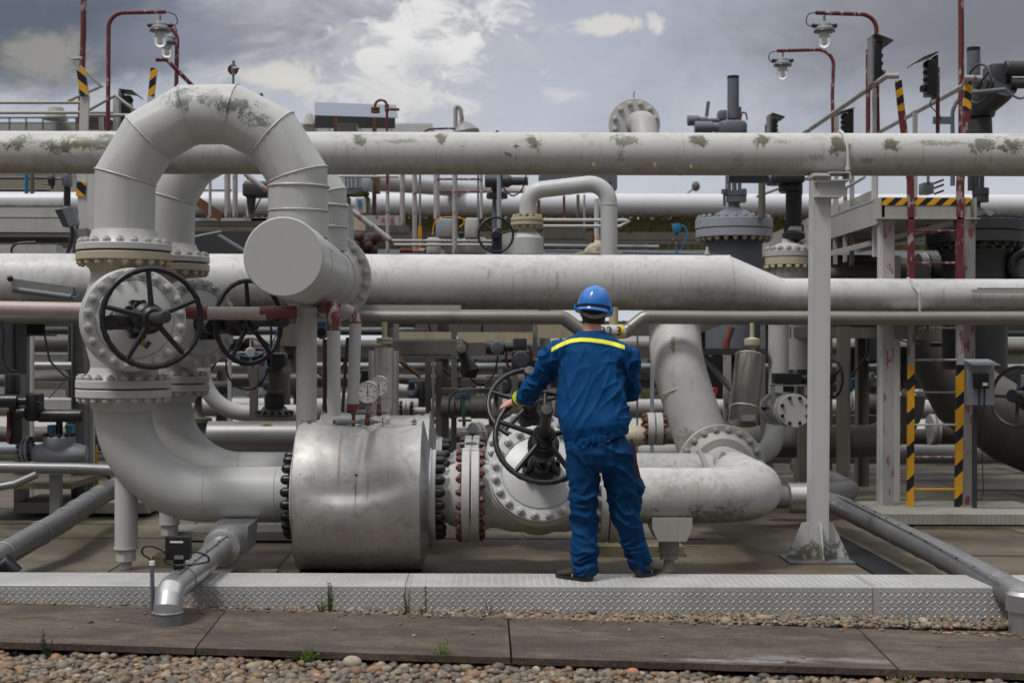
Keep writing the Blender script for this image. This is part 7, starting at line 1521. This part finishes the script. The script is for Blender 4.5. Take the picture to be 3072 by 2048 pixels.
def put_mesh(me, name, m, parent):
    o = ORG[parent.name]; me.transform(Matrix.Translation(-o)); me.shade_smooth(); me.materials.clear(); me.materials.append(M[m] if isinstance(m, str) else m)
    ob = bpy.data.objects.new(name, me); C.objects.link(ob); ob.parent = parent; ORG[ob.name] = o; return ob
def loft(mb, secs, n=28, sq=2.4):
    """closed body through elliptical sections (centre, half width x, half depth y, tilt)"""
    rr = []
    for c_, a_, b_, *tl in secs:
        q = []
        for k in range(n):
            th_ = 2*PI*k/n; cx_, sy_ = math.cos(th_), math.sin(th_)
            q.append(Vector(c_)+V(a_*math.copysign(abs(cx_)**(2/sq), cx_), b_*math.copysign(abs(sy_)**(2/sq), sy_), (tl[0] if tl else 0)*cx_*a_))
        rr.append(q)
    return mb.rings(rr)
def limb(mb, pts, rs, n=20):
    """tapered limb with balls at the joints so that pieces fuse"""
    for i in range(len(pts)-1):
        a_, b_ = Vector(pts[i]), Vector(pts[i+1]); mb.lathe(a_, b_-a_, [(rs[i], 0), (rs[i+1], (b_-a_).length)], n)
    for p, r_ in zip(pts, rs): mb.ball(p, r_*.995, 16, 10)
BLUE = mat('blue work cloth', (.0010, .050, .165), .75, var=.10, scale=7, bump=.25, bumpscale=260, rough_var=.02)
BLUE2 = mat('darker blue trouser cloth', (.0015, .038, .120), .75, var=.12, scale=6, bump=.25, bumpscale=260, rough_var=.02)
for m_ in (BLUE, BLUE2): m_.node_tree.nodes['Principled BSDF'].inputs['Specular IOR Level'].default_value = .15
SKIN = mat('skin', (.56, .30, .22), .5, var=.12, scale=14, bump=.1, bumpscale=120)
YB = mat('fluorescent yellow tape', (.72, .72, .01), .5, var=.03, bump=0)
m, t, b = shader('glossy blue helmet shell', .28); b.inputs['Base Color'].default_value = (.004, .15, .52, 1); b.inputs['Coat Weight'].default_value = .4; HELM = m
m, t, b = shader('dark brown hair', .6); b.inputs['Base Color'].default_value = (.018, .011, .008, 1); HAIR = m
DP = 8.74
wk = thing('person', (pt('22', 815, 1100, DP).x, DP, 0), 'worker in blue overalls and blue helmet seen from behind, left hand on a black handwheel', 'person')
w2 = lambda x, y, D=DP: pt('22', x, y, D)
hipL, hipR = w2(695, 985), w2(975, 985)
kneeL, kneeR = w2(706, 1600, 8.76), w2(1072, 1560, 8.80); ankL, ankR = pt('23', 716, 580, 8.72), pt('23', 1180, 560, 8.86)
shL, shR = w2(470, 180, 8.86), w2(1030, 195, 8.84)
elL, wrL = w2(285, 455, 9.07), w2(92, 556, 9.31)
elR, wrR = w2(1072, 480, 8.95), w2(925, 560, 9.20)
neck = pt('21', 775, 1400, 8.90); hc = pt('21', 785, 1205, 8.92)
# wheel rim geometry where the hand grips
tl = math.radians(27); wc = V(.385, DA-1.05*math.cos(tl), ZP+1.05*math.sin(tl)); th_ = math.radians(139)
wex, wez, wn = V(1, 0, 0), V(0, math.sin(tl), math.cos(tl)), V(0, -math.cos(tl), math.sin(tl))
e_ = wex*math.cos(th_)+wez*math.sin(th_); tg = -wex*math.sin(th_)+wez*math.cos(th_); rp_ = wc+e_*.318
wrL = rp_+V(.062, -.062, .048)
B = MB()
# hidden body under the clothes
loft(B, [(w2(830, 1120), .09, .08), (w2(830, 1000), .145, .10), (w2(820, 880, 8.76), .135, .095), (w2(800, 600, 8.80), .15, .10), (w2(775, 300, 8.84), .165, .11), (w2(765, 150, 8.87), .17, .09), (w2(770, 40, 8.89), .10, .07), (w2(773, -20, 8.9), .06, .06)])
limb(B, [hipL, kneeL, ankL], [.078, .055, .038]); limb(B, [hipR, kneeR, ankR], [.078, .055, .038])
limb(B, [shL, elL, wrL], [.055, .040, .026]); limb(B, [shR, elR, wrR], [.055, .040, .027])
loft(B, [(neck-V(0, 0, .04), .060, .058), (neck+V(0, .005, .02), .056, .060), (neck+V(0, .01, .07), .055, .066)])
B.ball(hc+V(0, .0, .0), (.074, .096, .112), 28, 18); B.ball(hc+V(0, .045, -.06), (.05, .055, .058), 20, 12)
B.ball(hc+V(0, .103, -.015), (.012, .018, .024), 12, 8); B.ball(hc+V(0, .092, -.062), (.024, .012, .009), 12, 8); B.ball(hc+V(0, .088, .022), (.05, .014, .010), 12, 8)
for sg in (-1, 1):
    B.ball(hc+V(sg*.076, -.002, -.012), (.010, .020, .032), 12, 10); B.ball(hc+V(sg*.028, .088, .004), (.013, .012, .009), 10, 8)
# hands: palm, four fingers of different length, thumb from the side
def hand(B, wrist, knuck, tdir, n_out, lens, curl, thumb_pts, fr=.0088):
    d = (knuck-wrist); ax_ = d.normalized(); rr = []
    for f, a_, b_ in ((0, .026, .020), (.35, .034, .018), (.75, .043, .016), (1.0, .042, .013)):
        c_ = wrist+d*f; rr.append([c_+tdir*(a_*math.cos(2*PI*k/20))+n_out*(b_*math.sin(2*PI*k/20)) for k in range(20)])
    B.rings(rr)
    for i, off in enumerate((-.033, -.011, .011, .032)):
        p = [knuck+tdir*off-ax_*.008]; p += [c_(off, i) for c_ in curl]
        rad = [fr*1.08, fr, fr*.94, fr*.84][:len(p)]; limb(B, [p[0]]+[p[j-1].lerp(p[j], lens[i]) if j == len(p)-1 else p[j] for j in range(1, len(p))], rad, 12)
    limb(B, thumb_pts, [.0125, .0108, .0095], 12)
kn = rp_+e_*.034-wn*.012
hand(B, wrL, kn, tg, (e_+wn*.5).normalized(), [.8, 1, .95, .7],
     [lambda o, i: rp_+tg*o*1.02+e_*.012-wn*.030, lambda o, i: rp_+tg*o-e_*.014-wn*.026, lambda o, i: rp_+tg*o-e_*.028-wn*.004],
     [wrL.lerp(kn, .35)+tg*-.026, rp_+wn*.027+tg*-.042+e_*.008, rp_+wn*.023+tg*-.030-e_*.024])
wd = (wrR-elR).normalized(); kR = wrR+wd*.095; tR = V(.2, -.3, .9).normalized(); nR = wd.cross(tR).normalized()
hand(B, wrR, kR, tR, nR, [.8, 1, .95, .7], [lambda o, i: kR+tR*o+wd*.03-nR*.012, lambda o, i: kR+tR*o+wd*.045-nR*.034, lambda o, i: kR+tR*o+wd*.035-nR*.052], [wrR+wd*.03+tR*.026, wrR+wd*.065+tR*.045-nR*.02, wrR+wd*.09+tR*.038-nR*.035])
bo = put_mesh(remesh(B, .0048, 3), 'body', SKIN, wk)
# jacket
def ridged(p, s_): return 1-abs(noise.noise(p)*2)
def jfold(p, n_):
    q = p-ORG[wk.name]; d = 0
    z = q.z
    back = soft(z, .90, 1.05)*(1-soft(z, 1.38, 1.45))
    r1 = ridged(V(q.x*8+q.z*2.4, q.y*3, q.z*1.1), 1)**2; r2 = ridged(V(q.x*15-q.z*6, q.y*7, q.z*3.2+3), 1)**2; r3 = noise.noise(V(q.x*22, q.y*20, q.z*10)); r4 = ridged(V(q.x*9-q.z*9+5, q.y*6, q.z*6), 1)**3
    d += .022*(r1-.4)*back+.009*(r2-.4)*back+.002*r3+.012*(r4-.3)*soft(q.x, -.05, .12)*back
    for sg in (-1, 1):      # hollows beside the shoulder blades and at the armholes
        d -= .014*math.exp(-((q.x-sg*.205-.01)/.022)**2)*soft(z, 1.0, 1.2)*(1-soft(z, 1.36, 1.42))*(1 if q.y < .14 else 0)
    armd = soft(abs(q.x+.02), .21, .26)
    d += armd*(.015*(ridged(V(q.x*10+q.z*12, q.y*8, q.z*10-q.x*9), 1)**2-.35))
    lo = (1-soft(z, .98, 1.10)); d += lo*(.009*ridged(V(q.x*15, q.y*10, z*5), 1)+.002)
    return d
J_ = MB()
loft(J_, [(w2(813, 880, 8.76), .182, .130, .24), (w2(808, 835, 8.76), .194, .145, .22), (w2(800, 770, 8.77), .208, .160, .12), (w2(788, 680, 8.785), .213, .158), (w2(770, 520, 8.805), .215, .150), (w2(758, 360, 8.83), .213, .143), (w2(752, 220, 8.85), .212, .134), (w2(752, 150, 8.86), .210, .124), (w2(760, 95, 8.87), .198, .110), (w2(768, 50, 8.88), .165, .098), (w2(772, 12, 8.89), .115, .085), (w2(774, -25, 8.895), .078, .072)], 40, 2.3)
for S_, E_, W_, sg in ((shL, elL, wrL.lerp(elL, .13), -1), (shR, elR, wrR.lerp(elR, .12), 1)):
    a_ = S_+V(-sg*.035, 0, .0); m_ = S_.lerp(E_, .5); f_ = E_.lerp(W_, .55)
    limb(J_, [a_, S_.lerp(E_, .08)+V(sg*.010, 0, 0), m_, E_, f_, W_], [.100, .092, .078, .069, .059, .045], 24)
jm = remesh(J_, .0062, 5, jfold); bv = None
jo = put_mesh(jm, 'jacket', BLUE, wk); bv = BVHTree.FromPolygons([v_.co+ORG[wk.name] for v_ in jm.vertices], [p.vertices[:] for p in jm.polygons])
# collar
g = MB(); rr = []
for f, a_, b_, dz in ((0, .092, .078, -.012), (1, .078, .070, .022), (1.02, .076, .068, .026), (1, .071, .063, .024), (0, .082, .070, -.014)):
    rr.append([neck+V(0, .002, dz-.030)+V(a_*math.cos(2*PI*k/36), b_*math.sin(2*PI*k/36), .012*math.sin(2*PI*k/36)*-1+.003*math.sin(k*.8)) for k in range(36)])
g.rings(rr, cap=False).put('collar', BLUE, wk, 60)
def cast(x, y, k='22'):
    a_ = V(0, 0, CZ); b_ = pt(k, x, y, 8.5); h, n_, i_, d_ = bv.ray_cast(a_, (b_-a_).normalized()); return (h, n_) if h else (None, None)
def tape(path, wid, name, m, k='22', off=.0025, th_=.003):
    top, bot = [], []
    for i in range(len(path)-1):
        for f in np.linspace(0, 1, 9)[:-1 if i < len(path)-2 else 9]:
            x_ = path[i][0]*(1-f)+path[i+1][0]*f; y_ = path[i][1]*(1-f)+path[i+1][1]*f; h1, n1 = cast(x_, y_-wid/2, k); h2, n2 = cast(x_, y_+wid/2, k)
            if h1 and h2: top.append(h1+n1*off); bot.append(h2+n2*off)
    N = len(top); md_ = [(a_+b_)/2+V(0, -.001, 0) for a_, b_ in zip(top, bot)]
    g = MB().add(top+md_+bot+[p+V(0, th_+.004, 0) for p in top]+[p+V(0, th_+.004, 0) for p in bot], [(i, i+1, N+i+1, N+i) for i in range(N-1)]+[(N+i, N+i+1, 2*N+i+1, 2*N+i) for i in range(N-1)]+[(3*N+i, 3*N+i+1, i+1, i) for i in range(N-1)]+[(2*N+i, 2*N+i+1, 4*N+i+1, 4*N+i) for i in range(N-1)])
    return g.put(name, m, jo, 60)
tape([(432, 140), (480, 112), (540, 82), (600, 62), (680, 52), (760, 56), (860, 68), (960, 90), (1045, 118)], 33, 'shoulder_tape', YB)
tape([(440, 172), (540, 112), (620, 88), (700, 80), (860, 98), (960, 120), (1040, 150)], 4, 'yoke_seam', BLUE2)
for S_, W_ in ((elL, wrL),):
    a_ = (W_-S_).normalized(); c_ = W_-a_*.045
    g = MB().tube([W_-a_*.045, W_-a_*.010, W_+a_*.004], [.051, .043, .036], 24); g.put('cuff', BLUE, jo, 50)
    g = MB().lathe(c_-a_*.012, a_, [(.053, 0), (.0525, .012)], 28); g.put('cuff_tape', YB, jo)
# elastic waistband
g = MB(); rr = []
for f, dr, dz in ((0, -.012, -.030), (.1, .004, -.026), (.5, .008, 0), (.9, .004, .024), (1, -.012, .028)):
    ring = []
    for k in range(160):
        a_ = 2*PI*k/160; rp2 = dr+.0035*math.sin(k*1.15+3*math.sin(k*.21))*(1 if 0 < f < 1 else 0)+.002*noise.noise((k*.5, f*3, 0)); cx_, sy_ = math.cos(a_), math.sin(a_)
        c_ = w2(812, 866, 8.76); ring.append(c_+V((.187+rp2)*math.copysign(abs(cx_)**.87, cx_), (.142+rp2)*math.copysign(abs(sy_)**.87, sy_), dz+.098*cx_*.5))
    rr.append(ring)
g.rings(rr).put('waistband', BLUE, jo, 60)
# trousers
def tfold(p, n_):
    q = p-ORG[wk.name]; z = q.z; d = .013*(ridged(V(q.x*8+q.z*7, q.y*8, q.z*6), 1)**2-.35)+.0018*noise.noise(q*30)
    lo = 1-soft(z, .12, .34); d += lo*(.024*(ridged(V(q.x*6, q.y*6, z*20+2*noise.noise(q*6)), 1)-.45))
    kn_ = math.exp(-((z-.47)/.14)**2); d += kn_*.018*(ridged(V(q.x*9+z*8, q.y*9, z*15-q.x*7), 1)-.5)
    hp = soft(z, .68, .8); d += hp*.014*(ridged(V(q.x*8, q.y*6, z*4+q.x*14), 1)-.5)
    return d
T_ = MB()
loft(T_, [(w2(838, 1150, 8.75), .10, .09), (w2(832, 1090, 8.745), .185, .125), (w2(825, 1000, 8.745), .202, .140), (w2(818, 920, 8.75), .192, .130), (w2(815, 860, 8.755), .175, .115)], 36, 2.3)
footL, footR = pt('23', 722, 640, 8.70), pt('23', 1182, 590, 8.86)
limb(T_, [hipL+V(.004, 0, -.02), hipL.lerp(kneeL, .45), kneeL, kneeL.lerp(ankL, .45), ankL, footL+V(0, 0, .02)], [.108, .096, .082, .078, .072, .068], 28)
limb(T_, [hipR+V(0, 0, -.02), hipR.lerp(kneeR, .45), kneeR, kneeR.lerp(ankR, .45), ankR, footR+V(0, 0, .02)], [.112, .103, .088, .078, .070, .066], 28)
T_.ball(w2(1165, 1330, 8.79), (.035, .06, .085), 14, 10)
to = put_mesh(remesh(T_, .0062, 5, tfold), 'trousers', BLUE2, wk)
g = MB().tube([w2(1105, 885, 8.66), w2(1128, 960, 8.65), w2(1140, 1080, 8.65), w2(1165, 1210, 8.67)], [.010, .012, .010, .014], 8); g.put('hip_strap', mat('dark strap', (.03, .012, .012), .7), to)
g = MB().tube([w2(740, 912, 8.63), w2(830, 908, 8.625), w2(920, 896, 8.63)], .008, 8); g.put('shirt_edge', mat('pale shirt', (.3, .3, .28), .8), to)
# shoes
BOOT = mat('dark grey work shoe', (.022, .022, .018), .6, var=.3, scale=20, bump=.4, bumpscale=90)
def shoe(heel, toe, zs, name='shoe'):
    g = MB(); d = (toe-heel); L_ = d.length; d.normalize(); s_ = V(-d.y, d.x, 0); rr = []
    for f, w_, h_, z0 in ((0, .020, .045, .012), (.03, .032, .075, .008), (.15, .038, .095, .006), (.32, .038, .095, .006), (.45, .039, .075, .006), (.62, .046, .060, .006), (.80, .048, .048, .006), (.92, .040, .038, .008), (.985, .022, .026, .010), (1.0, .008, .014, .014)):
        c_ = heel+d*L_*f+V(0, 0, zs); rr.append([c_+s_*w_*math.cos(2*PI*k/20)+V(0, 0, z0+(h_-z0)*.5+(h_-z0)*.5*math.sin(2*PI*k/20)) for k in range(20)])
    o = g.rings(rr).put(name, BOOT, wk, 60); g = MB(); N = 28; pr = []
    for k in range(N):
        a_ = 2*PI*k/N; f = .5+.5*math.cos(a_); w_ = .049*(1-abs(2*f-1)**5)**.5*(1 if f > .45 else .86); pr.append(heel+d*L_*(f*1.02-.01)+s_*w_*math.copysign(1, math.sin(a_))*(abs(math.sin(a_))**.35)+V(0, 0, zs+.0015))
    g.prism(pr, (0, 0, .018)).put('sole', 'rubber', o); g = MB()
    g.tube([heel+d*L_*.40+V(0, 0, zs+.09)-s_*.03, heel+d*L_*.50+V(0, 0, zs+.075), heel+d*L_*.42+V(0, 0, zs+.02)+s_*.046*(-1 if d.x > 0 else 1)], .0035, 6); g.put('lace', 'white_old', o)
hl = pt('23', 770, 690, 8.66); tl_ = pt('23', 540, 640, 8.80); hl.z = tl_.z = 0; tl_ = hl+(tl_-hl).normalized()*.275
shoe(hl, tl_, .0025)
hr_ = pt('23', 1150, 660, 8.80); hr_.z = 0; tr_ = hr_+V(.60, .85, 0).normalized()*.275; tr_.y = min(tr_.y, 9.05)
shoe(hr_+V(0, 0, 0), tr_, .0025)
# hair, helmet
g = MB(); rr = []
for f in np.linspace(0, 1, 10):
    z_ = -.085+f*.085; rr.append([hc+V((.079-.012*(1-f)**2)*math.cos(a_), (.100-.02*(1-f)**2)*math.sin(a_)-.002, z_+.004*noise.noise((a_*6, f*4, 0))) for a_ in [PI+.20+(PI-.40)*k/36 for k in range(37)]])
vs = [p for r_ in rr for p in r_]; n_ = 37; vs2 = [p+(hc+V(0, 0, p.z-hc.z)-p).normalized()*.006 for p in vs]; o0 = len(vs)
fs = [(i*n_+k, i*n_+k+1, (i+1)*n_+k+1, (i+1)*n_+k) for i in range(9) for k in range(n_-1)]; fs += [tuple(q+o0 for q in f[::-1]) for f in fs]+[(k, o0+k, o0+k+1, k+1) for k in range(n_-1)]
g.add(vs+vs2, fs).put('hair', HAIR, wk, 80)
hr0 = Matrix.Rotation(math.radians(5), 3, 'Y') @ Matrix.Rotation(math.radians(-14), 3, 'Z') @ Matrix.Rotation(math.radians(-6), 3, 'X'); hh = pt('21', 792, 1190, 8.92)
def HV(x, y, z): return hh+hr0 @ V(x, y, z)
g = MB(); rr = []; N = 64
for i in range(19):
    ph = i/18*PI/2; z_ = .141*math.sin(ph); s_ = math.cos(ph)**.82 if i < 18 else .001; ring = []
    for k in range(N):
        a_ = 2*PI*k/N; x_, y_ = .108*s_*math.cos(a_), .132*s_*math.sin(a_); rdg = .006*math.exp(-(x_/.020)**2)*soft(z_, .03, .08)+.0025*math.exp(-((abs(x_)-.055)/.006)**2)*soft(z_, .02, .06); ring.append(HV(x_, y_, z_+rdg))
    rr.append(ring)
base = [[HV((.108+a1_)*math.cos(2*PI*k/N), (.132+a1_+(.045*max(0, math.sin(2*PI*k/N))**3 if a1_ > .004 else 0))*math.sin(2*PI*k/N), z1_) for k in range(N)] for a1_, z1_ in ((-.006, -.028), (.009, -.030), (.012, -.024), (.004, -.012))]
helm = g.rings(base+rr).put('helmet', HELM, wk, 50)
g = MB(); q = [HV(.112*math.cos(2*PI*k/60), .1365*math.sin(2*PI*k/60), .002+.004*math.sin(2*PI*k/60+2)) for k in range(60)]
for i in range(60): a_, b_ = q[i], q[(i+1) % 60]; g.bar(a_, b_+(b_-a_)*.08, .0045, .015, hr0 @ V(0, 0, 1))
g.put('rubber_strap', 'rubber', helm)
g = MB().box(HV(.114, -.03, -.004), (.014, .05, .03), hr0).box(HV(-.114, -.03, -.004), (.014, .05, .03), hr0); g.put('visor_clip', HELM, helm)
g = MB()
for i in range(24): a_ = PI+.45+(PI-.9)*i/24; a2 = PI+.45+(PI-.9)*(i+1)/24; g.bar(hc+V(.083*math.cos(a_), .104*math.sin(a_)+.0, -.015-.028*math.sin((i)/24*PI)), hc+V(.083*math.cos(a2), .104*math.sin(a2), -.015-.028*math.sin((i+1)/24*PI)), .005, .024)
g.put('headband', 'galv', helm)
# ================================================================ crowded rear rows under the header
def rear_valve(D):
    r = thing('motor_valve', (0, D, .3), 'grimy motor valve in the crowded rear rows under the header', 'valve', 'motor valves in the rear rows'); o = ORG[r.name]
    MB().lathe(o+V(-.34, 0, 0), (1, 0, 0), [(.10, 0), (.10, .12), (.16, .20), (.18, .34), (.16, .48), (.10, .56), (.10, .68)], 24).put('body', 'bg_old_shaded', r)
    for x_ in (-.34, -.28, .24, .30): MB().lathe(o+V(x_, 0, 0), (1, 0, 0), [(.19, 0), (.195, .005), (.195, .04), (.19, .045)], 28).put('flange', 'bg_white', r)
    MB().lathe(o, (0, 0, 1), [(.10, .1), (.11, .22), (.17, .23), (.17, .28), (.08, .30), (.05, .36), (.045, .55)], 24).put('bonnet', 'bg_old_shaded', r)
    g = MB().rbox(o+V(0, -.02, .64), (.26, .24, .22), .05); g.lathe(o+V(.13, 0, .66), (1, 0, 0), [(.07, 0), (.08, .02), (.08, .26), (.06, .28)], 20); g.put('actuator', 'dark_gray', r)
    g = MB().lathe(o+V(-.02, -.14, .63), (0, -1, 0), [(.08, 0), (.08, .03), (.06, .05)], 24); g.put('round_cover', 'gray', r)
    return r
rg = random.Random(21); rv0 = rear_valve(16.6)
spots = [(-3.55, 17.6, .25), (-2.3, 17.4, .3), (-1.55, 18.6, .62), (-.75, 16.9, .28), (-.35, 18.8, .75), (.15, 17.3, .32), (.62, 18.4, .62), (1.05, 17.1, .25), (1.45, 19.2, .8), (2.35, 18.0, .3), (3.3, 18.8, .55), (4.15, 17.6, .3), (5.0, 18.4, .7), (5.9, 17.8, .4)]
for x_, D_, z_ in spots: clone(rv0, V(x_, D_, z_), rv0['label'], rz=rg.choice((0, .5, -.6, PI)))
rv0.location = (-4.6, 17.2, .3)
for i, (z_, D_, R_, m_) in enumerate(((.14, 17.2, .11, 'bg_white'), (.30, 18.0, .10, 'bg_old_shaded'), (.62, 18.7, .12, 'bg_white'), (.95, 19.4, .09, 'bg_old_shaded'), (1.18, 17.0, .05, 'galv'), (1.42, 18.2, .08, 'bg_old_shaded'), (1.62, 19.0, .05, 'dark_gray'))):
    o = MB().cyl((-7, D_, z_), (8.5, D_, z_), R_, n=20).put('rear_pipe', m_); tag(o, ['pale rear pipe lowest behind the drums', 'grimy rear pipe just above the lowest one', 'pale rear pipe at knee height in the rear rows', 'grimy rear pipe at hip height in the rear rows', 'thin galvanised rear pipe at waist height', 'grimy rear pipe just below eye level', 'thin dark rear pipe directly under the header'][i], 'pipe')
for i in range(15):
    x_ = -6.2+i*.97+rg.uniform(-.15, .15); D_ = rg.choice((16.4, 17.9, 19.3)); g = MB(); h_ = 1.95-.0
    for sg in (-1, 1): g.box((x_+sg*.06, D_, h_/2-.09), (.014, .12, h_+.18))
    g.box((x_, D_, h_/2-.09), (.11, .01, h_+.17)); o = g.put('rear_column', rg.choice(('bg_old_shaded', 'galv', 'bg_old_shaded'))); tag(o, 'steel H column in the crowded rear rows under the header', 'column', 'rear steel columns')
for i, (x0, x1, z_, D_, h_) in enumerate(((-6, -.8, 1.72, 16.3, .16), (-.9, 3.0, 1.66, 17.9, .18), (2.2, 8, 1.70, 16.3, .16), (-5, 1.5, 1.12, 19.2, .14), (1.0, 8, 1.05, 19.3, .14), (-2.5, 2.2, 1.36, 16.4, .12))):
    o = MB().box(((x0+x1)/2, D_, z_), (x1-x0, .12, h_)).put('rear_beam', 'bg_old_shaded' if i % 2 else 'dark_gray'); tag(o, ['high dark rear beam at the left', 'high grimy rear beam in the middle', 'high dark rear beam at the right', 'mid height grimy rear beam at the left', 'mid height dark rear beam at the right', 'grimy rear beam below the high middle one'][i], 'beam')
for i in range(8):
    x_ = -5+i*1.45; a_ = V(x_, 16.0, 1.75); o = MB().tube(bend([a_, a_+V(.1, 0, -.5), a_+V(.35, .02, -.75), a_+V(.6, 0, -.4), a_+V(.62, 0, .05)], .12, 6), .013, 8).put('hanging_cable', 'cable'); tag(o, 'black cable hanging in a loop in front of the rear columns', 'cable', 'hanging cables in the rear rows')
for i in range(7):
    x_ = -4.3+i*1.75; o = MB().rbox((x_, 16.1, .95+.25*(i % 3)), (.26, .14, .34), .02).put('rear_box', rg.choice(('dark_gray', 'gray', 'rubber'))); tag(o, 'dark instrument box fixed in front of the rear columns', 'box', 'dark instrument boxes in the rear rows')
# far sheds that close the view under the header
for i, (x0, x1, D_, h_, c_) in enumerate(((-16, -6.5, 44, 1.6, (.25, .25, .23)), (-6, 1.5, 48, 1.4, (.20, .21, .19)), (2, 9, 46, 1.55, (.28, .28, .26)), (9.5, 22, 44, 1.5, (.18, .19, .15)))):
    r = thing('low_shed', ((x0+x1)/2, D_, -.5), ['low grey shed far away at the left', 'low dull shed far away left of centre', 'low pale shed far away right of centre', 'low dark shed far away at the right'][i], 'building'); MB().box(((x0+x1)/2, D_+2, h_/2-.3), (x1-x0, 4, h_+.4)).put('wall', mat('far shed %d' % i, c_, .7, streak=.4), r)
    MB().prism([(x0-.2, D_-.2, h_-.1), (x0-.2, D_+4.2, h_-.1), (x0-.2, D_+2, h_+.25)], (x1-x0+.4, 0, 0)).put('roof', mat('far roof %d' % i, tuple(x*.7 for x in c_), .7), r)
    for k in range(int((x1-x0)/2.5)): bx_ = x0+1.2+k*2.5; MB().box((bx_, D_-.02, h_*.45), (.9, .06, .6)).put('window', 'dark_gray', r)
# pebbles spilled on the slabs
sp = []
for i in range(90):
    x_ = rg.uniform(-3.2, 3.2); y_ = 8.21-abs(rg.gauss(0, .06)) if i % 3 else rg.uniform(7.2, 8.1); sp.append((x_, y_, slabz(x_)+.005, rg.uniform(.006, .014)))
pebbles('spilled_pebbles', sp, 'few small pebbles spilled on top of the concrete slabs')

# give every loose bead, ring and knob a mesh of its own
def split(ob, nm):
    me = ob.data; n = len(me.vertices); par = list(range(n))
    def find(i):
        while par[i] != i: par[i] = par[par[i]]; i = par[i]
        return i
    for e in me.edges: a, b = find(e.vertices[0]), find(e.vertices[1]); par[a] = b
    isl = {}
    for pl in me.polygons: isl.setdefault(find(pl.vertices[0]), []).append(pl)
    if len(isl) < 2: ob.name = nm; return
    for k, (root, pls) in enumerate(isl.items()):
        ids = sorted({v for pl in pls for v in pl.vertices}); mp = {v: i for i, v in enumerate(ids)}
        m2 = bpy.data.meshes.new(nm); m2.from_pydata([me.vertices[v].co[:] for v in ids], [], [[mp[v] for v in pl.vertices] for pl in pls]); m2.shade_smooth(); m2.set_sharp_from_angle(angle=math.radians(38))
        for mt in me.materials: m2.materials.append(mt)
        o = bpy.data.objects.new(nm, m2); C.objects.link(o); o.parent = ob.parent; o.location = ob.location; o.rotation_euler = ob.rotation_euler; o.scale = ob.scale
    bpy.data.objects.remove(ob)
SPL = {'weld_beads': 'weld_bead', 'joists': 'joist', 'latch': 'latch', 'seams': 'seam', 'button': 'button', 'hoops': 'hoop', 'rivets': 'rivet', 'anchor_bolts': 'anchor_bolt', 'cable_glands': 'cable_gland', 'blue_yoke': 'blue_yoke', 'gland': 'gland', 'cooling_ribs': 'cooling_rib', 'end_cover': 'end_cover', 'stand': 'stand_leg', 'stringer': 'stringer', 'visor_clip': 'visor_clip', 'torn_label': 'torn_label', 'conduit': 'conduit'}
for ob in list(bpy.data.objects):
    b_ = ob.name.split('.')[0]
    if ob.type == 'MESH' and ob.parent is not None and b_ in SPL and not ob.children: split(ob, SPL[b_])
